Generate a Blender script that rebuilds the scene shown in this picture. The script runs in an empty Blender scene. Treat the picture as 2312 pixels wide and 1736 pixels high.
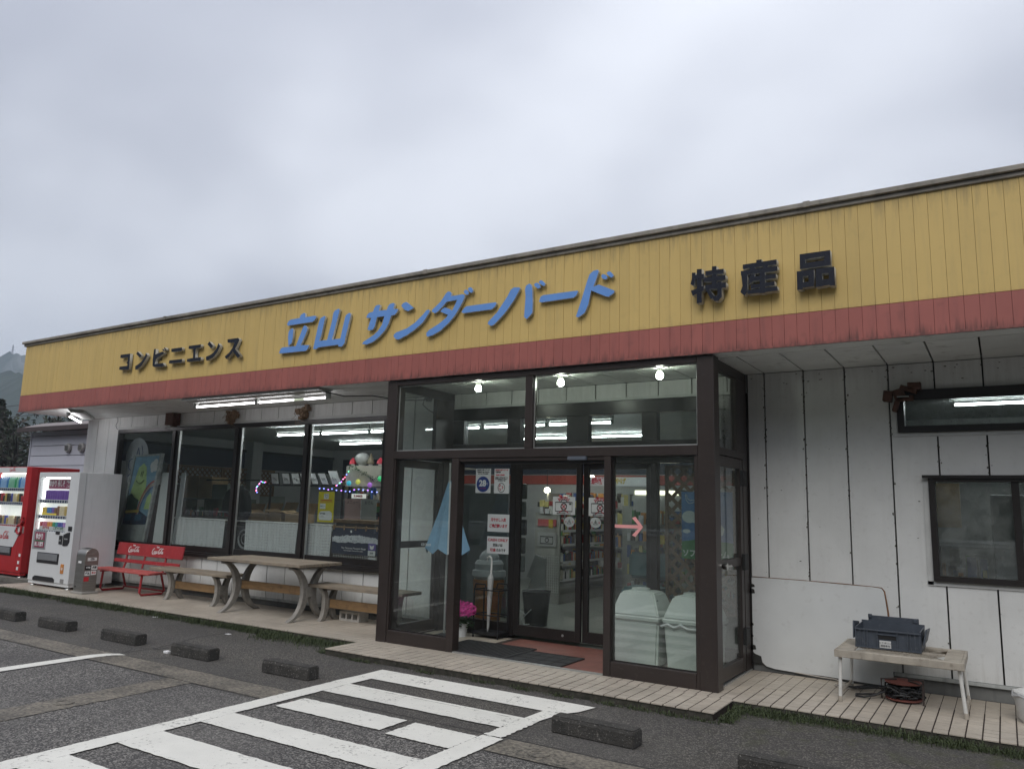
import bpy, bmesh, math, random
from mathutils import Matrix, Vector
rnd = random.Random(7)
S = bpy.context.scene
COL = S.collection
R = math.radians
# ---------------------------------------------------------------- camera
cd = bpy.data.cameras.new('camera'); cam = bpy.data.objects.new('camera', cd); COL.objects.link(cam)
cd.sensor_width = 36.0; cd.lens = 27.065; cd.clip_start = 0.05; cd.clip_end = 6000
_r = (0.84584706, 0.53281974, 0.02541392); _u = (0.0618153, -0.14523043, 0.98746493); _b = (0.52983169, -0.83367334, -0.15577915)
mw = Matrix(((_r[0], _u[0], _b[0], 0), (_r[1], _u[1], _b[1], 0), (_r[2], _u[2], _b[2], 1.5), (0, 0, 0, 1)))
cam.matrix_world = mw
S.camera = cam
# ---------------------------------------------------------------- render / exposure
S.render.engine = 'CYCLES'
S.view_settings.view_transform = 'Standard'; S.view_settings.look = 'None'
S.view_settings.exposure = 0.45; S.view_settings.gamma = 1.0; S.view_settings.use_curve_mapping = False
S.cycles.transparent_max_bounces = 32; S.cycles.max_bounces = 8; S.cycles.diffuse_bounces = 4
S.cycles.caustics_reflective = False; S.cycles.caustics_refractive = False
S.cycles.sample_clamp_indirect = 4.0
# ---------------------------------------------------------------- overcast sky
W = bpy.data.worlds.new('World'); S.world = W; W.use_nodes = True
nt = W.node_tree; nt.nodes.clear()
def wn(t, **k):
    n = nt.nodes.new(t)
    for a, v in k.items(): setattr(n, a, v)
    return n
SUN_EL, SUN_AZ = R(48), R(200)      # sun behind the clouds, behind the camera's right shoulder
sky = wn('ShaderNodeTexSky', sky_type='NISHITA', sun_disc=False, sun_elevation=SUN_EL, sun_rotation=SUN_AZ)
tc = wn('ShaderNodeTexCoord'); sep = wn('ShaderNodeSeparateXYZ'); nt.links.new(tc.outputs['Generated'], sep.inputs[0])
# cloud layer: project the view direction onto a flat sheet so the clouds flatten towards the horizon
zz = wn('ShaderNodeMath', operation='MAXIMUM'); nt.links.new(sep.outputs[2], zz.inputs[0]); zz.inputs[1].default_value = 0.0
za = wn('ShaderNodeMath', operation='ADD'); nt.links.new(zz.outputs[0], za.inputs[0]); za.inputs[1].default_value = 0.35
dv = wn('ShaderNodeVectorMath', operation='DIVIDE'); nt.links.new(tc.outputs['Generated'], dv.inputs[0])
cb = wn('ShaderNodeCombineXYZ')
for i in range(3): nt.links.new(za.outputs[0], cb.inputs[i])
nt.links.new(cb.outputs[0], dv.inputs[1])
def noise(scale, det, rough, off):
    mp = wn('ShaderNodeMapping'); mp.inputs['Location'].default_value = off
    mp.inputs['Rotation'].default_value = (0, 0, R(25)); mp.inputs['Scale'].default_value = (1.0, 1.25, 0.8)
    nt.links.new(dv.outputs[0], mp.inputs[0])
    n = wn('ShaderNodeTexNoise'); n.inputs['Scale'].default_value = scale; n.inputs['Detail'].default_value = det
    n.inputs['Roughness'].default_value = rough; n.inputs['Distortion'].default_value = 0.0
    nt.links.new(mp.outputs[0], n.inputs[0]); return n
n1 = noise(1.25, 3, 0.40, (18.8, 7.6, 0)); n2 = noise(3.2, 4, 0.45, (1.3, 2.2, 4))
mx = wn('ShaderNodeMix', data_type='FLOAT'); mx.inputs[0].default_value = 0.10
nt.links.new(n1.outputs[0], mx.inputs[2]); nt.links.new(n2.outputs[0], mx.inputs[3])
cr = wn('ShaderNodeValToRGB'); nt.links.new(mx.outputs[0], cr.inputs[0])
cr.color_ramp.interpolation = 'EASE'
cr.color_ramp.elements[0].position = 0.35; cr.color_ramp.elements[0].color = (0.375, 0.395, 0.458, 1)
cr.color_ramp.elements[1].position = 0.66; cr.color_ramp.elements[1].color = (0.66, 0.685, 0.745, 1)
# overcast skies brighten from horizon to zenith
gr = wn('ShaderNodeMapRange'); nt.links.new(sep.outputs[2], gr.inputs[0])
gr.inputs[1].default_value = 0.0; gr.inputs[2].default_value = 1.0; gr.inputs[3].default_value = 0.80; gr.inputs[4].default_value = 1.75
ml = wn('ShaderNodeVectorMath', operation='SCALE'); nt.links.new(cr.outputs[0], ml.inputs[0]); nt.links.new(gr.outputs[0], ml.inputs['Scale'])
bg1 = wn('ShaderNodeBackground'); nt.links.new(ml.outputs[0], bg1.inputs[0]); bg1.inputs[1].default_value = 0.90
bg2 = wn('ShaderNodeBackground'); nt.links.new(sky.outputs[0], bg2.inputs[0]); bg2.inputs[1].default_value = 0.05
ad = wn('ShaderNodeMixShader'); ad.inputs[0].default_value = 0.06
nt.links.new(bg1.outputs[0], ad.inputs[1]); nt.links.new(bg2.outputs[0], ad.inputs[2])
wo = wn('ShaderNodeOutputWorld'); nt.links.new(ad.outputs[0], wo.inputs[0])
sl = bpy.data.lights.new('sun', 'SUN'); sl.energy = 1.15; sl.angle = R(40); sl.color = (1.0, 0.95, 0.88)
so = bpy.data.objects.new('sun', sl); COL.objects.link(so)
_d = Vector((math.sin(R(12)) * math.cos(SUN_EL), -math.cos(R(12)) * math.cos(SUN_EL), math.sin(SUN_EL)))
so.rotation_euler = _d.to_track_quat('Z', 'Y').to_euler(); so.location = (0, -20, 20)

# ================================================================ materials
MATS = {}
def mat(name, col, rough=0.6, metal=0.0, var=0.12, scale=6.0, bump=0.0, bscale=80.0, streak=0.0, streakcol=(0.02, 0.02, 0.02),
        emit=0.0, col2=None, piece=0.0, speck=0.0, speckcol=(0.02, 0.02, 0.02), speckscale=40.0, stretch=(1, 1, 1), spec=0.5, trans=0.0, zdirt=()):
    if name in MATS: return MATS[name]
    m = bpy.data.materials.new(name); m.use_nodes = True; MATS[name] = m
    t = m.node_tree; N = t.nodes; L = t.links; N.clear()
    out = N.new('ShaderNodeOutputMaterial'); p = N.new('ShaderNodeBsdfPrincipled'); L.new(p.outputs[0], out.inputs[0])
    p.inputs['Roughness'].default_value = rough; p.inputs['Metallic'].default_value = metal
    p.inputs['Specular IOR Level'].default_value = spec
    g = N.new('ShaderNodeNewGeometry')
    mp = N.new('ShaderNodeMapping'); mp.inputs['Scale'].default_value = stretch; L.new(g.outputs['Position'], mp.inputs[0])
    n = N.new('ShaderNodeTexNoise'); n.inputs['Scale'].default_value = scale; n.inputs['Detail'].default_value = 6; n.inputs['Roughness'].default_value = 0.6
    L.new(mp.outputs[0], n.inputs[0])
    rp = N.new('ShaderNodeMapRange'); L.new(n.outputs[0], rp.inputs[0]); rp.inputs[1].default_value = 0.3; rp.inputs[2].default_value = 0.7
    mc = N.new('ShaderNodeMix'); mc.data_type = 'RGBA'; L.new(rp.outputs[0], mc.inputs[0])
    c2 = col2 if col2 else tuple(c * (1 - var) for c in col)
    c1 = col if col2 else tuple(min(1, c * (1 + var * 0.6)) for c in col)
    mc.inputs[6].default_value = (*c1, 1); mc.inputs[7].default_value = (*c2, 1)
    cur = mc.outputs[2]
    if piece > 0:
        oi = N.new('ShaderNodeObjectInfo'); r2 = N.new('ShaderNodeMapRange'); L.new(oi.outputs['Random'], r2.inputs[0])
        r2.inputs[3].default_value = 1 - piece; r2.inputs[4].default_value = 1 + piece * 0.6
        sc = N.new('ShaderNodeVectorMath'); sc.operation = 'SCALE'; L.new(cur, sc.inputs[0]); L.new(r2.outputs[0], sc.inputs['Scale']); cur = sc.outputs[0]
    if streak > 0:
        m2 = N.new('ShaderNodeMapping'); m2.inputs['Scale'].default_value = (9, 9, 0.8); L.new(g.outputs['Position'], m2.inputs[0])
        ns = N.new('ShaderNodeTexNoise'); ns.inputs['Scale'].default_value = 2.2; ns.inputs['Detail'].default_value = 5; L.new(m2.outputs[0], ns.inputs[0])
        rs = N.new('ShaderNodeMapRange'); L.new(ns.outputs[0], rs.inputs[0]); rs.inputs[1].default_value = 0.52; rs.inputs[2].default_value = 0.75; rs.inputs[4].default_value = streak
        ms = N.new('ShaderNodeMix'); ms.data_type = 'RGBA'; L.new(rs.outputs[0], ms.inputs[0]); L.new(cur, ms.inputs[6]); ms.inputs[7].default_value = (*streakcol, 1); cur = ms.outputs[2]
    for (za_, zb_, st_, cc_) in zdirt:        # grime that gathers along an edge, broken into vertical runs
        sp_ = N.new('ShaderNodeSeparateXYZ'); L.new(g.outputs['Position'], sp_.inputs[0]); rz_ = N.new('ShaderNodeMapRange'); L.new(sp_.outputs[2], rz_.inputs[0]); rz_.inputs[1].default_value = za_; rz_.inputs[2].default_value = zb_
        m3 = N.new('ShaderNodeMapping'); m3.inputs['Scale'].default_value = (16, 16, 1.2); L.new(g.outputs['Position'], m3.inputs[0]); n3 = N.new('ShaderNodeTexNoise'); n3.inputs['Scale'].default_value = 1.6; n3.inputs['Detail'].default_value = 7; n3.inputs['Roughness'].default_value = .7; L.new(m3.outputs[0], n3.inputs[0])
        m4 = N.new('ShaderNodeMath'); m4.operation = 'MULTIPLY_ADD'; L.new(rz_.outputs[0], m4.inputs[0]); m4.inputs[1].default_value = .34; L.new(n3.outputs[0], m4.inputs[2])
        r4 = N.new('ShaderNodeMapRange'); L.new(m4.outputs[0], r4.inputs[0]); r4.inputs[1].default_value = .66; r4.inputs[2].default_value = .92; r4.inputs[4].default_value = st_
        x4 = N.new('ShaderNodeMix'); x4.data_type = 'RGBA'; L.new(r4.outputs[0], x4.inputs[0]); L.new(cur, x4.inputs[6]); x4.inputs[7].default_value = (*cc_, 1); cur = x4.outputs[2]
    if speck > 0:
        nk = N.new('ShaderNodeTexNoise'); nk.inputs['Scale'].default_value = speckscale; nk.inputs['Detail'].default_value = 4; L.new(g.outputs['Position'], nk.inputs[0])
        rk = N.new('ShaderNodeMapRange'); L.new(nk.outputs[0], rk.inputs[0]); rk.inputs[1].default_value = 0.60; rk.inputs[2].default_value = 0.68; rk.inputs[4].default_value = speck
        mk = N.new('ShaderNodeMix'); mk.data_type = 'RGBA'; L.new(rk.outputs[0], mk.inputs[0]); L.new(cur, mk.inputs[6]); mk.inputs[7].default_value = (*speckcol, 1); cur = mk.outputs[2]
    L.new(cur, p.inputs['Base Color'])
    if bump > 0:
        nb = N.new('ShaderNodeTexNoise'); nb.inputs['Scale'].default_value = bscale; nb.inputs['Detail'].default_value = 4; L.new(g.outputs['Position'], nb.inputs[0])
        b = N.new('ShaderNodeBump'); b.inputs['Strength'].default_value = bump; b.inputs['Distance'].default_value = 0.01; L.new(nb.outputs[0], b.inputs['Height']); L.new(b.outputs[0], p.inputs['Normal'])
    if emit > 0:
        p.inputs['Emission Color'].default_value = (*col, 1); p.inputs['Emission Strength'].default_value = emit
    if trans > 0:
        tr = N.new('ShaderNodeBsdfTransparent'); mxs = N.new('ShaderNodeMixShader'); mxs.inputs[0].default_value = trans
        L.new(p.outputs[0], mxs.inputs[1]); L.new(tr.outputs[0], mxs.inputs[2]); L.new(mxs.outputs[0], out.inputs[0])
    return m
def glass(name, tint=(0.86, 0.89, 0.88), dirt=0.03, refl=1.0, rough=0.0, grime=0.0):
    m = bpy.data.materials.new(name); m.use_nodes = True; t = m.node_tree; N = t.nodes; L = t.links; N.clear()
    out = N.new('ShaderNodeOutputMaterial')
    tr = N.new('ShaderNodeBsdfTransparent'); tr.inputs[0].default_value = (*tint, 1)
    gl = N.new('ShaderNodeBsdfGlossy'); gl.inputs['Roughness'].default_value = rough; gl.inputs[0].default_value = (1, 1, 1, 1)
    g = N.new('ShaderNodeNewGeometry')
    dot = N.new('ShaderNodeVectorMath'); dot.operation = 'DOT_PRODUCT'; L.new(g.outputs['Incoming'], dot.inputs[0]); L.new(g.outputs['Normal'], dot.inputs[1])
    ab = N.new('ShaderNodeMath'); ab.operation = 'ABSOLUTE'; L.new(dot.outputs['Value'], ab.inputs[0])
    su = N.new('ShaderNodeMath'); su.operation = 'SUBTRACT'; su.inputs[0].default_value = 1; L.new(ab.outputs[0], su.inputs[1])
    pw = N.new('ShaderNodeMath'); pw.operation = 'POWER'; L.new(su.outputs[0], pw.inputs[0]); pw.inputs[1].default_value = 5
    ma = N.new('ShaderNodeMath'); ma.operation = 'MULTIPLY_ADD'; L.new(pw.outputs[0], ma.inputs[0]); ma.inputs[1].default_value = 0.96; ma.inputs[2].default_value = 0.04 * refl
    mx = N.new('ShaderNodeMixShader'); L.new(ma.outputs[0], mx.inputs[0]); L.new(tr.outputs[0], mx.inputs[1]); L.new(gl.outputs[0], mx.inputs[2])
    df = N.new('ShaderNodeBsdfDiffuse'); df.inputs[0].default_value = (0.5, 0.52, 0.5, 1)
    n = N.new('ShaderNodeTexNoise'); n.inputs['Scale'].default_value = 5; n.inputs['Detail'].default_value = 8; n.inputs['Roughness'].default_value = 0.7; L.new(g.outputs['Position'], n.inputs[0])
    rp = N.new('ShaderNodeMapRange'); L.new(n.outputs[0], rp.inputs[0]); rp.inputs[1].default_value = 0.4; rp.inputs[2].default_value = 0.75; rp.inputs[3].default_value = dirt * 0.4; rp.inputs[4].default_value = dirt + grime
    n2 = N.new('ShaderNodeTexNoise'); n2.inputs['Scale'].default_value = 55; n2.inputs['Detail'].default_value = 2; L.new(g.outputs['Position'], n2.inputs[0])
    r2 = N.new('ShaderNodeMapRange'); L.new(n2.outputs[0], r2.inputs[0]); r2.inputs[1].default_value = 0.66; r2.inputs[2].default_value = 0.74; r2.inputs[4].default_value = dirt * 2.5
    sm = N.new('ShaderNodeMath'); sm.operation = 'ADD'; L.new(rp.outputs[0], sm.inputs[0]); L.new(r2.outputs[0], sm.inputs[1])
    m2 = N.new('ShaderNodeMixShader'); L.new(sm.outputs[0], m2.inputs[0]); L.new(mx.outputs[0], m2.inputs[1]); L.new(df.outputs[0], m2.inputs[2])
    L.new(m2.outputs[0], out.inputs[0]); MATS[name] = m; return m
def emis(name, col, st):
    if name in MATS: return MATS[name]
    m = bpy.data.materials.new(name); m.use_nodes = True; t = m.node_tree; t.nodes.clear()
    e = t.nodes.new('ShaderNodeEmission'); e.inputs[0].default_value = (*col, 1); e.inputs[1].default_value = st
    o = t.nodes.new('ShaderNodeOutputMaterial'); t.links.new(e.outputs[0], o.inputs[0]); MATS[name] = m; return m

# ================================================================ mesh helpers
ORG = {}
def thing(name, label, cat, loc=(0, 0, 0), rz=0.0, group=None, kind=None):
    o = bpy.data.objects.new(name, None); COL.objects.link(o); o.empty_display_size = 0.1
    o.location = loc; o.rotation_euler = (0, 0, rz); o['label'] = label; o['category'] = cat
    if group: o['group'] = group
    if kind: o['kind'] = kind
    ORG[o.name] = Matrix.Translation(loc) @ Matrix.Rotation(rz, 4, 'Z')
    return o
def tag(o, label, cat=None, group=None, kind=None):
    o['label'] = label
    if cat: o['category'] = cat
    if group: o['group'] = group
    if kind: o['kind'] = kind
    return o
def link(name, me, parent=None, loc=None):
    o = bpy.data.objects.new(name, me); COL.objects.link(o)
    if parent is not None: o.parent = parent
    if loc is not None: o.location = loc
    ORG[o.name] = (ORG[parent.name] if parent is not None else Matrix()) @ Matrix.Translation(o.location)
    return o
class MB:
    def __init__(s): s.v = []; s.f = []; s.m = []
    def box(s, x0, x1, y0, y1, z0, z1, m=0):
        b = len(s.v); s.v += [(x, y, z) for z in (z0, z1) for y in (y0, y1) for x in (x0, x1)]
        for q in ((0, 2, 3, 1), (4, 5, 7, 6), (0, 1, 5, 4), (2, 6, 7, 3), (0, 4, 6, 2), (1, 3, 7, 5)):
            s.f.append(tuple(b + i for i in q)); s.m.append(m)
        return s
    def poly(s, pts, m=0):
        b = len(s.v); s.v += [tuple(p) for p in pts]; s.f.append(tuple(range(b, b + len(pts)))); s.m.append(m); return s
    def prism(s, pts, vec, m=0, mside=None):
        """pts: 3-D outline, extruded along vec"""
        b = len(s.v); n = len(pts); vec = Vector(vec)
        s.v += [tuple(p) for p in pts] + [tuple(Vector(p) + vec) for p in pts]
        s.f.append(tuple(range(b, b + n))); s.m.append(m); s.f.append(tuple(range(b + 2 * n - 1, b + n - 1, -1))); s.m.append(m)
        for i in range(n):
            j = (i + 1) % n; s.f.append((b + i, b + n + i, b + n + j, b + j)); s.m.append(m if mside is None else mside)
        return s
    def tube(s, pts, r, n=8, m=0, closed=False):
        pts = [Vector(p) for p in pts]; b = len(s.v); K = len(pts); up = Vector((0, 0, 1))
        rr = r if isinstance(r, (list, tuple)) else [r] * K
        for i, p in enumerate(pts):
            a = pts[(i - 1) % K] if (closed or i > 0) else p; c = pts[(i + 1) % K] if (closed or i < K - 1) else p
            t = (c - a); t = t.normalized() if t.length > 1e-9 else Vector((0, 0, 1))
            u = up if abs(t.dot(up)) < 0.95 else Vector((1, 0, 0))
            x = t.cross(u).normalized(); y = x.cross(t)
            for k in range(n):
                an = 2 * math.pi * k / n; s.v.append(tuple(p + (x * math.cos(an) + y * math.sin(an)) * rr[i]))
        for i in range(K if closed else K - 1):
            j = (i + 1) % K
            for k in range(n):
                l = (k + 1) % n; s.f.append((b + i * n + k, b + i * n + l, b + j * n + l, b + j * n + k)); s.m.append(m)
        if not closed:
            s.f.append(tuple(b + k for k in range(n))); s.m.append(m); s.f.append(tuple(b + (K - 1) * n + k for k in reversed(range(n)))); s.m.append(m)
        return s
    def lathe(s, prof, cx, cy, n=20, m=0, sx=1.0, sy=1.0):
        """prof: list of (radius, z)"""
        b = len(s.v)
        for (r, z) in prof:
            for k in range(n):
                a = 2 * math.pi * k / n; s.v.append((cx + r * sx * math.cos(a), cy + r * sy * math.sin(a), z))
        for i in range(len(prof) - 1):
            for k in range(n):
                l = (k + 1) % n; s.f.append((b + i * n + k, b + i * n + l, b + (i + 1) * n + l, b + (i + 1) * n + k)); s.m.append(m)
        s.f.append(tuple(b + k for k in reversed(range(n)))); s.m.append(m)
        s.f.append(tuple(b + (len(prof) - 1) * n + k for k in range(n))); s.m.append(m)
        return s
    def mesh(s, name, mats, bevel=0.0, smooth=False, seg=1, recalc=True):
        me = bpy.data.meshes.new(name); me.from_pydata(s.v, [], s.f)
        for i, p in enumerate(me.polygons): p.material_index = s.m[i]
        for mm in (mats if isinstance(mats, (list, tuple)) else [mats]): me.materials.append(mm)
        bm = bmesh.new(); bm.from_mesh(me)
        if recalc: bmesh.ops.recalc_face_normals(bm, faces=bm.faces)
        if bevel > 0: bmesh.ops.bevel(bm, geom=list(bm.edges), offset=bevel, segments=seg, affect='EDGES', clamp_overlap=True)
        bm.to_mesh(me); bm.free()
        if smooth:
            for p in me.polygons: p.use_smooth = True
            me.set_sharp_from_angle(angle=R(35))
        return me
    def build(s, name, mats, parent=None, bevel=0.0, smooth=False, seg=1, recalc=True):
        """vertices are given in world coordinates; they are moved into the parent's frame"""
        me = s.mesh(name, mats, bevel, smooth, seg, recalc)
        if parent is not None: me.transform(ORG[parent.name].inverted())
        return link(name, me, parent)
def bx(name, m, parent, x0, x1, y0, y1, z0, z1, bevel=0.0):
    return MB().box(x0, x1, y0, y1, z0, z1).build(name, m, parent, bevel=bevel)
def children(o): return [c for c in bpy.data.objects if c.parent == o]
def copy_tree(root, loc, rz=None, label=None):
    kids = {}
    for o in bpy.data.objects:
        if o.parent: kids.setdefault(o.parent.name, []).append(o)
    def rec(o, par):
        c = o.copy(); COL.objects.link(c)
        if par is not None: c.parent = par
        for k in kids.get(o.name, []): rec(k, c)
        return c
    c = rec(root, None); c.location = loc
    if rz is not None: c.rotation_euler = (0, 0, rz)
    if label: c['label'] = label
    return c
_tc = {}
def text_mesh(txt, size, thick=0.0006, bold=0.0, shear=0.0, spacing=1.0):
    cu = bpy.data.curves.new('lettering', 'FONT'); cu.body = txt; cu.size = size; cu.extrude = thick; cu.offset = bold; cu.shear = shear
    cu.align_x = 'CENTER'; cu.align_y = 'CENTER'; cu.resolution_u = 3; cu.space_character = spacing
    o = bpy.data.objects.new('tmp_text', cu); COL.objects.link(o)
    me = bpy.data.meshes.new_from_object(o); bpy.data.objects.remove(o); bpy.data.curves.remove(cu)
    return me
def text(txt, size, x, y, z, m, parent, bold=0.0, width=None, facing='-y', tilt=0.0, shear=0.0, thick=0.0006):
    """raised print: lettering facing the car park (-y) unless told otherwise"""
    me = text_mesh(txt, size, bold=bold, shear=shear, thick=thick)
    if width and len(me.vertices):
        xs = [v.co.x for v in me.vertices]; w = max(xs) - min(xs)
        if w > 0: me.transform(Matrix.Scale(width / w, 4, (1, 0, 0)))
    rot = {'-y': Matrix.Rotation(R(90), 4, 'X'), '+x': Matrix.Rotation(R(90), 4, 'Z') @ Matrix.Rotation(R(90), 4, 'X')}[facing]
    mt = Matrix.Translation((x, y, z)) @ (Matrix.Rotation(tilt, 4, 'Y') if tilt else Matrix()) @ rot
    me.transform(mt if parent is None else ORG[parent.name].inverted() @ mt)
    me.materials.clear(); me.materials.append(m)
    return link('lettering', me, parent)
def fill_shape(polys, depth, name='shape'):
    """polys: outlines [(x, z)...] (holes included); prism of given depth, front face at y = 0 going +y"""
    cu = bpy.data.curves.new(name, 'CURVE'); cu.dimensions = '2D'; cu.fill_mode = 'BOTH'; cu.extrude = depth / 2
    for p in polys:
        sp = cu.splines.new('POLY'); sp.points.add(len(p) - 1)
        for i, (x, z) in enumerate(p): sp.points[i].co = (x, z, 0, 1)
        sp.use_cyclic_u = True
    o = bpy.data.objects.new('tmp_shape', cu); COL.objects.link(o)
    me = bpy.data.meshes.new_from_object(o); bpy.data.objects.remove(o); bpy.data.curves.remove(cu)
    me.transform(Matrix.Translation((0, depth / 2, 0)) @ Matrix.Rotation(R(90), 4, 'X'))
    return me
# script-lettering brush: ribbons of varying width joined into one mesh (drink logo)
def brush(paths, y, m, parent, name='logo', org=(0, 0), k=1.0, th=0.0008):
    b = MB()
    for n_, pts in enumerate(paths):
        P = []
        for i in range(len(pts) - 1):          # catmull-rom
            p0 = pts[max(i - 1, 0)]; p1 = pts[i]; p2 = pts[i + 1]; p3 = pts[min(i + 2, len(pts) - 1)]
            for q in range(5):
                t = q / 5.0
                P.append(tuple(0.5 * ((2 * p1[c]) + (-p0[c] + p2[c]) * t + (2 * p0[c] - 5 * p1[c] + 4 * p2[c] - p3[c]) * t * t + (-p0[c] + 3 * p1[c] - 3 * p2[c] + p3[c]) * t ** 3) for c in range(3)))
        P.append(tuple(pts[-1]))
        Lp = []; Rp = []
        for i, (x, z, w) in enumerate(P):
            a = P[max(i - 1, 0)]; c = P[min(i + 1, len(P) - 1)]; dx, dz = c[0] - a[0], c[1] - a[1]; l = math.hypot(dx, dz) or 1
            nx, nz = -dz / l, dx / l; w = max(w, 0.01)
            Lp.append((x + nx * w / 2, z + nz * w / 2)); Rp.append((x - nx * w / 2, z - nz * w / 2))
        yy = y - 0.0003 * n_
        for i in range(len(P) - 1):
            q = [Lp[i], Lp[i + 1], Rp[i + 1], Rp[i]]
            b.poly([(org[0] + a * k, yy, org[1] + c * k) for a, c in q])
    return b.build(name, m, parent, recalc=False)
COCA = [  # flowing "Coca-Cola" in script, unit: total width ~ 10, height ~ 3.3
    [(2.0, 2.5, .1), (1.7, 2.9, .3), (1.1, 2.8, .35), (0.5, 2.1, .4), (0.2, 1.2, .4), (0.5, 0.5, .35), (1.1, 0.5, .25), (1.7, 1.0, .15)],
    [(0.3, 0.5, .1), (0.9, 0.05, .2), (1.9, 0.1, .22), (2.8, 0.35, .2), (3.5, 0.2, .1)],
    [(2.3, 1.7, .2), (1.8, 1.4, .3), (1.75, 0.85, .3), (2.1, 0.65, .25), (2.5, 0.95, .25), (2.5, 1.5, .22), (2.2, 1.75, .2)],
    [(3.3, 1.6, .25), (2.95, 1.65, .2), (2.75, 1.1, .3), (2.95, 0.65, .3), (3.4, 0.85, .2), (3.7, 1.1, .12)],
    [(4.2, 1.65, .2), (3.8, 1.6, .25), (3.65, 1.0, .3), (3.85, 0.65, .28), (4.2, 1.1, .2), (4.35, 1.75, .25), (4.25, 0.95, .3), (4.45, 0.7, .25), (4.8, 1.0, .12)],
    [(4.7, 1.35, .15), (5.2, 1.45, .2)],
    [(7.0, 2.5, .1), (6.6, 2.95, .3), (6.0, 2.7, .35), (5.5, 1.9, .4), (5.4, 1.0, .4), (5.8, 0.55, .35), (6.4, 0.8, .2)],
    [(6.2, 2.9, .1), (6.9, 3.2, .2), (7.8, 3.0, .22), (8.6, 3.1, .2), (9.4, 2.9, .08)],
    [(6.9, 1.7, .2), (6.5, 1.4, .3), (6.45, 0.85, .3), (6.8, 0.65, .25), (7.15, 0.95, .25), (7.15, 1.5, .22), (6.9, 1.75, .2)],
    [(7.4, 1.2, .12), (7.9, 2.1, .22), (8.0, 2.7, .25), (7.75, 2.4, .3), (7.55, 1.2, .32), (7.75, 0.7, .28), (8.1, 1.0, .12)],
    [(8.85, 1.65, .2), (8.4, 1.6, .25), (8.25, 1.0, .3), (8.45, 0.65, .28), (8.8, 1.1, .2), (9.0, 1.75, .25), (8.9, 0.95, .3), (9.1, 0.7, .25), (9.5, 1.0, .1)],
]
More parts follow.
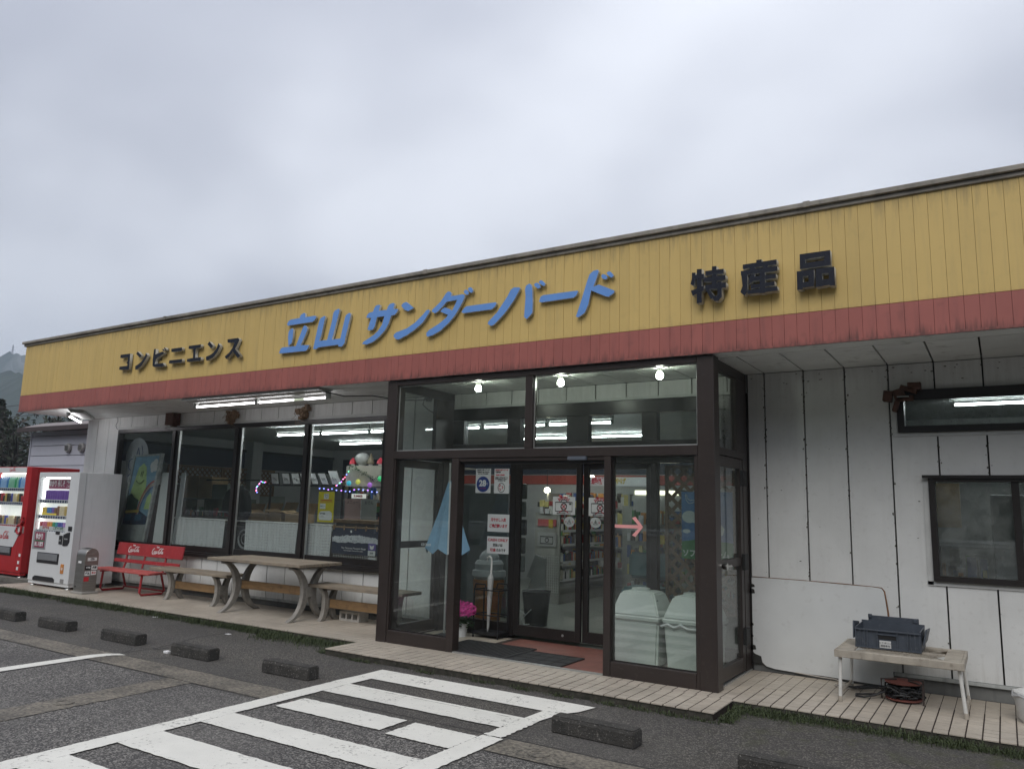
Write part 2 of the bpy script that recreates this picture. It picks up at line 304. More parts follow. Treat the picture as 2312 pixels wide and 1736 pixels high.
LETTERS=[
('blue',[[(-6.808,3.679),(-6.856,3.663),(-6.875,3.643),(-6.876,3.624),(-7.032,3.621),(-7.069,3.603),(-7.089,3.569),(-7.074,3.552),(-6.656,3.554),(-6.619,3.576),(-6.6,3.615),(-6.63,3.623),(-6.782,3.623),(-6.79,3.667)],[(-6.991,3.512),(-7.03,3.499),(-7.052,3.472),(-7.055,3.404),(-7.038,3.301),(-6.983,3.334),(-6.972,3.396),(-6.972,3.493)],[(-6.793,3.523),(-6.816,3.492),(-6.849,3.418),(-6.911,3.289),(-7.137,3.293),(-7.17,3.276),(-7.192,3.227),(-7.157,3.222),(-6.737,3.217),(-6.706,3.238),(-6.687,3.281),(-6.83,3.292),(-6.767,3.396),(-6.734,3.469),(-6.74,3.498),(-6.772,3.521)]]),
('blue',[[(-6.255,3.663),(-6.311,3.646),(-6.33,3.62),(-6.344,3.523),(-6.402,3.316),(-6.53,3.314),(-6.498,3.388),(-6.467,3.536),(-6.453,3.596),(-6.472,3.603),(-6.529,3.585),(-6.551,3.545),(-6.62,3.228),(-6.567,3.223),(-6.533,3.241),(-6.22,3.243),(-6.219,3.222),(-6.163,3.217),(-6.123,3.255),(-6.12,3.301),(-6.055,3.561),(-6.064,3.592),(-6.082,3.594),(-6.124,3.578),(-6.14,3.552),(-6.195,3.312),(-6.326,3.311),(-6.239,3.614),(-6.232,3.651)]]),
('blue',[[(-5.643,3.636),(-5.683,3.632),(-5.708,3.603),(-5.723,3.567),(-5.778,3.562),(-5.803,3.542),(-5.819,3.51),(-5.744,3.499),(-5.791,3.373),(-5.764,3.361),(-5.711,3.365),(-5.687,3.394),(-5.659,3.499),(-5.553,3.498),(-5.581,3.405),(-5.634,3.344),(-5.689,3.305),(-5.792,3.261),(-5.837,3.243),(-5.859,3.218),(-5.788,3.207),(-5.701,3.226),(-5.618,3.271),(-5.536,3.338),(-5.489,3.404),(-5.455,3.494),(-5.405,3.497),(-5.378,3.521),(-5.361,3.556),(-5.429,3.564),(-5.415,3.618),(-5.436,3.632),(-5.481,3.626),(-5.508,3.602),(-5.523,3.566),(-5.638,3.566),(-5.619,3.629)]]),
('blue',[[(-5.256,3.621),(-5.295,3.612),(-5.321,3.589),(-5.303,3.565),(-5.268,3.534),(-5.223,3.516),(-5.174,3.532),(-5.147,3.542),(-5.234,3.609)],[(-4.946,3.501),(-4.973,3.496),(-5.018,3.453),(-5.122,3.378),(-5.228,3.329),(-5.37,3.3),(-5.402,3.281),(-5.406,3.255),(-5.371,3.225),(-5.331,3.219),(-5.223,3.255),(-5.117,3.305),(-5.014,3.371),(-4.954,3.442),(-4.924,3.486)]]),
('blue',[[(-4.7,3.664),(-4.729,3.642),(-4.788,3.569),(-4.848,3.525),(-4.899,3.492),(-4.898,3.471),(-4.86,3.451),(-4.819,3.466),(-4.774,3.503),(-4.71,3.557),(-4.577,3.56),(-4.605,3.508),(-4.638,3.453),(-4.68,3.479),(-4.733,3.498),(-4.761,3.487),(-4.788,3.46),(-4.688,3.415),(-4.707,3.39),(-4.797,3.336),(-4.93,3.278),(-4.96,3.255),(-4.959,3.221),(-4.942,3.211),(-4.874,3.221),(-4.773,3.262),(-4.673,3.331),(-4.6,3.399),(-4.548,3.468),(-4.506,3.534),(-4.483,3.586),(-4.494,3.604),(-4.514,3.611),(-4.595,3.608),(-4.661,3.608),(-4.652,3.632),(-4.668,3.656)],[(-4.481,3.652),(-4.5,3.638),(-4.489,3.616),(-4.459,3.595),(-4.437,3.605),(-4.435,3.617),(-4.456,3.647)],[(-4.427,3.67),(-4.449,3.661),(-4.435,3.634),(-4.405,3.609),(-4.381,3.623),(-4.392,3.649),(-4.407,3.668)]]),
('blue',[[(-4.105,3.477),(-4.459,3.478),(-4.485,3.465),(-4.519,3.425),(-4.496,3.41),(-4.15,3.411),(-4.118,3.43),(-4.095,3.463)]]),
('blue',[[(-3.833,3.592),(-3.897,3.6),(-3.933,3.58),(-3.967,3.522),(-4.085,3.373),(-4.185,3.29),(-4.191,3.266),(-4.154,3.243),(-4.117,3.252),(-3.997,3.351),(-3.894,3.469),(-3.826,3.578)],[(-3.722,3.614),(-3.756,3.6),(-3.769,3.564),(-3.76,3.489),(-3.772,3.288),(-3.74,3.267),(-3.68,3.321),(-3.679,3.418),(-3.685,3.541),(-3.697,3.598)],[(-3.646,3.613),(-3.669,3.6),(-3.658,3.578),(-3.623,3.551),(-3.593,3.56),(-3.607,3.586),(-3.625,3.607)],[(-3.598,3.631),(-3.618,3.612),(-3.597,3.591),(-3.559,3.567),(-3.542,3.583),(-3.556,3.603),(-3.581,3.626)]]),
('blue',[[(-3.204,3.478),(-3.567,3.48),(-3.594,3.468),(-3.61,3.422),(-3.583,3.412),(-3.238,3.415),(-3.21,3.435),(-3.194,3.471)]]),
('blue',[[(-2.996,3.647),(-3.04,3.642),(-3.078,3.615),(-3.102,3.553),(-3.158,3.384),(-3.213,3.232),(-3.187,3.223),(-3.124,3.257),(-3.087,3.334),(-3.06,3.46),(-2.913,3.386),(-2.883,3.379),(-2.834,3.407),(-2.828,3.429),(-2.982,3.505),(-3.039,3.492),(-3.008,3.564),(-2.984,3.631)],[(-2.943,3.598),(-2.961,3.586),(-2.949,3.558),(-2.915,3.542),(-2.896,3.557),(-2.912,3.585)],[(-2.884,3.615),(-2.906,3.605),(-2.896,3.583),(-2.859,3.552),(-2.835,3.566),(-2.853,3.594),(-2.869,3.611)]]),
('left',[[(-10.432,3.47),(-10.195,3.469),(-10.19,3.241),(-10.43,3.256),(-10.426,3.299),(-10.24,3.298),(-10.24,3.422),(-10.431,3.426)]]),
('left',[[(-10.022,3.484),(-10.052,3.453),(-9.956,3.388),(-9.916,3.416)],[(-9.819,3.446),(-9.857,3.377),(-9.905,3.335),(-9.97,3.302),(-10.043,3.278),(-10.035,3.229),(-9.999,3.229),(-9.901,3.268),(-9.835,3.334),(-9.781,3.405)]]),
('left',[[(-9.643,3.483),(-9.603,3.483),(-9.6,3.406),(-9.443,3.434),(-9.399,3.406),(-9.577,3.346),(-9.592,3.273),(-9.411,3.276),(-9.371,3.232),(-9.423,3.223),(-9.606,3.233),(-9.64,3.252),(-9.651,3.344)],[(-9.458,3.462),(-9.436,3.471),(-9.404,3.439),(-9.43,3.437)],[(-9.42,3.478),(-9.398,3.486),(-9.362,3.448),(-9.387,3.44)]]),
('left',[[(-9.254,3.453),(-9.248,3.41),(-9.018,3.408),(-9.025,3.454)],[(-9.273,3.298),(-9.276,3.255),(-8.995,3.25),(-8.998,3.295)]]),
('left',[[(-8.88,3.458),(-8.631,3.458),(-8.628,3.415),(-8.73,3.413),(-8.725,3.288),(-8.607,3.287),(-8.604,3.242),(-8.893,3.248),(-8.892,3.287),(-8.772,3.29),(-8.776,3.413),(-8.881,3.42)]]),
('left',[[(-8.465,3.48),(-8.496,3.445),(-8.414,3.383),(-8.38,3.418)],[(-8.275,3.439),(-8.305,3.378),(-8.361,3.325),(-8.428,3.297),(-8.506,3.283),(-8.493,3.236),(-8.464,3.233),(-8.359,3.262),(-8.285,3.322),(-8.236,3.4)]]),
('left',[[(-8.105,3.473),(-7.9,3.472),(-7.875,3.445),(-7.91,3.383),(-7.941,3.337),(-7.832,3.239),(-7.877,3.217),(-7.976,3.304),(-8.034,3.256),(-8.097,3.22),(-8.13,3.256),(-8.052,3.298),(-7.997,3.35),(-7.963,3.419),(-8.096,3.431)]]),
('right',[[(-2.061,3.509),(-2.018,3.506),(-2.022,3.215),(-2.065,3.212)],[(-2.104,3.484),(-2.073,3.481),(-2.078,3.397),(-2.094,3.368),(-2.117,3.387),(-2.105,3.432)],[(-2.085,3.461),(-2.0,3.461),(-2.0,3.418),(-2.086,3.418)],[(-2.114,3.327),(-2.001,3.359),(-2.002,3.317),(-2.099,3.282)],[(-1.931,3.513),(-1.892,3.511),(-1.894,3.341),(-1.934,3.343)],[(-1.988,3.482),(-1.832,3.479),(-1.833,3.437),(-1.988,3.443)],[(-2.0,3.426),(-1.818,3.423),(-1.819,3.381),(-2.001,3.387)],[(-1.989,3.362),(-1.815,3.361),(-1.816,3.315),(-1.99,3.319)],[(-1.886,3.371),(-1.849,3.374),(-1.851,3.243),(-1.881,3.209),(-1.912,3.213),(-1.934,3.246),(-1.888,3.263)],[(-1.986,3.322),(-1.955,3.322),(-1.911,3.251),(-1.942,3.232)]]),
('right',[[(-1.566,3.514),(-1.524,3.513),(-1.524,3.479),(-1.567,3.478)],[(-1.676,3.491),(-1.407,3.495),(-1.409,3.451),(-1.677,3.453)],[(-1.618,3.455),(-1.575,3.457),(-1.576,3.419),(-1.619,3.425)],[(-1.511,3.455),(-1.468,3.456),(-1.49,3.418),(-1.519,3.422)],[(-1.692,3.439),(-1.402,3.438),(-1.403,3.398),(-1.692,3.402)],[(-1.689,3.405),(-1.638,3.401),(-1.645,3.255),(-1.667,3.228),(-1.699,3.262),(-1.68,3.312)],[(-1.62,3.395),(-1.576,3.396),(-1.6,3.332),(-1.632,3.321)],[(-1.627,3.377),(-1.414,3.377),(-1.415,3.34),(-1.628,3.34)],[(-1.614,3.311),(-1.426,3.316),(-1.427,3.282),(-1.615,3.278)],[(-1.641,3.27),(-1.407,3.272),(-1.404,3.235),(-1.641,3.236)],[(-1.541,3.399),(-1.498,3.4),(-1.502,3.229),(-1.545,3.231)]]),
('right',[[(-1.231,3.509),(-1.005,3.508),(-1.005,3.387),(-1.232,3.388)],'h',[(-1.189,3.462),(-1.046,3.465),(-1.054,3.434),(-1.19,3.432)],[(-1.257,3.373),(-1.128,3.372),(-1.132,3.236),(-1.213,3.236),(-1.217,3.222),(-1.257,3.223)],'h',[(-1.21,3.326),(-1.17,3.328),(-1.171,3.281),(-1.212,3.279)],[(-1.115,3.374),(-0.981,3.372),(-0.98,3.222),(-1.016,3.224),(-1.022,3.232),(-1.074,3.228),(-1.12,3.227)],'h',[(-1.071,3.328),(-1.022,3.328),(-1.023,3.282),(-1.069,3.281)]])]
# ---------------------------------------------------------------- shared materials
white_panel = mat('white_wall_paint', (0.67, 0.68, 0.67), 0.55, zdirt=((.50, .18, .30, (.30, .28, .24)), (2.35, 2.80, .25, (.34, .33, .30))), var=0.07, scale=3, bump=0.05, bscale=30, piece=0.04, streak=0.10, streakcol=(0.36, 0.35, 0.32), speck=0.10, speckcol=(0.26, 0.24, 0.21), speckscale=26)
soffit_m = mat('soffit_paint', (0.76, 0.78, 0.76), 0.6, var=0.12, scale=2.5, bump=0.03, piece=0.05, speck=0.3, speckcol=(0.2, 0.19, 0.16), speckscale=7)
joint_m = mat('dirty_joint', (0.035, 0.034, 0.03), 0.9, var=0.3)
yellow_m = mat('yellow_board_paint', (0.62, 0.447, 0.158), 0.55, var=0.07, scale=0.9, piece=0.035, zdirt=((3.62, 3.90, .55, (.25, .19, .09)), (3.12, 3.05, .25, (.30, .22, .09))), streak=0.22, streakcol=(0.36, 0.28, 0.13), speck=0.08, speckcol=(0.3, 0.25, 0.1), speckscale=14)
red_m = mat('red_board_paint', (0.35, 0.110, 0.092), 0.55, zdirt=((2.92, 2.79, .75, (.07, .035, .03)),), var=0.10, scale=1.5, piece=0.05, streak=0.30, streakcol=(0.14, 0.055, 0.055), speck=0.2, speckcol=(0.15, 0.06, 0.05), speckscale=12)
cap_m = mat('weathered_cap_metal', (0.27, 0.25, 0.215), 0.6, var=0.35, scale=5, streak=0.4, streakcol=(0.08, 0.075, 0.07))
bronze = mat('bronze_aluminium', (0.033, 0.0245, 0.0215), 0.38, metal=0.0, var=0.18, scale=3, bump=0.02, speck=0.12, speckcol=(0.12, 0.1, 0.085), speckscale=30)
bronze_dk = mat('dark_window_bronze', (0.022, 0.019, 0.018), 0.32, var=0.2, scale=4, speck=0.1, speckcol=(0.08, 0.07, 0.06), speckscale=40)
seal_m = mat('black_rubber', (0.012, 0.012, 0.012), 0.6)
pane_g = glass('window_glass', dirt=0.012, grime=0.015)
pane_v = glass('vestibule_glass', tint=(0.90, 0.93, 0.92), dirt=0.018, grime=0.028, refl=0.9)
pane_w = glass('hazy_kitchen_glass', tint=(0.80, 0.84, 0.83), dirt=0.10, grime=0.14)
alu = mat('aluminium', (0.52, 0.53, 0.52), 0.35, metal=0.7, var=0.15, scale=12)
plinth_m = mat('grey_concrete_base', (0.16, 0.165, 0.16), 0.85, var=0.25, scale=5, bump=0.2, streak=0.3)
int_wall = mat('interior_wall_paint', (0.50, 0.52, 0.52), 0.7, var=0.08, scale=2)
int_ceil = mat('interior_ceiling', (0.55, 0.58, 0.57), 0.7, var=0.08, scale=2)
int_floor = mat('shop_floor_vinyl', (0.33, 0.35, 0.31), 0.30, var=0.12, scale=3)
WY = 7.3
# ---------------------------------------------------------------- the shop building
bld = thing('shop_building', 'long single-storey roadside shop with white panel walls and a yellow and red fascia', 'building', (-6, 9, 0.0))
GX = [-1.83 + 0.351 * k for k in range(-40, 16)]
def panels(xa, xb, z0, z1, holes=(), grid=None, nm='wall_panel'):
    g = [xa] + [x for x in (grid or GX) if xa + 0.04 < x < xb - 0.04] + [xb]
    for a, b in zip(g, g[1:]):
        a2, b2 = a + 0.0065, b - 0.0065; jx = rnd.uniform(-0.002, 0.002)
        hs = [h for h in holes if h[0] < b2 and h[1] > a2]
        rects = []
        if not hs: rects = [(a2, b2, z0, z1)]
        else:
            zc = z0
            for h in sorted(hs, key=lambda h: h[2]):
                if h[2] > zc + 0.01: rects.append((a2, b2, zc, h[2]))
                if h[0] > a2 + 0.01: rects.append((a2, h[0], max(zc, h[2]), h[3]))
                if h[1] < b2 - 0.01: rects.append((h[1], b2, max(zc, h[2]), h[3]))
                zc = h[3]
            if zc < z1 - 0.01: rects.append((a2, b2, zc, z1))
        part_ = any(abs(r[1] - r[0]) < (b2 - a2) - .02 for r in rects)
        m = MB()
        for r in rects:
            if not part_: m = MB()
            m.box(r[0], r[1], WY + jx, WY + 0.05, r[2], r[3])
            if not part_: m.build(nm, white_panel, bld)
        if part_: m.build(nm, white_panel, bld)
TOPZ = 2.790
UW = (-0.715, 2.6, 2.20, 2.548); LW = (-0.512, 2.1, 0.985, 1.833)
panels(-1.99, 3.4, 0.235, TOPZ, holes=(UW, LW))
panels(-13.31, -12.345, 0.12, TOPZ, grid=[-12.99, -12.66])
panels(-12.345, -6.46, 2.622, TOPZ)
panels(-12.345, -6.46, 0.20, 0.655)
panels(-6.46, -5.50, 0.20, TOPZ)
panels(-5.49, -2.0, 2.622, TOPZ)
# dark substrate behind every joint
b = MB()
for x0, x1, z0, z1 in ((-1.99, -0.715, 0.1, 2.79), (-0.715, 3.4, 2.548, 2.79), (-0.715, 3.4, 1.833, 2.20), (-0.715, -0.512, 0.1, 1.833), (-0.512, 3.4, 0.1, 0.985), (2.1, 3.4, 0.985, 1.833), (2.6, 3.4, 2.2, 2.548),
                       (-13.3, -12.345, 0.1, 2.79), (-12.345, -6.46, 2.63, 2.79), (-12.345, -6.46, 0.1, 0.65), (-6.46, -5.5, 0.1, 2.79), (-5.5, -1.99, 2.63, 2.79)):
    b.box(x0, x1, WY + 0.052, WY + 0.10, z0, z1)
b.build('wall_core', joint_m, bld)
bx('plinth', plinth_m, bld, -1.99, 3.4, WY + 0.012, WY + 0.052, 0.02, 0.205)
bx('plinth', plinth_m, bld, -13.30, -5.5, WY + 0.012, WY + 0.052, 0.02, 0.19)
bx('base_flashing', mat('painted_flashing', (0.42, 0.44, 0.43), 0.5, var=0.2, scale=8, streak=0.4), bld, -0.84, 3.4, WY - 0.014, WY + 0.02, 0.207, 0.232)
bx('base_flashing', MATS['painted_flashing'], bld, -12.3, -5.52, WY - 0.012, WY + 0.02, 0.17, 0.197)
# side and back shell
shell = mat('side_wall_paint', (0.48, 0.49, 0.48), 0.7, var=0.12, streak=0.3)
bx('side_wall', shell, bld, -13.31, -13.20, WY + 0.10, 14.6, 0.0, 2.79)
bx('side_wall', shell, bld, 3.30, 3.42, WY + 0.10, 14.6, 0.0, 2.79)
bx('rear_wall', shell, bld, -13.31, 3.42, 14.6, 14.72, 0.0, 2.79)
bx('roof', mat('roof_membrane', (0.2, 0.2, 0.2), 0.8), bld, -13.30, 3.42, 6.36, 14.72, 2.84, 2.98)
# repair sheet with ragged, rusty edge
pts = [(-1.985, 0.262), (-1.96, 0.235), (-1.93, 0.222), (-1.905, 0.178), (-1.87, 0.150), (-1.80, 0.136), (-1.6, 0.128), (-1.4, 0.131), (-1.2, 0.124), (-1.0, 0.118), (-0.90, 0.118), (-0.86, 0.122), (-0.848, 0.2),
       (-0.846, 0.45), (-0.862, 0.62), (-0.868, 0.70), (-0.880, 0.80), (-0.888, 0.87), (-0.905, 0.896), (-0.98, 0.903), (-1.2, 0.906), (-1.5, 0.914), (-1.8, 0.916), (-1.985, 0.914)]
MB().prism([(x, WY - 0.010, z) for x, z in pts], (0, 0.008, 0)).build('repair_sheet', mat('repair_sheet_paint', (0.66, 0.68, 0.68), 0.5, var=0.06, scale=3, speck=0.15, speckcol=(0.3, 0.28, 0.25), speckscale=14), bld)
rust = mat('rusty_edge', (0.20, 0.10, 0.05), 0.9, var=0.5, scale=25, bump=0.5, speck=0.6, speckcol=(0.42, 0.38, 0.32), speckscale=30)
b = MB(); edge = [(-0.846, 0.45), (-0.858, 0.60), (-0.866, 0.70), (-0.878, 0.80), (-0.885, 0.87), (-0.903, 0.899), (-0.98, 0.907), (-1.2, 0.910), (-1.5, 0.918), (-1.98, 0.918)]
b.tube([(x + rnd.uniform(-.003, .003), WY - 0.006, z + rnd.uniform(-.003, .003)) for x, z in edge], [0.010, 0.009, 0.008, 0.007, 0.007, 0.006, 0.004, 0.004, 0.004, 0.003], 6)
b.build('rusty_seam', rust, bld)
b = MB()
for x, z, w in ((-1.985, 0.79, .03), (-1.975, 0.84, .018), (-1.99, 0.40, .012), (-1.99, 0.5, .016), (-1.985, .3, .03), (-1.95, .20, .05)):
    b.prism([(x - w, WY - 0.013, z - w * .8), (x + w * .9, WY - 0.013, z - w * .5), (x + w * .7, WY - 0.013, z + w * .6), (x - w * .6, WY - 0.013, z + w)], (0, 0.01, 0))
b.build('broken_edge_hole', joint_m, bld)
_r = random.Random(77); b = MB()
for gx in [x for x in GX if -1.9 < x < .4]:
    for i in range(34):
        z_ = _r.choice((_r.uniform(.25, 2.77), _r.uniform(1.6, 2.78))); x_ = gx + _r.gauss(0, .006) + (.006 if _r.random() < .5 else -.006); s_ = _r.uniform(.002, .007)
        if (x_ > -.73 and 2.15 < z_ < 2.6) or (x_ > -.56 and .94 < z_ < 1.86): continue
        b.prism([(x_ - s_, WY - .0035, z_ - s_ * _r.uniform(.5, 2)), (x_ + s_, WY - .0035, z_ - s_), (x_ + s_ * .6, WY - .0035, z_ + s_ * _r.uniform(.6, 2.4)), (x_ - s_ * .8, WY - .0035, z_ + s_)], (0, .003, 0))
for i in range(60):
    x_ = _r.uniform(-1.95, .4); z_ = _r.choice((_r.gauss(2.72, .04), _r.uniform(.3, 2.7))); s_ = _r.uniform(.002, .008)
    if (x_ > -.75 and 2.13 < z_ < 2.62) or (x_ > -.58 and .92 < z_ < 1.88) or z_ > 2.77: continue
    b.prism([(x_ - s_ * 1.5, WY - .0035, z_ - s_ * .4), (x_ + s_, WY - .0035, z_ - s_ * .7), (x_ + s_ * 1.3, WY - .0035, z_ + s_ * .5), (x_ - s_, WY - .0035, z_ + s_ * .6)], (0, .003, 0))
tag(b.build('paint_flakes', mat('grime_fleck', (.10, .095, .08), .9, var=.4, scale=30), bld), 'dark flecks of grime and lifted paint along the wall joints', kind='stuff')
# ---------------------------------------------------------------- soffit
for a, c in zip([x for x in GX if x >= -5.7], [x for x in GX if x > -5.35]):
    if a > 3: break
    MB().box(a + 0.007, c - 0.007, 6.415, WY - 0.002, 2.795, 2.82).build('soffit_panel', soffit_m, bld)
bx('soffit_trim', soffit_m, bld, -13.30, 3.4, 6.215, 6.411, 2.797, 2.82)
ys = [6.415, 6.60, 6.785, 6.97, 7.155, 7.298]
for y0, y1 in zip(ys, ys[1:]):
    for x0, x1 in ((-13.33, -9.5), (-9.5, -5.70)):
        MB().box(x0 + 0.002, x1 - 0.002, y0 + 0.002, y1 - 0.002, 2.795, 2.82).build('soffit_panel', soffit_m, bld)
bx('soffit_core', joint_m, bld, -13.3, 3.4, 6.23, WY, 2.822, 2.838)
# ---------------------------------------------------------------- fascia boards
FY = 6.18
def shared(nm, m, w, z0, z1, d=0.02): return MB().box(0, w, 0, d, z0, z1).mesh(nm, m, bevel=0.0008)
meY = shared('yellow_board', yellow_m, 0.0934, 3.058, 3.872); meR = shared('red_board', red_m, 0.0934, 2.797, 3.054)
o0 = ORG[bld.name].translation
for k in range(150):
    x = -13.35 + 0.095 * k
    link('yellow_board', meY, bld, (x - o0.x, FY + rnd.uniform(-.0012, .0012) - o0.y, 0))
    link('red_board', meR, bld, (x - o0.x, FY - 0.004 + rnd.uniform(-.0012, .0012) - o0.y, 0))
by, br_ = MB(), MB()
for k in range(150, 178):
    x = -13.35 + 0.095 * k; by.box(x, x + .0915, FY, FY + .02, 3.058, 3.872); br_.box(x, x + .0915, FY - .004, FY + .016, 2.797, 3.054)
tag(by.build('yellow_board_run', yellow_m, bld), 'yellow boards past the right end', kind='stuff')
tag(br_.build('red_board_run', red_m, bld), 'red boards past the right end', kind='stuff')
bx('fascia_core', joint_m, bld, -13.348, 3.55, FY + 0.022, FY + 0.06, 2.80, 3.9)
bx('fascia_end', yellow_m, bld, -13.352, -13.335, FY + 0.03, 7.6, 3.058, 3.872)
bx('fascia_end', red_m, bld, -13.354, -13.335, FY + 0.03, 7.6, 2.797, 3.054)
bx('drip_trim', red_m, bld, -13.356, 3.55, FY - 0.012, FY - 0.005, 2.793, 2.812)
MB().box(-13.42, 3.6, FY - 0.045, FY + 0.2, 3.905, 3.945).box(-13.40, 3.6, FY - 0.018, FY + 0.18, 3.868, 3.903).build('parapet_cap', cap_m, bld, bevel=0.004)
for x in (-9.6, -5.05, -1.2): bx('cap_joint', cap_m, bld, x, x + 0.05, FY - 0.05, FY + 0.2, 3.903, 3.949)
# ---------------------------------------------------------------- shop windows (left)
def rect_frame(name, x0, x1, z0, z1, w, m, y0, y1, parent, inner=()):
    b = MB().box(x0, x1, y0, y1, z1 - w, z1).box(x0, x1, y0, y1, z0, z0 + w).box(x0, x0 + w, y0, y1, z0 + w, z1 - w).box(x1 - w, x1, y0, y1, z0 + w, z1 - w)
    for i in inner: b.box(*i)
    return b.build(name, m, parent, bevel=0.002)
bx('window_trim', mat('white_metal_trim', (0.55, 0.56, 0.55), 0.5, var=0.12), bld, -12.36, -6.45, WY - 0.012, WY + 0.04, 2.583, 2.619)
bx('window_trim', MATS['white_metal_trim'], bld, -12.36, -12.341, WY - 0.012, WY + 0.04, 0.66, 2.583)
wf = rect_frame('shop_window', -12.34, -6.46, 0.66, 2.582, 0.06, bronze_dk, WY - 0.02, WY + 0.055, bld)
bx('sill', bronze_dk, wf, -12.36, -6.45, WY - 0.055, WY - 0.031, 0.655, 0.70)
for (a, c) in ((-10.86, -10.71), (-9.38, -9.25), (-7.94, -7.82)):
    MB().box(a, a + 0.075, WY - 0.018, WY + 0.044, 0.722, 2.52).box(a + 0.078, c - .012, WY + .005, WY + 0.044, 0.722, 2.52).build('mullion', bronze_dk, wf, bevel=0.003)
    bx('mullion_edge', alu, wf, c - 0.011, c - .005, WY + 0.016, WY + 0.044, 0.722, 2.52)
for a, c in ((-12.278, -10.862), (-10.708, -9.382), (-9.248, -7.942), (-7.818, -6.522)):
    bx('pane', pane_g, wf, a, c, WY + 0.045, WY + 0.051, 0.722, 2.52)
    bx('glazing_rail', bronze_dk, wf, a, c, WY + 0.02, WY + 0.044, 0.722, 0.80)
# ---------------------------------------------------------------- kitchen windows (right)
uw = rect_frame('kitchen_vent_window', UW[0], UW[1] - .02, UW[2], UW[3], 0.052, bronze_dk, WY - 0.04, WY + 0.08, bld)
bx('window_hood', bronze_dk, uw, UW[0] - .005, UW[1], WY - 0.06, WY - 0.041, 2.468, 2.556)
bx('pane', pane_w, uw, -0.664, 2.53, WY + 0.03, WY + 0.036, 2.252, 2.496)
bx('window_trim', MATS['white_metal_trim'], bld, -0.76, 2.6, WY - 0.012, WY + 0.03, 2.165, 2.196)
bx('window_trim', MATS['white_metal_trim'], bld, -0.765, -0.722, WY - 0.014, WY + 0.03, 2.197, 2.47)
lw = rect_frame('kitchen_window', LW[0], LW[1] - .02, LW[2], LW[3], 0.045, bronze_dk, WY - 0.04, WY + 0.08, bld)
bx('drip_rail', bronze_dk, lw, -0.555, 2.1, WY - 0.06, WY - 0.03, 1.815, 1.84)
bx('pane', pane_w, lw, -0.467, 0.062, WY + 0.02, WY + 0.026, 1.03, 1.788)
bx('sash_stile', bronze_dk, lw, 0.063, 0.115, WY - 0.02, WY + 0.06, 1.03, 1.788)
bx('pane', pane_w, lw, 0.116, 2.03, WY + 0.045, WY + 0.051, 1.03, 1.788)
bx('window_trim', MATS['white_metal_trim'], bld, -0.557, -0.515, WY - 0.012, WY + 0.03, 0.955, 1.815)
bx('window_trim', MATS['white_metal_trim'], bld, -0.557, 2.1, WY - 0.012, WY + 0.03, 0.95, 0.983)
# ---------------------------------------------------------------- interior of the shop
bx('interior_floor', int_floor, bld, -13.19, 3.29, WY + 0.11, 14.58, 0.04, 0.118)
bx('interior_ceiling', int_ceil, bld, -13.19, 3.29, WY + 0.11, 14.58, 2.665, 2.70)
bx('interior_wall', int_wall, bld, -13.19, 3.29, 13.0, 13.06, 0.12, 2.738)
bx('interior_wall', int_wall, bld, -13.19, -13.15, WY + 0.12, 12.99, 0.12, 2.738)
bx('interior_wall', mat('kitchen_wall_paint', (0.33, 0.34, 0.33), 0.7), bld, -1.86, -1.80, WY + 0.12, 12.99, 0.12, 2.738)
bx('interior_wall', MATS['kitchen_wall_paint'], bld, -1.79, 3.29, 10.6, 10.66, 0.12, 2.738)
bx('interior_pillar', int_wall, bld, -13.14, -12.9, 10.5, 10.75, 0.12, 2.738)
bx('interior_band', mat('navy_band', (0.035, 0.045, 0.075), 0.6), bld, -13.148, -13.13, 7.6, 12.98, 2.12, 2.46)
bx('interior_rail', seal_m, bld, -13.128, -13.09, 7.6, 12.98, 2.45, 2.50)
bx('interior_band', MATS['navy_band'], bld, -12.8, -1.9, 12.975, 12.995, 2.12, 2.45)
bx('interior_stripe', mat('red_stripe', (0.42, 0.07, 0.05), 0.6), bld, -12.8, -1.9, 12.96, 12.99, 1.93, 2.10)
# ---------------------------------------------------------------- glazed entrance porch
por = thing('entrance_porch', 'dark bronze glazed entrance porch standing in front of the shop door', 'porch', (-3.74, 6.2, 0.1))
bx('corner_post', bronze, por, -2.11, -1.965, 6.2, 6.34, 0.102, 2.79, .004)
bx('corner_post', bronze, por, -5.52, -5.388, 6.2, 6.34, 0.102, 2.79, .004)
bx('top_rail', bronze, por, -5.386, -2.112, 6.203, 6.30, 2.735, 2.79, .003)
bx('transom', bronze, por, -5.386, -2.112, 6.197, 6.32, 1.957, 2.038, .003)
bx('upper_mullion', bronze, por, -3.792, -3.710, 6.205, 6.29, 2.04, 2.733, .003)
bx('jamb', bronze, por, -4.628, -4.545, 6.2, 6.31, 0.102, 1.955, .003)
bx('jamb', bronze, por, -2.957, -2.892, 6.2, 6.31, 0.102, 1.955, .003)
bx('jamb', bronze, por, -2.140, -2.112, 6.21, 6.30, 0.102, 1.955)
bx('jamb', bronze, por, -5.386, -5.366, 6.21, 6.30, 0.102, 1.955)
bx('bottom_rail', bronze, por, -5.365, -4.63, 6.203, 6.29, 0.102, 0.227, .003)
bx('bottom_rail', bronze, por, -2.890, -2.141, 6.203, 6.29, 0.102, 0.225, .003)
bx('head_track', seal_m, por, -4.543, -2.959, 6.24, 6.31, 1.90, 1.955)
bx('head_rail', bronze, por, -4.543, -2.959, 6.21, 6.238, 1.925, 1.955)
bx('threshold', alu, por, -4.543, -2.959, 6.2, 6.232, 0.104, 0.114)
bx('door_sensor', mat('blue_grey_plastic', (0.10, 0.115, 0.14), 0.35), por, -3.31, -3.125, 6.17, 6.209, 1.922, 1.956, .004)
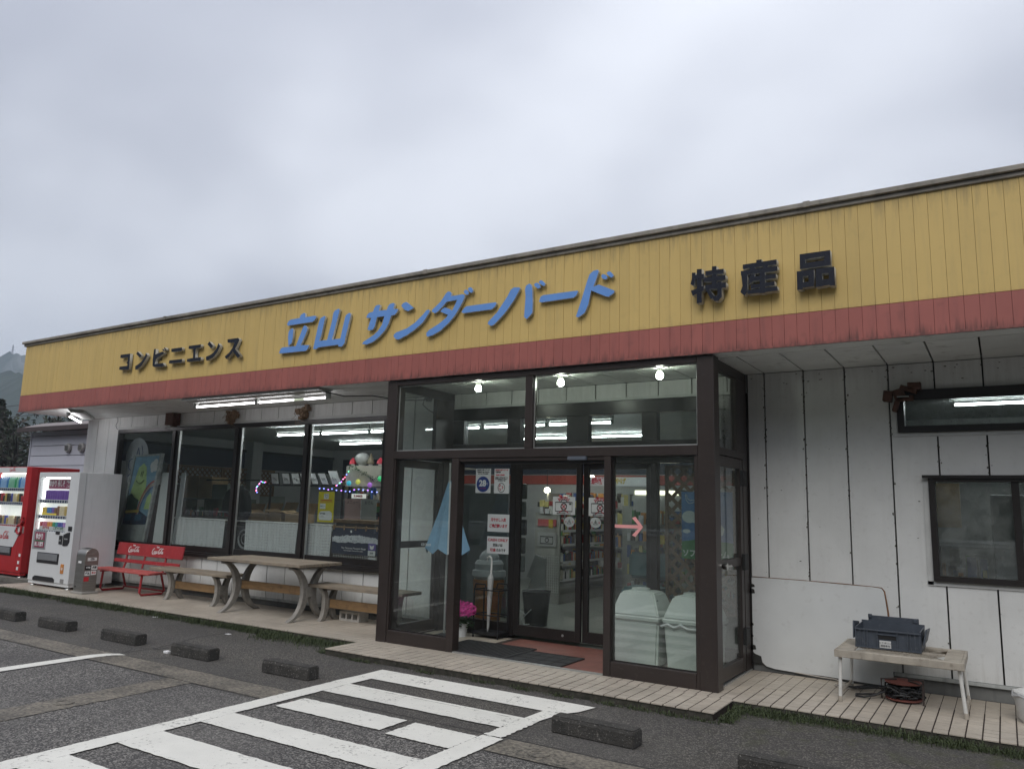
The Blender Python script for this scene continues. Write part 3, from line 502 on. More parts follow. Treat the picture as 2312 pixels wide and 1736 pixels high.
for x0, x1, z0, z1 in ((-5.384, -3.794, 2.04, 2.733), (-3.708, -2.114, 2.04, 2.733), (-5.364, -4.63, 0.229, 1.953), (-2.888, -2.142, 0.227, 1.953)):
    bx('pane', pane_v, por, x0, x1, 6.245, 6.251, z0, z1)
    b = MB().box(x0, x1, 6.236, 6.243, z0, z0 + .010).box(x0, x1, 6.236, 6.243, z1 - .010, z1).box(x0, x0 + .010, 6.236, 6.243, z0 + .01, z1 - .01).box(x1 - .01, x1, 6.236, 6.243, z0 + .01, z1 - .01)
    b.build('glazing_bead', alu if z0 > 1 else bronze_dk, por)
for side, X in (('r', -2.0), ('l', -5.48)):
    sg = -1 if side == 'r' else 1
    x0, x1 = sorted((X, X + sg * 0.05))
    bx('top_rail', bronze, por, x0, x1, 6.342, 7.285, 2.70, 2.79)
    bx('wall_post', bronze, por, x0, x1, 6.95, 7.285, 2.04, 2.698); bx('wall_post', bronze, por, x0, x1, 7.13, 7.285, 0.104, 1.975)
    bx('transom', bronze, por, x0, x1, 6.342, 7.285, 1.978, 2.038)
    xm = (x0 + x1) / 2
    bx('pane', pane_v, por, xm - .003, xm + .003, 6.342, 6.948, 2.04, 2.698)
    d = MB().box(x0, x1, 6.36, 6.43, .13, 1.97).box(x0, x1, 7.03, 7.11, .13, 1.97).box(x0, x1, 6.432, 7.028, 1.885, 1.97).box(x0, x1, 6.432, 7.028, .13, .245).box(x0, x1, 6.432, 7.028, 1.03, 1.10).build('side_door', bronze, por, bevel=.003)
    bx('pane', pane_v, d, xm - .003, xm + .003, 6.432, 7.028, 1.102, 1.883); bx('pane', pane_v, d, xm - .003, xm + .003, 6.432, 7.028, .247, 1.028)
    if side == 'r':
        h = MB(); h.tube([(X, 6.41, 1.055), (X + .035, 6.41, 1.055)], .02, 12); h.tube([(X + .03, 6.41, 1.055), (X + .062, 6.41, 1.055)], .028, 14); h.tube([(X + .05, 6.42, 1.055), (X + .05, 6.55, 1.052)], .012, 10)
        h.build('handle', mat('chrome', (0.6, 0.6, 0.58), 0.18, metal=1.0), d, smooth=True)
        for z in (1.80, 1.06, .42): bx('hinge', seal_m, d, X + .001, X + .03, 7.04, 7.15, z - .07, z + .07)
        bx('threshold', alu, por, x0, x1 + .01, 6.342, 7.285, .104, .116)
# inner shop front inside the porch
bx('wall_filler', bronze_dk, por, -2.032, -1.986, 7.287, 7.38, .104, 2.612)
bx('wall_filler', bronze_dk, por, -5.505, -5.482, 7.287, 7.38, .104, 2.612)
inn = MB()
inn.box(-5.48, -2.03, WY, WY + .09, 2.475, 2.612).box(-5.48, -2.03, WY, WY + .09, 1.965, 2.19)
for a, c in ((-5.48, -5.29), (-4.69, -4.515), (-3.93, -3.67), (-3.065, -2.90), (-2.25, -2.03)): inn.box(a, c, WY, WY + .09, 2.192, 2.473)
inn.box(-5.48, -5.42, WY, WY + .09, .12, 1.963).box(-4.632, -4.555, WY, WY + .09, .12, 1.963).box(-2.972, -2.905, WY, WY + .09, .12, 1.963).box(-2.09, -2.03, WY, WY + .09, .12, 1.963)
inn.box(-5.42, -4.632, WY, WY + .09, .12, .25).box(-2.905, -2.09, WY, WY + .09, .12, .25)
fr = inn.build('inner_shop_front', bronze_dk, por, bevel=.003)
for a, c, z0, z1 in ((-5.288, -4.692, 2.192, 2.473), (-4.513, -3.932, 2.192, 2.473), (-3.668, -3.067, 2.192, 2.473), (-2.898, -2.252, 2.192, 2.473), (-5.418, -4.634, .252, 1.963), (-2.903, -2.092, .252, 1.963)):
    bx('pane', pane_v, fr, a, c, WY + .04, WY + .046, z0, z1)
bx('wall_trim', MATS['white_metal_trim'], por, -5.49, -2.0, WY - .014, WY - .002, 2.613, 2.64)
for a, c, y in ((-4.553, -3.742, WY + .002), (-3.742, -2.974, WY + .050)):
    w = .062; z0, z1 = .135, 1.963
    d = MB().box(a, a + w, y, y + .04, z0, z1).box(c - w, c, y, y + .04, z0, z1).box(a + w, c - w, y, y + .04, 1.905, z1).box(a + w, c - w, y, y + .04, z0, .245).build('sliding_door', bronze_dk, por, bevel=.003)
    bx('pane', pane_v, d, a + w, c - w, y + .018, y + .024, .246, 1.904)
    MB().tube([(c - .2, y - .004, .19), (c - .2, y + .001, .19)], .013, 12).build('lock', alu, d)
# ================================================================ ground
def asphalt():
    m = bpy.data.materials.new('asphalt'); m.use_nodes = True; t = m.node_tree; N = t.nodes; L = t.links; N.clear(); MATS['asphalt'] = m
    out = N.new('ShaderNodeOutputMaterial'); p = N.new('ShaderNodeBsdfPrincipled'); L.new(p.outputs[0], out.inputs[0]); p.inputs['Roughness'].default_value = 0.85
    g = N.new('ShaderNodeNewGeometry'); sp = N.new('ShaderNodeSeparateXYZ'); L.new(g.outputs['Position'], sp.inputs[0])
    def nz(scale, det=4, rough=.6):
        n = N.new('ShaderNodeTexNoise'); n.inputs['Scale'].default_value = scale; n.inputs['Detail'].default_value = det; n.inputs['Roughness'].default_value = rough
        L.new(g.outputs['Position'], n.inputs[0]); return n.outputs[0]
    def mr(s, a, b, c=0.0, d=1.0):
        n = N.new('ShaderNodeMapRange'); n.inputs[1].default_value = a; n.inputs[2].default_value = b; n.inputs[3].default_value = c; n.inputs[4].default_value = d
        L.new(s, n.inputs[0]); return n.outputs[0]
    def mixc(f, a, b):
        n = N.new('ShaderNodeMix'); n.data_type = 'RGBA'; L.new(f, n.inputs[0])
        for i, v in ((6, a), (7, b)):
            if isinstance(v, tuple): n.inputs[i].default_value = (*v, 1)
            else: L.new(v, n.inputs[i])
        return n.outputs[2]
    def mth(op, a, b=None):
        n = N.new('ShaderNodeMath'); n.operation = op
        for i, v in ((0, a), (1, b)):
            if v is None: continue
            if isinstance(v, (int, float)): n.inputs[i].default_value = v
            else: L.new(v, n.inputs[i])
        return n.outputs[0]
    vo = N.new('ShaderNodeTexVoronoi'); vo.inputs['Scale'].default_value = 105; L.new(g.outputs['Position'], vo.inputs['Vector'])
    stone = N.new('ShaderNodeSeparateColor'); L.new(vo.outputs['Color'], stone.inputs[0])
    v2 = N.new('ShaderNodeTexVoronoi'); v2.inputs['Scale'].default_value = 130; L.new(g.outputs['Position'], v2.inputs['Vector'])
    s2 = N.new('ShaderNodeSeparateColor'); L.new(v2.outputs['Color'], s2.inputs[0])
    wob = mth('MULTIPLY', mth('SUBTRACT', nz(3.0), 0.5), 0.06)
    yy = mth('ADD', sp.outputs[1], wob)
    near = mr(yy, 4.18, 4.24, 1, 0)                                   # coarser, older surface in front of the concrete strip
    coarse = mixc(mr(stone.outputs[0], 0.45, 0.95), (0.050, 0.047, 0.045), (0.30, 0.285, 0.262))
    fine = mixc(mr(s2.outputs[0], 0.55, 1.0), (0.050, 0.046, 0.041), (0.20, 0.185, 0.162))
    base = mixc(near, fine, coarse)
    big = mr(nz(1.1, 6), 0.35, 0.68)
    base = mixc(mth('MULTIPLY', big, 0.55), base, (0.055, 0.052, 0.052))
    stain = mr(nz(2.3, 7, .7), 0.60, 0.75, 0, .35); base = mixc(stain, base, (0.03, 0.029, 0.029))
    # moss creeping out from the kerb and beside the parking blocks
    mossy = mth('MULTIPLY', mr(nz(5, 8, .7), 0.50, 0.64), mth('MULTIPLY', mr(sp.outputs[1], 4.7, 5.9), mr(sp.outputs[0], -2.4, -0.9)))
    base = mixc(mth('MULTIPLY', mossy, 0.8), base, (0.055, 0.062, 0.018))
    edge = mth('MULTIPLY', mr(nz(9, 6, .7), 0.42, 0.62), mr(sp.outputs[1], 5.75, 6.05)); base = mixc(mth('MULTIPLY', edge, 0.7), base, (0.032, 0.036, 0.018))
    # seams
    w2 = mth('MULTIPLY', mth('SUBTRACT', nz(14.0), 0.5), 0.02)
    def seam(coord, c, w):
        return mr(mth('ABSOLUTE', mth('ADD', mth('SUBTRACT', coord, c), w2)), w * 0.4, w, 1, 0)
    s = seam(sp.outputs[1], 4.525, .012)
    s = mth('MAXIMUM', s, seam(sp.outputs[1], 4.215, .010))
    in1 = mth('MULTIPLY', mr(yy, 4.53, 4.56), mr(yy, 6.0, 6.05, 1, 0))
    s = mth('MAXIMUM', s, mth('MULTIPLY', in1, seam(sp.outputs[0], -7.30, .014)))
    s = mth('MAXIMUM', s, mth('MULTIPLY', in1, mth('MULTIPLY', seam(sp.outputs[0], -9.68, .010), mr(yy, 5.3, 5.4))))
    base = mixc(mth('MULTIPLY', s, 0.85), base, (0.018, 0.017, 0.016))
    vc = N.new('ShaderNodeTexVoronoi'); vc.feature = 'DISTANCE_TO_EDGE'; vc.inputs['Scale'].default_value = .55
    wv_ = N.new('ShaderNodeVectorMath'); wv_.operation = 'SCALE'; nv_ = N.new('ShaderNodeTexNoise'); nv_.inputs['Scale'].default_value = 2.5; nv_.inputs['Detail'].default_value = 6; L.new(g.outputs['Position'], nv_.inputs[0]); L.new(nv_.outputs['Color'], wv_.inputs[0]); wv_.inputs['Scale'].default_value = .55
    av_ = N.new('ShaderNodeVectorMath'); av_.operation = 'ADD'; L.new(g.outputs['Position'], av_.inputs[0]); L.new(wv_.outputs[0], av_.inputs[1]); L.new(av_.outputs[0], vc.inputs['Vector'])
    crk_ = mth('MULTIPLY', mr(vc.outputs['Distance'], .0025, .006, 1, 0), mr(nz(.9, 3), .50, .58)); base = mixc(mth('MULTIPLY', crk_, .7), base, (.02, .019, .018))
    oil = mr(nz(.75, 5, .55), .62, .72, 0, .45); base = mixc(oil, base, (.035, .034, .033))
    pale = mr(nz(.5, 4, .5), .56, .72, 0, .30); base = mixc(pale, base, (.17, .162, .15))
    L.new(base, p.inputs['Base Color'])
    b = N.new('ShaderNodeBump'); b.inputs['Strength'].default_value = 0.55; b.inputs['Distance'].default_value = 0.006
    h = mth('SUBTRACT', mth('MULTIPLY', vo.outputs['Distance'], -1.0), mth('MULTIPLY', s, 2.0)); L.new(h, b.inputs['Height']); L.new(b.outputs[0], p.inputs['Normal'])
    return m
am = asphalt()
g = MB(); g.v = [(x, y, z) for y, z in ((-60, 0), (4.95, 0), (5.18, .016), (5.41, .045), (60, .045)) for x in (-700, 160)]
for i in range(4): g.f.append((2 * i, 2 * i + 1, 2 * i + 3, 2 * i + 2)); g.m.append(0)
g = g.build('ground', am); g['kind'] = 'structure'; tag(g, 'worn grey asphalt car park in front of the shop')
def worn(name, base, under, lo=0.60, hi=0.70, lo2=0.66):
    m = mat(name, base, 0.7, var=0.07, scale=4, bump=0.25, bscale=120)
    t = m.node_tree; N = t.nodes; L = t.links; p = [n for n in N if n.type == 'BSDF_PRINCIPLED'][0]; src = p.inputs['Base Color'].links[0].from_socket
    g_ = N.new('ShaderNodeNewGeometry')
    n = N.new('ShaderNodeTexNoise'); n.inputs['Scale'].default_value = 34; n.inputs['Detail'].default_value = 9; n.inputs['Roughness'].default_value = .75; L.new(g_.outputs['Position'], n.inputs[0])
    n2 = N.new('ShaderNodeTexNoise'); n2.inputs['Scale'].default_value = 3; n2.inputs['Detail'].default_value = 3; L.new(g_.outputs['Position'], n2.inputs[0])
    a = N.new('ShaderNodeMath'); a.operation = 'MULTIPLY_ADD'; L.new(n2.outputs[0], a.inputs[0]); a.inputs[1].default_value = 0.35; L.new(n.outputs[0], a.inputs[2])
    r = N.new('ShaderNodeMapRange'); L.new(a.outputs[0], r.inputs[0]); r.inputs[1].default_value = lo + .17; r.inputs[2].default_value = hi + .17
    mx = N.new('ShaderNodeMix'); mx.data_type = 'RGBA'; L.new(r.outputs[0], mx.inputs[0]); L.new(src, mx.inputs[6]); mx.inputs[7].default_value = (*under, 1); L.new(mx.outputs[2], p.inputs['Base Color'])
    return m
strip_m = worn('concrete_strip', (0.23, 0.205, 0.165), (0.060, 0.055, 0.048), .40, .60)
paint_m = worn('white_road_paint', (0.71, 0.70, 0.645), (0.16, 0.15, 0.14), .585, .69)
def jag(x0, x1, y0, y1, z, n=26, a=0.006):
    P = []
    for i in range(n): P.append((x0 + (x1 - x0) * i / n, y0 + rnd.uniform(-a, a), z))
    k = max(3, int(n * abs(y1 - y0) / max(0.1, abs(x1 - x0))))
    for i in range(k): P.append((x1 + rnd.uniform(-a, a), y0 + (y1 - y0) * i / k, z))
    for i in range(n): P.append((x1 + (x0 - x1) * i / n, y1 + rnd.uniform(-a, a), z))
    for i in range(k): P.append((x0 + rnd.uniform(-a, a), y1 + (y0 - y1) * i / k, z))
    return P
s1 = MB().poly(jag(-24, -4.87, 4.225, 4.515, .004, 90)).poly(jag(-2.82, 3.0, 4.215, 4.50, .004, 30)).poly(jag(-6.03, -5.72, 1.0, 4.218, .004, 10)).build('concrete_strip', strip_m)
s1['kind'] = 'structure'; tag(s1, 'rough pale concrete strips let into the asphalt')
pm = MB(); z = .008
pm.poly(jag(-4.86, -4.69, 0.6, 4.945, z, 8, .004))
pm.poly(jag(-3.0, -2.835, 0.6, 4.47, z, 8, .005)); pm.poly(jag(-3.0, -2.86, 4.48, 4.945, z, 8, .010))
for y0, y1, x0, x1 in ((4.68, 4.943, -4.688, -3.002), (3.555, 3.83, -4.688, -3.002), (2.965, 3.275, -4.688, -3.002), (2.385, 2.675, -4.688, -3.002), (1.8, 2.1, -4.688, -3.002), (1.2, 1.5, -4.688, -3.002),
                       (4.135, 4.425, -4.62, -3.605), (4.10, 4.42, -3.525, -3.002)):
    pm.poly(jag(x0, x1, y0, y1, z, 30, .005))
for q_ in ([(-4.86, 4.945, .008), (-3.0, 4.945, .008), (-2.86, 4.945, .008), (-2.86, 4.975, .011), (-4.86, 4.975, .011)],
           [(-4.86, 4.976, .011), (-4.68, 4.976, .011), (-4.63, 5.18, .024), (-4.80, 5.18, .024)], [(-2.985, 4.976, .011), (-2.86, 4.976, .011), (-2.80, 5.18, .024), (-2.95, 5.18, .024)],
           [(-4.80, 5.181, .024), (-2.80, 5.181, .024), (-2.70, 5.27, .036), (-2.63, 5.40, .052), (-2.80, 5.405, .052), (-4.71, 5.405, .052)]):
    pm.poly(q_)
o = pm.build('walkway_marking', paint_m); o['kind'] = 'structure'; tag(o, 'white striped walkway marking leading to the entrance porch')
pl = MB().poly([(-7.44, -2, z), (-7.29, -2, z), (-7.275, 3.5, z), (-7.262, 4.15, z), (-7.27, 4.30, z), (-7.23, 4.45, z), (-7.15, 4.525, z), (-7.26, 4.53, z), (-7.36, 4.45, z), (-7.41, 4.32, z), (-7.42, 4.1, z), (-7.43, 3.5, z)])
for x in (-10.0, -12.6, -15.2): pl.poly([(x, -2, z), (x + .14, -2, z), (x + .14, 4.4, z), (x, 4.4, z)])
o = pl.build('parking_line', paint_m); o['kind'] = 'structure'; tag(o, 'white parking bay lines on the asphalt')
# ---------------------------------------------------------------- tiled pavement and entrance step
tile_m = mat('beige_paving_tile', (0.47, 0.415, 0.345), 0.45, var=0.20, scale=2.2, piece=0.08, bump=0.08, bscale=50, speck=0.25, speckcol=(0.18, 0.155, 0.13), speckscale=9)
grout_m = mat('dirty_grout', (0.040, 0.028, 0.022), 0.95, var=0.3, scale=20)
kerb_m = mat('mossy_concrete_edge', (0.065, 0.058, 0.048), 0.95, var=0.4, scale=12, bump=0.6, bscale=40, col2=(0.018, 0.020, 0.012), speck=0.3, speckcol=(0.12, 0.11, 0.09), speckscale=25)
pv = thing('pavement', 'beige tiled pavement along the shop wall', 'pavement', (-6, 6.6, 0), kind='structure')
del pv['category']
bx('bed', grout_m, pv, -13.25, 1.6, 6.075, WY + .01, 0.0, 0.1008)
bx('edge', kerb_m, pv, -13.25, 1.6, 6.066, 6.0745, 0.0, 0.090)
P_ = 0.0950; t0 = MB().box(-.0430, .0430, -.0430, .0430, 0, .010).mesh('tile', tile_m, bevel=0.0012)
cells = []
nx = int((1.6 + 13.25) / P_)
for i in range(nx):
    for j in range(13):
        x = 1.6 - P_ * (i + .5); y = 6.056 + P_ * (j + .5)
        if y > 6.2 and -5.5 < x < -2.0: continue
        if y > 7.25: continue
        cells.append((math.hypot(x, y), x, y))
cells.sort()
def put_tiles(cs, parent, zt):
    o0 = ORG[parent.name].translation
    for _, x, y in cs:
        o = link('tile', t0, parent, (x - o0.x, y - o0.y, zt - .010 + rnd.uniform(-.0008, .0008) - o0.z)); o.rotation_euler = (rnd.uniform(-.006, .006), rnd.uniform(-.006, .006), rnd.uniform(-.008, .008))
put_tiles(cells[:300], pv, 0.103)
b = MB()
for _, x, y in cells[300:]:
    dz = rnd.uniform(-.0008, .0008); b.box(x - .0448, x + .0448, y - .0448, y + .0448, .0935, .103 + dz)
tag(b.build('tiles', tile_m, pv), 'smaller looking tiles farther along the pavement', kind='stuff')
es = thing('entrance_step', 'low tiled slab in front of the entrance porch', 'step', (-3.7, 5.85, 0), kind='structure'); del es['category']
bx('bed', grout_m, es, -5.60, -1.815, 5.595, 6.053, 0.0, 0.1048)
MB().prism([(-5.60, 5.588, 0), (-5.60, 5.5945, 0), (-1.815, 5.5945, 0), (-1.815, 5.588, 0)], (0, 0, .094)).build('edge', kerb_m, es)
cs = []
for i in range(40):
    for j in range(5):
        cs.append((0, -1.80 - P_ * (i + .5), 5.576 + P_ * (j + .5)))
put_tiles(cs, es, 0.107)
# porch floor
pf = thing('porch_floor', 'red and beige floor inside the entrance porch', 'floor', (-3.7, 6.7, 0), kind='structure'); del pf['category']
bx('bed', grout_m, pf, -5.47, -2.01, 6.201, 7.299, 0.0, 0.1015)
redtile = mat('red_porch_floor', (0.19, 0.070, 0.053), 0.55, var=0.25, scale=7, speck=0.4, speckcol=(0.16, 0.10, 0.07), speckscale=30)
bx('red_floor', redtile, pf, -4.44, -2.96, 6.235, 7.299, .1016, .1038)
b = MB()
for i in range(36):
    for j in range(12):
        x = -5.42 + P_ * i; y = 6.25 + P_ * j
        if y > 7.25: continue
        if x > -4.50 and x < -2.91: continue
        if x > -2.06: continue
        b.box(x - .0448, x + .0448, y - .0448, y + .0448, .0945, .1035)
tag(b.build('tiles', tile_m, pf), 'small floor tiles on both sides of the red floor', kind='stuff')
# ---------------------------------------------------------------- door mats
rub = mat('black_rubber_mat', (0.028, 0.028, 0.029), 0.75, var=0.3, scale=10, bump=0.3, bscale=90)
def mat_obj(x0, x1, y0, y1, lab, ribs):
    o = thing('door_mat', lab, 'door mat', ((x0 + x1) / 2, (y0 + y1) / 2, .104))
    bx('sheet', rub, o, x0, x1, y0, y1, .1045, .111, .002)
    b = MB().box(x0 - .008, x1 + .008, y0 - .008, y0, .1045, .1165).box(x0 - .008, x1 + .008, y1, y1 + .008, .1045, .1165).box(x0 - .008, x0, y0, y1, .1045, .1165).box(x1, x1 + .008, y0, y1, .1045, .1165)
    b.build('rim', rub, o, bevel=.002)
    b = MB(); w = x1 - x0; dd = y1 - y0
    if ribs:
        for k in range(int(w / .045)):
            xx = x0 + .02 + k * .045; b.prism([(xx, y0 + .01, .111), (xx + .012, y0 + .01, .111), (xx + .030, y1 - .01, .111), (xx + .018, y1 - .01, .111)], (0, 0, .005))
    else:
        for k in range(3): b.box(x0 + w * (k + 1) / 4, x0 + w * (k + 1) / 4 + .01, y0 + .01, y1 - .01, .111, .114)
        for k in range(2): b.box(x0 + .01, x1 - .01, y0 + dd * (k + 1) / 3, y0 + dd * (k + 1) / 3 + .01, .1142, .116)
    b.build('ribs', rub, o)
mat_obj(-4.80, -3.99, 6.26, 6.84, 'ribbed black rubber mat just inside the porch on the left', True)
mat_obj(-3.965, -3.40, 6.26, 6.72, 'plain black rubber mat to the right of the ribbed one', False)
# ---------------------------------------------------------------- wheel stops
conc = mat('weathered_block_concrete', (0.062, 0.058, 0.052), 0.95, var=0.35, scale=11, bump=0.7, bscale=90, col2=(0.028, 0.027, 0.025), speck=0.6, speckcol=(0.27, 0.255, 0.23), speckscale=75)
def wheel_stop(cx, y, label, rz=0.0, L_=0.60, seed=0):
    r_ = random.Random(seed)
    o = thing('wheel_stop', label, 'parking block', (cx, y + .07, 0), rz, 'concrete parking blocks in front of the shop')
    m = MB(); m.box(-L_ / 2, L_ / 2, -.065, .065, 0.0, .108); me = m.mesh('block', conc)
    bm = bmesh.new(); bm.from_mesh(me)
    bmesh.ops.bevel(bm, geom=list(bm.edges), offset=.007, segments=2, affect='EDGES')
    bmesh.ops.subdivide_edges(bm, edges=[e for e in bm.edges if e.calc_length() > .2], cuts=24, use_grid_fill=True)
    bmesh.ops.subdivide_edges(bm, edges=[e for e in bm.edges if .05 < e.calc_length() < .14], cuts=5, use_grid_fill=True)
    from mathutils import noise as _nz
    for v in bm.verts:
        n_ = _nz.noise_vector(v.co * 14 + Vector((seed * 7, 0, 0))) * .0018 + _nz.noise_vector(v.co * 60 + Vector((seed * 3, 5, 0))) * .0008
        if v.co.z > .09: v.co.y *= .88
        v.co += n_
        if v.co.z < .004: v.co.z = 0
    bm.to_mesh(me); bm.free()
    link('block', me, o); return o
for i, (cx, y, lab, rz, L_) in enumerate((
        (-10.27, 4.86, 'mossy concrete parking block cut by the left edge of the photo', -.02, .6),
        (-9.14, 4.85, 'second concrete parking block from the left, below the white vending machine', 0.0, .6),
        (-7.85, 4.85, 'third concrete parking block from the left, between the lone white line and the bench', 0.0, .63),
        (-6.62, 4.82, 'fourth concrete parking block from the left with a small white scrap beside it', 0.02, .56),
        (-5.33, 4.84, 'concrete parking block just left of the striped walkway marking', 0.02, .57),
        (-2.37, 4.80, 'concrete parking block just right of the striped walkway marking', -.03, .61),
        (-1.10, 4.74, 'concrete parking block cut by the bottom edge near the right corner', -.02, .6))):
    wheel_stop(cx, y, lab, rz, L_, i + 3)
# ---------------------------------------------------------------- fascia signs
LABS = {'blue': ('shop_sign', 'large blue brush-style name sign in the middle of the yellow fascia', -5.9),
        'left': ('convenience_sign', 'small black katakana sign on the left of the yellow fascia', -10.6),
        'right': ('specialty_sign', 'three black kanji sign on the right of the yellow fascia', -2.0)}
blue_m = mat('sky_blue_acrylic', (0.15, 0.325, 0.72), 0.25, var=0.06, scale=6)
navy_m = mat('navy_sign_acrylic', (0.009, 0.012, 0.022), 0.45, spec=.3, var=0.15, scale=8)
ret_m = mat('sign_return_metal', (0.50, 0.50, 0.46), 0.5, var=0.3, scale=30, speck=0.5, speckcol=(0.1, 0.1, 0.1), speckscale=40)
SG = {}
FRONT = {'blue': 6.138, 'left': 6.125, 'right': 6.10}; TRACED = {'blue': 6.12, 'left': 6.07, 'right': 6.10}
for k, polys in LETTERS:
    if k not in SG: SG[k] = thing(LABS[k][0], LABS[k][1], 'sign', (LABS[k][2], FY, 3.4))
    root = SG[k]; fm = blue_m if k == 'blue' else navy_m; y0 = FRONT[k]; dep = 6.166 - y0
    q_ = y0 / TRACED[k]; polys = [p if p == 'h' else [(x * q_, 1.5 + (z - 1.5) * q_) for x, z in p] for p in polys]
    groups = []; i = 0
    while i < len(polys):
        if i + 2 < len(polys) and polys[i + 1] == 'h': groups.append([polys[i], polys[i + 2]]); i += 3
        else: groups.append([polys[i]]); i += 1
    # one mesh per character: faces coloured, returns pale
    bm = bmesh.new()
    for q, gset in enumerate(groups):
        me = fill_shape(gset, dep); me.transform(Matrix.Translation((0, y0 - 0.0007 * q, 0))); bm.from_mesh(me); bpy.data.meshes.remove(me)
    bm.normal_update()
    for f in bm.faces: f.material_index = 0 if abs(f.normal.y) > .5 else 1
    me = bpy.data.meshes.new('character'); bm.to_mesh(me); bm.free(); me.materials.append(fm); me.materials.append(ret_m)
    me.transform(ORG[root.name].inverted()); c = link('character', me, root)
    # dark stand-off rails holding each character off the boards
    xs = [p[0] for gs in groups for p in gs[0]]; zs = [p[1] for gs in groups for p in gs[0]]
    b = MB()
    for gs in groups:
        cx_ = sum(p[0] for p in gs[0]) / len(gs[0]); cz_ = sum(p[1] for p in gs[0]) / len(gs[0]); b.box(cx_ - .01, cx_ + .01, 6.166, FY + .002, cz_ - .01, cz_ + .01)
    b.build('bracket', seal_m, c)
# ---------------------------------------------------------------- lamps
tube_m = emis('fluorescent_tube', (1.0, 0.97, 1.0), 10.0)
tube_in = emis('shop_fluorescent_tube', (0.96, 0.98, 1.0), 34.0)
lampw = mat('lamp_white_metal', (0.36, 0.37, 0.35), 0.4, var=0.12, scale=9)
ol = thing('eaves_light', 'long white fluorescent fitting with three lit tubes under the eaves', 'lamp', (-7.8, 6.33, 2.79))
MB().prism([(-9.10, 6.225, 2.792), (-9.10, 6.44, 2.792), (-9.10, 6.36, 2.745), (-9.10, 6.30, 2.745)], (2.52, 0, 0)).build('housing', lampw, ol, bevel=.003)
bx('side_trim', lampw, ol, -9.12, -6.56, 6.20, 6.222, 2.762, 2.792)
for x0, x1 in ((-9.03, -7.87), (-7.79, -7.17), (-6.99, -6.63)):
    MB().tube([(x0, 6.385, 2.70), (x1, 6.385, 2.70)], .011, 10).build('tube', tube_m, ol)
MB().tube([(-7.17, 6.385, 2.70), (-6.99, 6.385, 2.70)], .013, 10).build('unlit_tube', mat('dim_tube', (0.75, 0.85, 0.65), 0.3, emit=.35), ol)
for x in (-9.06, -7.84, -6.60): bx('lamp_holder', lampw, ol, x - .025, x + .025, 6.365, 6.405, 2.685, 2.75)
el = thing('end_eaves_light', 'short white fluorescent fitting at the left end of the eaves', 'lamp', (-12.6, 6.7, 2.79))
_p, _q = Vector((-12.03, 6.28, 2.695)), Vector((-12.96, 6.98, 2.695)); _n = Vector((.6, .8, 0))
MB().tube([_p, _q], .014, 10).build('tube', tube_m, el)
MB().prism([_p + _n * .03 + Vector((0, 0, .05)), _p + _n * .20 + Vector((0, 0, .05)), _p + _n * .20 + Vector((0, 0, .098)), _p - _n * .02 + Vector((0, 0, .098))], _q - _p).build('housing', lampw, el, bevel=.003)
for c_ in (_p, _q): bx('lamp_holder', lampw, el, c_.x - .02, c_.x + .02, c_.y - .02, c_.y + .02, 2.68, 2.745)
bulb_m = emis('bulb_glow', (0.93, 1.0, 0.85), 55.0)
for i, (x, lab) in enumerate(((-4.56, 'leftmost of the three round bulbs on the porch ceiling'), (-3.58, 'middle of the three round bulbs on the porch ceiling'), (-2.56, 'rightmost of the three round bulbs on the porch ceiling'))):
    o = thing('ceiling_bulb', lab, 'lamp', (x, 6.52, 2.79), group='bulbs on the porch ceiling')
    MB().lathe([(.075, 2.785), (.082, 2.775), (.03, 2.765), (.022, 2.735)], x, 6.52, 20).build('rose', mat('white_enamel', (.7, .7, .66), .3), o, smooth=True)
    MB().lathe([(.016, 2.735), (.028, 2.722), (.034, 2.700), (.030, 2.680), (.014, 2.668)], x, 6.52, 16).build('bulb', bulb_m, o, smooth=True)
k = 0
def strip_lamp(x0, x1, y, label, z=2.61, m=tube_in):
    o = thing('ceiling_strip_light', label, 'lamp', ((x0 + x1) / 2, y, 2.738), group='strip lights on the shop ceiling')
    bx('housing', lampw, o, x0 - .03, x1 + .03, y - .022, y + .022, z + .045, 2.664); MB().tube([(x0, y, z), (x1, y, z)], .012, 8).build('tube', m, o)
    for x in (x0 - .015, x1 + .015): bx('lamp_holder', lampw, o, x - .012, x + .012, y - .018, y + .018, z - .018, z + .039)
_fr = ['leftmost strip light of the front row seen through the shop windows', 'second strip light of the front row, behind the window post', 'strip light of the front row nearest the porch through the last window', 'strip light of the front row hidden above the porch corner', 'strip light of the front row seen through the left transom pane', 'strip light of the front row seen through the middle transom panes']
for _i, (x0, x1) in enumerate(((-10.70, -9.68), (-9.60, -8.58), (-8.50, -7.48), (-7.40, -6.40), (-6.30, -5.30), (-5.28 + .06, -4.30))):
    strip_lamp(x0 * .933, x1 * .933, 8.60, _fr[_i], z=2.545)
for x0, x1, l_ in ((-10.88, -9.82, 'lone rear strip light seen through the window nearest the porch'), (-6.80, -5.86, 'rear strip light seen through the second transom pane'), (-5.41, -4.58, 'rear strip light seen through the third transom pane')): strip_lamp(x0, x1, 10.93, l_)
strip_lamp(-0.345, 1.0, 8.8, 'strip light on the kitchen ceiling behind the hazy window')
# ================================================================ things on the pavement
PZ = 0.103
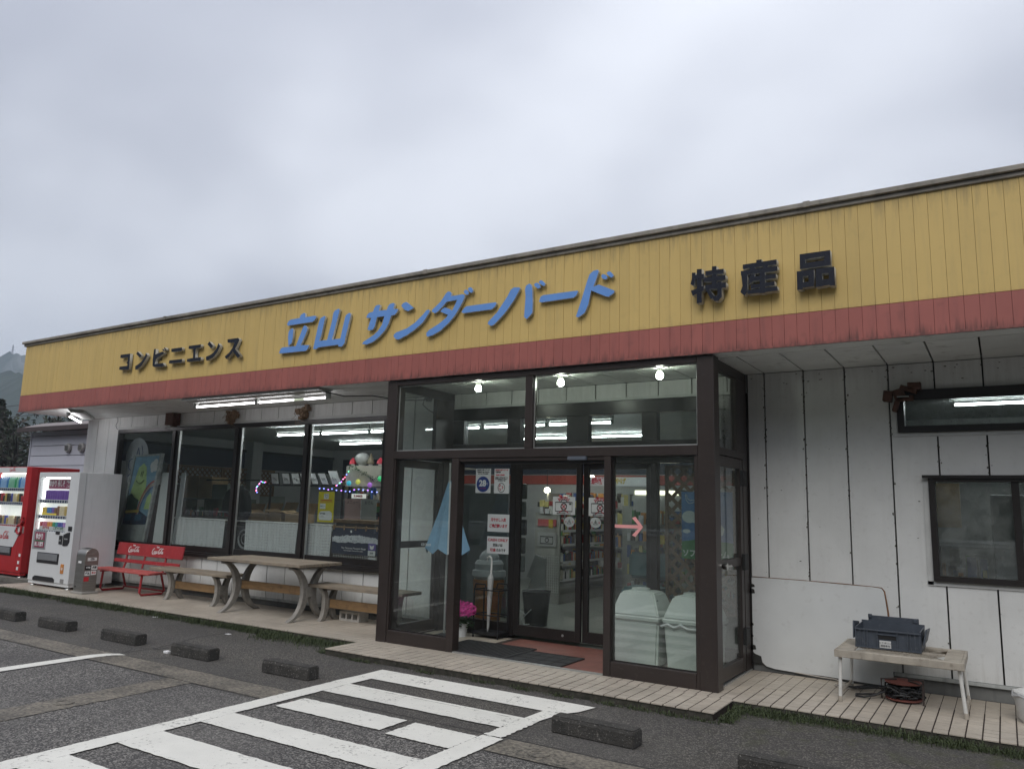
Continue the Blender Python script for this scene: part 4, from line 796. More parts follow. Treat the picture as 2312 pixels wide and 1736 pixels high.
# ---------------------------------------------------------------- vending machines
vw = mat('white_powder_coat', (0.66, 0.68, 0.69), 0.32, var=0.05, scale=3)
vside = mat('machine_side_white', (0.74, 0.76, 0.78), 0.38, var=0.06, scale=2.5, streak=0.08)
vred = mat('machine_red', (0.42, 0.018, 0.022), 0.32, var=0.08, scale=3)
blk = mat('black_plastic', (0.018, 0.018, 0.02), 0.3, var=0.2)
ink0 = mat('sticker_ink', (.02, .02, .02), .5)
wht = mat('white_print', (0.80, 0.80, 0.80), 0.5)
redp = mat('red_print', (0.55, 0.03, 0.04), 0.5)
purp = mat('purple_print', (0.30, 0.05, 0.10), 0.5)
grn = mat('green_print', (0.03, 0.20, 0.10), 0.5)
lit = mat('lit_display_back', (0.85, 0.88, 0.84), 0.5, emit=0.55)
vstrip = emis('display_tube', (1.0, 1.0, 0.97), 5.0)
dglass = glass('display_glass', tint=(.95, .96, .96), dirt=.01, refl=.7)
btn = mat('button_blue', (0.03, 0.05, 0.16), 0.25)
CANS = [mat('can_%s' % n, c, 0.3, emit=.06) for n, c in (('violet', (.20, .10, .42)), ('yellow', (.75, .52, .05)), ('blue', (.05, .22, .55)), ('brown', (.25, .12, .06)), ('cream', (.75, .66, .45)), ('red', (.5, .04, .05)),
        ('pink', (.62, .18, .28)), ('orange', (.75, .30, .05)), ('green', (.04, .35, .14)), ('teal', (.05, .35, .42)), ('indigo', (.08, .10, .42)), ('lilac', (.45, .25, .60)), ('black', (.05, .045, .04)), ('sky', (.30, .50, .75)), ('mint', (.25, .55, .40)), ('gold', (.55, .40, .12)))]
canme = {}
def can(i, kind, parent, x, y, z):
    key = (i, kind)
    if key not in canme:
        b = MB()
        if kind == 'can': b.lathe([(.026, 0), (.029, .006), (.029, .095), (.022, .103)], 0, 0, 10)
        elif kind == 'tall': b.lathe([(.026, 0), (.029, .006), (.029, .135), (.022, .143)], 0, 0, 10)
        elif kind == 'bottle': b.lathe([(.028, 0), (.030, .02), (.028, .10), (.030, .13), (.012, .165), (.013, .185)], 0, 0, 10)
        else: b.box(-.028, .028, -.02, .02, 0, .12)
        canme[key] = b.mesh('drink', CANS[i], smooth=kind != 'box')
    return link('drink', canme[key], parent, Vector((x, y, z)) - ORG[parent.name].translation)
def vending(x0, x1, y0, y1, z0, z1, label, red=False):
    v = thing('vending_machine', label, 'vending machine', ((x0 + x1) / 2, (y0 + y1) / 2, z0))
    body = vred if red else vside; door = vred if red else vw
    dy = y0 + .10
    # cabinet with an open display recess
    wx0, wx1 = x0 + .03, x1 - (.18 if red else .25); wz0, wz1 = z0 + (.83 if not red else .84), z1 - (.075 if not red else .10)
    c = MB().box(x0 + .01, x1 - .01, dy + .012, y1, z0 + .06, z1).build('cabinet', body, v, bevel=.006)
    fr_ = MB().box(x0, wx0, y0, dy + .01, z0 + .08, z1).box(wx1, x1, y0, dy + .01, z0 + .08, z1).box(wx0, wx1, y0, dy + .01, wz1, z1).box(wx0, wx1, y0, dy + .01, z0 + .08, wz0)
    if red:
        fr_ = MB().box(x0, wx0, y0, dy + .01, z0 + .08, z1).box(wx0, wx1, y0, dy + .01, wz1, z1).box(wx0, wx1, y0, dy + .01, z0 + .08, wz0)
        fr_.prism([(wx1, y0, z0 + .08), (x1, y0, z0 + .08), (x1, y0, z1), (wx1, y0, z1)], (0, .11, 0))
    d = fr_.build('door', door, v, bevel=.004)
    bx('kick_plate', door, v, x0 + .005, x1 - .005, y0 + .012, dy, z0 + .035, z0 + .076)
    for a in (x0 + .08, x1 - .08):
        for q in (y0 + .06, y1 - .08): MB().tube([(a, q, z0 + .06), (a, q, z0 + .012)], .014, 8).lathe([(.05, z0 + .004), (.045, z0 + .014)], a, q, 12).build('foot', alu, v)
    bx('display_back', lit, v, wx0, wx1, dy - .005, dy + .011, wz0, wz1)
    bx('display_pane', dglass, v, wx0, wx1, y0 + .012, y0 + .016, wz0, wz1)
    bx('display_light', vstrip, v, wx0 + .006, wx0 + .018, dy - .03, dy - .015, wz0 + .03, wz1 - .03)
    bx('display_light', vstrip, v, wx0 + .02, wx1 - .02, dy - .02, dy - .008, wz1 - .012, wz1 - .004)
    return v, (wx0, wx1, wz0, wz1, dy)
v1, (wx0, wx1, wz0, wz1, dy) = vending(-12.94, -11.775, 6.42, 7.10, PZ, 1.838, 'white drink vending machine with lit shelves and purple shiso panels')
W_ = wx1 - wx0; yb = dy - .045
for r, zz in enumerate((wz1 - .345, wz1 - .585, wz0 + .022)):
    bx('shelf', vw, v1, wx0 + .005, wx1 - .005, 6.44, dy - .01, zz - .012, zz)
    b = MB(); 
    for k in range(12): b.tube([(wx0 + .06 + k * (W_ - .09) / 11, 6.446, zz - .028), (wx0 + .06 + k * (W_ - .09) / 11, 6.437, zz - .028)], .017, 8)
    b.build('button_row', btn, v1)
    bx('button_rail', vw, v1, wx0 + .005, wx1 - .005, 6.447, 6.455, zz - .055, zz - .0125)
for k in range(11): can(0, 'tall', v1, wx0 + .17 + k * (W_ - .20) / 10, yb, wz1 - .345)
for k, i in enumerate((1, 1, 2, 2, 0, 3, 3, 4, 4, 15, 4)): can(i, 'tall' if k > 5 else 'box', v1, wx0 + .13 + k * (W_ - .17) / 10, yb, wz1 - .585)
for k, i in enumerate((5, 6, 6, 7, 7, 8, 9, 10, 10, 11, 11)): can(i, 'box', v1, wx0 + .10 + k * (W_ - .13) / 10, yb, wz0 + .022)
bx('price_strip', mat('yellow_label', (.8, .62, .05), .5, emit=.15), v1, wx0 + .13, wx0 + .55, yb - .035, yb - .030, wz1 - .583, wz1 - .555)
bx('price_strip', wht, v1, wx0 + .10, wx1 - .04, yb - .035, yb - .030, wz0 + .024, wz0 + .075)
text('おすすめ', .05, wx0 + .30, yb - .036, wz0 + .05, redp, v1, bold=.002)
text('こだわりの味', .05, wx0 + .66, yb - .036, wz0 + .05, grn, v1, bold=.002)
sx = [wx0 + .13, wx0 + .13 + (W_ - .15) / 3, wx0 + .13 + 2 * (W_ - .15) / 3, wx1 - .02]
for k, s_ in enumerate(('ゆかり', '赤しそ', '飲料')):
    bx('header_panel', mat('purple_panel', (.26, .03, .09), .4, emit=.08), v1, sx[k] + .002, sx[k + 1] - .002, 6.50, 6.505, wz1 - .175, wz1 - .03)
    text(s_, .105, (sx[k] + sx[k + 1]) / 2, 6.498, wz1 - .103, wht, v1, bold=.004, width=.21)
bx('advert_recess', mat('grey_recess', (.30, .31, .32), .4), v1, -12.90, -12.52, 6.414, 6.421, .66, .935)
bx('advert_card', purp, v1, -12.83, -12.55, 6.405, 6.411, .685, .915)
bx('advert_band', grn, v1, -12.83, -12.55, 6.403, 6.4055, .775, .795)
text('ゆかり', .10, -12.69, 6.4025, .845, wht, v1, bold=.004, width=.20); text('赤しそ飲料', .07, -12.69, 6.4025, .73, wht, v1, bold=.002, width=.25)
bx('dispensing_slot', blk, v1, -12.72, -12.10, 6.412, 6.4195, .455, .615, .003)
bx('slot_flap', mat('smoky_flap', (.20, .21, .22), .15), v1, -12.69, -12.13, 6.404, 6.411, .50, .60, .003)
MB().prism([(-12.03, 6.412, .90), (-11.92, 6.412, .935), (-11.86, 6.412, .94), (-11.855, 6.412, .80), (-11.90, 6.412, .745), (-12.03, 6.412, .735)], (0, .007, 0)).build('coin_panel', blk, v1)
bx('coin_slot', alu, v1, -11.99, -11.90, 6.406, 6.411, .83, .85)
bx('note_reader', blk, v1, -12.145, -12.055, 6.410, 6.4195, .755, .885, .003); bx('note_mouth', alu, v1, -12.125, -12.075, 6.405, 6.4095, .80, .825)
bx('price_display', blk, v1, -12.26, -12.15, 6.412, 6.4195, .90, .945); bx('coin_return', blk, v1, -11.92, -11.82, 6.410, 6.4195, .96, 1.03, .004)
bx('sticker', mat('orange_label', (.55, .22, .05), .5), v1, -12.02, -11.93, 6.414, 6.4195, .33, .47, .003); text('→', .06, -11.975, 6.4135, .40, wht, v1, bold=.003)
bx('sticker', mat('grey_label', (.25, .25, .25), .5), v1, -11.99, -11.90, 6.414, 6.4195, PZ + .09, PZ + .15)
MB().prism([(-12.78, 6.413, PZ + .085), (-12.16, 6.413, PZ + .085), (-12.16, 6.413, PZ + .13), (-12.22, 6.413, PZ + .155), (-12.72, 6.413, PZ + .155), (-12.78, 6.413, PZ + .13)], (0, .0065, 0)).build('bottom_vent', blk, v1)
text('ゆかり', .001, -12.4, 6.41, 1.8, wht, v1) if False else None
v2, (ax0, ax1, az0, az1, ady) = vending(-15.20, -13.98, 6.80, 7.62, PZ, 1.955, 'red drink vending machine with lit shelves behind the white one', red=True)
yb2 = ady - .045
pal = ((2, 13, 13, 13, 2, 14, 14, 14, 8, 14), (15, 12, 5, 12, 15, 12, 12, 10, 4, 4), (3, 12, 3, 12, 15, 10, 15, 4, 4, 4))
for r, zz in enumerate((az1 - .26, az1 - .50, az0 + .03)):
    bx('shelf', vw, v2, ax0 + .005, ax1 - .005, 6.83, ady - .01, zz - .012, zz)
    b = MB()
    for k in range(14): b.tube([(ax0 + .05 + k * (ax1 - ax0 - .09) / 13, 6.838, zz - .03), (ax0 + .05 + k * (ax1 - ax0 - .09) / 13, 6.828, zz - .03)], .017, 8)
    b.build('button_row', redp if r == 2 else btn, v2)
    bx('button_rail', vw, v2, ax0 + .005, ax1 - .005, 6.840, 6.848, zz - .06, zz - .0125)
    for k in range(14): can(pal[r][k % 10], 'bottle' if r == 0 else ('tall' if k % 3 else 'can'), v2, ax0 + .05 + k * (ax1 - ax0 - .10) / 13, yb2, zz)
bx('machine_slab', mat('base_slab', (.16, .15, .13), .9, var=.3, bump=.4), v2, -15.4, -13.3, 6.70, 7.75, .0, PZ + .001)
bx('white_header', vw, v2, ax0 - .02, ax1 + .02, 6.792, 6.7995, az1 + .003, 1.945)
MB().prism([(-15.19, 6.795, az0 - .002), (-14.12, 6.795, az0 - .002), (-14.14, 6.795, .83), (-14.30, 6.795, .60), (-15.19, 6.795, .60)], (0, .0045, 0)).build('white_front', vw, v2)
brush(COCA, 6.791, redp, v2, org=(-14.72, az1 + .018), k=.022); brush(COCA, 6.793, redp, v2, org=(-14.92, .70), k=.048)
bx('dispensing_slot', blk, v2, -14.95, -14.34, 6.792, 6.7995, .45, .60, .003); bx('slot_flap', MATS['smoky_flap'], v2, -14.92, -14.37, 6.784, 6.791, .49, .585, .003)
b = MB(); b.tube([(-14.14 + .075 * math.cos(a), 6.78, .90 + .075 * math.sin(a)) for a in [i * math.pi / 10 for i in range(20)]], .016, 8, closed=True); b.tube([(-14.12, 6.78, .96), (-14.02, 6.78, 1.04), (-14.03, 6.78, 1.10)], .02, 8); b.build('coin_ring', vred, v2, smooth=True)
for x, z in ((-14.03, .48), (-14.05, .36), (-14.06, .26)): bx('sticker', wht, v2, x - .035, x + .02, 6.793, 6.7995, z - .03, z + .02)
bx('price_display', blk, v2, -14.30, -14.20, 6.792, 6.7945, az0 - .10, az0 - .05)
bx('coin_plate', alu, v2, -14.035, -14.0, 6.79, 6.7995, .84, .95)
# ---------------------------------------------------------------- stainless ash bin
steel = mat('brushed_steel', (0.34, 0.33, 0.31), 0.36, metal=.85, var=.15, scale=4, stretch=(1, 1, 12))
ab = thing('ash_bin', 'stainless steel arch-topped litter bin with stickers beside the white vending machine', 'bin', (-11.29, 6.48, PZ))
prof = [(6.31, PZ + .03)] + [(6.41 - .10 * math.cos(a), .64 + .10 * math.sin(a)) for a in [i * math.pi / 12 for i in range(13)]] + [(6.51, PZ + .03)]
MB().prism([(-11.42, p[0], p[1]) for p in prof], (.23, 0, 0)).build('body', steel, ab, bevel=.004, smooth=True)
MB().box(-11.46, -11.15, 6.29, 6.54, PZ, PZ + .03).build('base', mat('base_concrete', (.30, .29, .27), .8), ab, bevel=.006)
bx('slot', blk, ab, -11.35, -11.25, 6.38, 6.44, .739, .743)
for y0, y1, z0, z1, m_ in ((6.35, 6.48, .565, .61, wht), (6.325, 6.405, .44, .50, blk), (6.415, 6.50, .44, .50, wht), (6.325, 6.40, .36, .42, wht), (6.415, 6.49, .365, .425, wht), (6.32, 6.39, .28, .34, redp)):
    bx('sticker', m_, ab, -11.1895, -11.185, y0, y1, z0, z1)
for s_, yy, zz, m_ in (('ください', 6.415, .588, ink0), ('のみもの', 6.365, .47, wht), ('分別', 6.457, .47, ink0), ('びん', 6.362, .39, ink0), ('カン', 6.452, .395, redp)): text(s_, .034, -11.184, yy, zz, m_, ab, bold=.002, width=.06, facing='+x')
bx('side_slot', wht, ab, -11.35, -11.27, 6.305, 6.3095, .53, .56)
MB().tube([(-11.37, 6.305, .20), (-11.37, 6.3095, .20)], .014, 10).build('lock', blk, ab)
# ---------------------------------------------------------------- red bench
bench_red = mat('bench_red_paint', (0.36, 0.028, 0.033), 0.42, var=0.15, scale=8, speck=.25, speckcol=(.55, .25, .22), speckscale=28)
bench_seat = mat('faded_red_paint', (0.48, 0.10, 0.09), 0.55, var=0.2, scale=10, stretch=(1, 6, 1), speck=.5, speckcol=(.62, .38, .33), speckscale=22)
rb = thing('red_bench', 'red slatted bench with two white drink logos on its backrest', 'bench', (-10.95, 6.85, PZ))
by_ = lambda z: 7.02 + (z - .4) * .16
def slat(nm, x0, x1, z0, z1, m_, t_=.022):
    MB().prism([(x0, by_(z0), z0), (x1, by_(z0), z0), (x1, by_(z1), z1), (x0, by_(z1), z1)], (0, t_, 0)).build(nm, m_, rb, bevel=.004)
slat('back_board', -11.66, -10.03, .615, .795, bench_red); slat('back_slat', -11.68, -10.06, .505, .555, bench_red)
for k in range(4): bx('seat_slat', bench_seat, rb, -11.70, -10.22, 6.68 + k * .078, 6.68 + k * .078 + .066, .405, .430, .004)
tr_ = MB()
for x in (-11.40, -10.42):
    t1 = MB().tube([(x, 6.72, .40), (x, 6.70, PZ + .05), (x, 6.73, PZ + .016), (x, 7.05, PZ + .016), (x, 7.09, PZ + .05), (x, 7.02, .38), (x, 7.06, .50), (x, 7.095, .78)], .016, 10)
    t1.box(x - .02, x + .02, 6.68, 7.02, .385, .403); t1.build('leg', bench_red, rb, smooth=True)
MB().tube([(-11.40, 7.06, PZ + .05), (-10.42, 7.06, PZ + .05)], .013, 8).build('stretcher', bench_red, rb)
MB().tube([(-10.92, 7.03, .44), (-10.92, 7.10, .78)], .014, 8).build('back_support', bench_red, rb)
for cx in (-11.22, -10.62):
    k_ = .030; o_ = brush(COCA, 0, wht, None, org=(-4.9 * k_, 0), k=k_)
    zc = .655; o_.matrix_world = Matrix.Translation((cx, by_(zc) - .002, zc)) @ Matrix.Rotation(-math.atan(.16), 4, 'X'); mw_ = o_.matrix_world.copy()
    o_.data.transform(ORG[rb.name].inverted() @ mw_); o_.matrix_world = Matrix(); o_.parent = rb
    e_ = text('Enjoy', .03, cx - .02, by_(.765) - .003, .765, wht, rb, bold=.001, shear=.2)
# ---------------------------------------------------------------- timber table and stools with bent cast legs
wood_top = mat('weathered_grey_timber', (0.30, 0.245, 0.18), 0.75, var=0.3, scale=3, stretch=(2, 14, 2), bump=.25, bscale=30, col2=(.20, .17, .135), piece=.12, speck=.3, speckcol=(.12, .10, .08), speckscale=12)
wood_rail = mat('ochre_timber', (0.27, 0.165, 0.075), 0.65, var=0.3, scale=3, stretch=(2, 10, 10), bump=.15, bscale=40, speck=.4, speckcol=(.10, .055, .03), speckscale=9)
cast = mat('grey_cast_leg', (0.27, 0.255, 0.23), 0.75, var=0.25, scale=10, bump=.3, bscale=50, speck=.4, speckcol=(.10, .09, .08), speckscale=25)
def arc_leg(b, x, yc, sgn, z0, z1, spread, wdt, thick=.045):
    """one bent leg of an X-shaped pair; bows in to yc at mid height, out at foot and top"""
    n = 12; P = []
    for i in range(n + 1):
        t = i / n; z = z0 + (z1 - z0) * t; off_ = thick * 1.25 + .012; s_ = (1 - math.sqrt(1 - .94 * (2 * t - 1) ** 2)) / .755
        P.append((yc + sgn * (off_ + (spread + .03 - off_) * s_), z))
    tk = [thick * (1 + .25 * (1 - abs(2 * i / n - 1))) for i in range(n + 1)]
    out = [(x, p[0] + sgn * 0, p[1]) for p in P]; inn_ = [(x, P[i][0] - sgn * tk[i], P[i][1]) for i in range(n, -1, -1)]
    b.prism(out + inn_, (wdt, 0, 0))
def trestle_set(name, label, cat, x0, x1, y0, y1, ztop, boards, legx, group=None, over=0, ztk=.035, rail_z=None, sp=None, th=.05):
    t = thing(name, label, cat, ((x0 + x1) / 2, (y0 + y1) / 2, PZ), group=group); w = (y1 - y0) / boards
    for k in range(boards):
        MB().box(x0 + rnd.uniform(0, .006), x1 - rnd.uniform(0, .006), y0 + k * w + .003, y0 + (k + 1) * w - .003, ztop - ztk, ztop + rnd.uniform(-.001, .001)).build('board', wood_top, t, bevel=.003)
    yc = (y0 + y1) / 2; sp = sp or (y1 - y0) / 2 - .06; zr = rail_z or (PZ + (ztop - PZ) * .45)
    for x in legx:
        for sg in (-1, 1):
            b = MB(); arc_leg(b, x - .03, yc, sg, PZ, ztop - ztk - .002, sp, .06, th); b.build('leg', cast, t, bevel=.004)
        MB().box(x - .035, x + .035, yc - .055, yc + .055, zr - .06, zr + .06).build('leg_joint', cast, t, bevel=.004)
        MB().box(x - .03, x + .03, y0 + .04, y1 - .04, ztop - ztk - .035, ztop - ztk - .004).build('bearer', cast, t, bevel=.004)
    bx('rail', wood_rail, t, min(legx) + .037, max(legx) - .037, yc - .02, yc + .02, zr - .05, zr + .05, .003)
    return t
trestle_set('picnic_table', 'weathered timber table with curved grey legs under the shop windows', 'table', -8.56, -6.885, 6.38, 7.07, .768, 6, (-8.30, -7.08), rail_z=.43, sp=.29, th=.075)
trestle_set('wooden_bench', 'weathered timber stool bench between the red bench and the table', 'bench', -10.25, -8.56, 6.70, 7.04, .520, 3, (-9.87, -8.86), rail_z=.30, sp=.125, th=.06)
trestle_set('wooden_bench', 'weathered timber stool bench between the table and the porch', 'bench', -7.12, -5.62, 6.72, 7.06, .520, 3, (-6.90, -5.86), rail_z=.30, sp=.125, th=.06)
# ---------------------------------------------------------------- hollow concrete block under the right bench
cb_m = mat('pale_block_concrete', (0.52, 0.50, 0.46), 0.9, var=.2, scale=14, bump=.5, bscale=70)
cbk = thing('concrete_block', 'hollow pale concrete block lying on the tiles under the right bench', 'block', (-6.63, 7.05, PZ), rz=0.12)
b = MB(); X0, X1, Y0, Y1, Z0, Z1 = -6.80, -6.48, 6.98, 7.14, PZ, PZ + .11
wv = [X0, X0 + .03, X0 + .10, X0 + .125, X0 + .195, X0 + .22, X0 + .29, X1]
b.box(X0, X1, Y0, Y1, Z0, Z0 + .025).box(X0, X1, Y0, Y1, Z1 - .025, Z1)
for a, c in ((wv[0], wv[1]), (wv[2], wv[3]), (wv[4], wv[5]), (wv[6], wv[7])): b.box(a, c, Y0, Y1, Z0 + .025, Z1 - .025)
b.build('block', cb_m, cbk)
# ---------------------------------------------------------------- folding step table, crate, cable reel, bucket (right)
lg = thing('step_table', 'low folding table with dirty beige top and white legs against the right wall', 'table', (-.72, 6.86, PZ))
beige = mat('dirty_beige_plastic', (0.40, 0.36, 0.30), 0.6, var=.25, scale=9, streak=.3, speck=.4, speckcol=(.15, .12, .09), speckscale=18)
tx0, tx1, ty0, ty1, tz = -1.16, -.30, 6.50, 7.13, .487
b = MB().box(tx0, tx1, ty0, ty0 + .02, tz - .055, tz).box(tx0, tx1, ty1 - .02, ty1, tz - .055, tz).box(tx0, tx0 + .02, ty0 + .02, ty1 - .02, tz - .055, tz).box(tx1 - .02, tx1, ty0 + .02, ty1 - .02, tz - .055, tz)
b.build('rim', beige, lg, bevel=.004)
b = MB()
for x0, x1 in ((tx0 + .02, tx0 + .13), (tx1 - .13, tx1 - .02)): b.box(x0, x1, ty0 + .02, ty1 - .02, tz - .012, tz - .002)
b.box(tx0 + .13, tx1 - .13, ty0 + .02, ty0 + .07, tz - .012, tz - .002).box(tx0 + .13, tx1 - .13, ty1 - .07, ty1 - .02, tz - .012, tz - .002).box(tx0 + .13, tx1 - .13, ty0 + .29, ty0 + .34, tz - .012, tz - .002)
b.build('top', beige, lg)
b = MB()
for k in range(-14, 34):
    for sgn in (1, -1):
        xs = tx0 + .13 + k * .026
        for seg in ((ty0 + .07, ty0 + .29), (ty0 + .34, ty1 - .07)):
            xa, xb = xs, xs + sgn * (seg[1] - seg[0]) * .55
            if min(xa, xb) < tx0 + .13 or max(xa, xb) > tx1 - .13: continue
            b.prism([(xa, seg[0], tz - .011 - (.001 if sgn > 0 else 0)), (xa + .004, seg[0], tz - .011 - (.001 if sgn > 0 else 0)), (xb + .004, seg[1], tz - .011 - (.001 if sgn > 0 else 0)), (xb, seg[1], tz - .011 - (.001 if sgn > 0 else 0))], (0, 0, .006))
b.build('top_mesh', beige, lg)
for (xa, xb) in ((tx0 + .035, tx0 + .025), (tx1 - .035, tx1 - .01)):
    for y in (ty0 + .05, ty1 - .06):
        MB().tube([(xa, y, tz - .05), (xb, y, PZ + .03)], .013, 10).build('leg', mat('white_leg_paint', (.66, .66, .63), .4, var=.1, speck=.2, speckcol=(.3, .25, .2)), lg, smooth=True)
        MB().tube([(xb, y, PZ + .04), (xb, y, PZ)], .017, 10).build('foot_cap', beige, lg)
    MB().tube([(xb, ty0 + .05, PZ + .06), (xb, ty1 - .06, PZ + .06)], .010, 8).build('cross_bar', beige, lg)
crm = mat('slate_crate_plastic', (0.060, 0.072, 0.092), 0.5, var=.2, scale=8, speck=.3, speckcol=(.16, .17, .18), speckscale=28)
cr_ = thing('plastic_crate', 'slate grey folding crate with a white label on the low table', 'crate', (-.80, 6.93, tz), rz=0.0)
cx0, cx1, cy0, cy1, cz = -1.045, -.585, 6.755, 7.12, tz
b = MB().box(cx0, cx1, cy0, cy1, cz, cz + .012).box(cx0, cx1, cy0, cy0 + .01, cz + .012, cz + .135).box(cx0, cx0 + .01, cy0 + .01, cy1 - .01, cz + .012, cz + .15).box(cx1 - .01, cx1, cy0 + .01, cy1 - .01, cz + .012, cz + .15).box(cx0, cx1, cy1 - .01, cy1, cz + .012, cz + .165)
b.build('shell', crm, cr_)
b = MB()
for x in (cx0 + .004, cx0 + .065, cx0 + .085, cx0 + .155, cx1 - .165, cx1 - .095, cx1 - .075, cx1 - .014, cx0 + .035, cx1 - .045): b.box(x, x + .007, cy0 - .012, cy0 - .0005, cz + .004, cz + .13)
b.box(cx0, cx1, cy0 - .016, cy0 - .0005, cz + .131, cz + .14).box(cx0, cx1, cy0 - .014, cy0 - .0005, cz - .0, cz + .0035 + .006)
b.box(cx0 + .155, cx1 - .165 + .007, cy0 - .0135, cy0 - .0005, cz + .105, cz + .112)
b.build('rib', crm, cr_)
bx('handle_recess', seal_m, cr_, cx0 + .165, cx1 - .17, cy0 - .004, cy0 - .0006, cz + .075, cz + .10)
bx('label', mat('paper_label', (.60, .61, .60), .6), cr_, cx0 + .175, cx0 + .255, cy0 - .017, cy0 - .0145, cz + .012, cz + .065)
text('ヒラ 折コン', .016, cx0 + .215, cy0 - .0178, cz + .047, blk, cr_); text('運搬専用', .017, cx0 + .215, cy0 - .0178, cz + .026, blk, cr_)
MB().prism([(cx0 - .02, cy0 + .02, cz + .06), (cx0 - .02, cy0 + .04, cz + .19), (cx0 - .02, cy1 - .08, cz + .16), (cx0 - .02, cy1 - .05, cz + .06)], (.012, 0, 0)).build('end_flap', crm, cr_, bevel=.003)
MB().prism([(cx1 + .005, cy0 + .02, cz + .05), (cx1 + .03, cy0 + .04, cz + .17), (cx1 + .03, cy1 - .05, cz + .15), (cx1 + .005, cy1 - .02, cz + .05)], (.012, 0, 0)).build('end_flap', crm, cr_, bevel=.003)
MB().box(cx0 + .05, cx1 - .04, cy1 + .002, cy1 + .012, cz + .14, cz + .205).box(cx0 + .05, cx0 + .08, cy1 - .01, cy1 + .001, cz + .185, cz + .215).box(cx1 - .08, cx1 - .05, cy1 - .01, cy1 + .001, cz + .17, cz + .20).build('back_flap', crm, cr_, bevel=.003)
reel_red = mat('rusty_red_disc', (0.20, 0.065, 0.05), .7, var=.3, scale=14, speck=.3, speckcol=(.08, .04, .03)); cable = mat('black_cable', (.016, .016, .017), .5)
rl = thing('cable_reel', 'rusty red cable reel wound with black cable under the low table', 'reel', (-.72, 6.86, PZ))
MB().lathe([(.125, .235), (.13, .240), (.13, .246), (.03, .250)], -.735, 6.88, 28).build('top_disc', reel_red, rl, smooth=True)
MB().lathe([(.125, PZ + .012), (.13, PZ + .016), (.13, PZ + .024)], -.735, 6.88, 28).build('bottom_disc', reel_red, rl, smooth=True)
MB().lathe([(.05, PZ + .02), (.05, .234)], -.735, 6.88, 16).build('drum', blk, rl)
P = []
for i in range(210):
    a = i * .42; r_ = .085 + .05 * rnd.random() + (.02 if i % 40 < 6 else 0); P.append((-.735 + r_ * math.cos(a), 6.88 + r_ * math.sin(a) * .95, PZ + .03 + .085 * rnd.random()))
MB().tube(P, .0065, 6).build('cable', cable, rl, smooth=True)
b = MB()
for dx, dy_ in ((.13, -.08), (.12, .10), (-.14, -.02)): b.tube([(-.735 + dx * 1.08, 6.88 + dy_ * 1.08, PZ), (-.735 + dx * 1.08, 6.88 + dy_ * 1.08, .25), (-.735 + dx * .3, 6.88 + dy_ * .3, .258)], .007, 8)
b.build('frame', mat('brown_frame_steel', (.06, .045, .04), .6), rl)
ck = thing('loose_cable', 'loose black cable loop beside the reel under the low table', 'cable', (-1.0, 6.9, PZ))
P = [(-.86, 6.84, .16), (-.93, 6.80, .13), (-1.0, 6.76, PZ + .012), (-1.06, 6.78, PZ + .01), (-1.07, 6.85, PZ + .01), (-1.0, 6.88, PZ + .012), (-.92, 6.85, .13), (-.86, 6.90, .17), (-.95, 6.98, .15), (-1.05, 7.02, PZ + .02), (-1.12, 7.08, PZ + .012), (-1.05, 7.14, PZ + .02), (-.95, 7.1, .14), (-1.1, 7.02, PZ + .02), (-1.18, 7.05, PZ + .02)]
MB().tube(P, .0075, 6).build('cable', cable, ck, smooth=True)
wc = thing('extension_cable', 'thin pale cord lying along the wall foot beside the low table', 'cord', (-1.3, 7.2, PZ))
P = [(-1.62, 7.275, PZ + .03), (-1.42, 7.27, PZ + .02), (-1.30, 7.26, PZ + .02), (-1.2, 7.2, PZ + .01), (-1.27, 7.08, PZ + .008), (-1.2, 7.0, PZ + .008), (-1.12, 7.05, PZ + .008), (-1.16, 7.15, PZ + .008), (-1.24, 7.16, PZ + .008)]
MB().tube(P, .005, 6).build('cord', mat('pale_cord', (.45, .42, .38), .6), wc, smooth=True)
MB().box(-1.21, -1.15, 7.07, 7.11, PZ, PZ + .02).build('plug', MATS['pale_cord'], wc, bevel=.003)
bk = thing('white_bucket', 'round white tub wrapped in plastic at the right edge of the pavement', 'bucket', (.17, 6.76, PZ))
MB().lathe([(.145, PZ), (.165, PZ + .03), (.175, PZ + .12), (.185, PZ + .17), (.182, PZ + .20), (.165, PZ + .205), (.155, PZ + .17), (.15, PZ + .165)], .16, 6.76, 28).build('tub', mat('scuffed_white_plastic', (.66, .66, .64), .4, var=.1, scale=7, speck=.35, speckcol=(.35, .33, .30), speckscale=20), bk, smooth=True)
b = MB(); b.tube([(.16 + (.185 + rnd.uniform(-.006, .008)) * math.cos(a), 6.76 + (.185 + rnd.uniform(-.006, .008)) * math.sin(a), PZ + .175 + rnd.uniform(-.012, .018)) for a in [i * math.pi / 14 for i in range(28)]], .011, 6, closed=True); b.build('plastic_wrap', mat('clear_wrap', (.6, .61, .62), .25, trans=.3), bk, smooth=True)
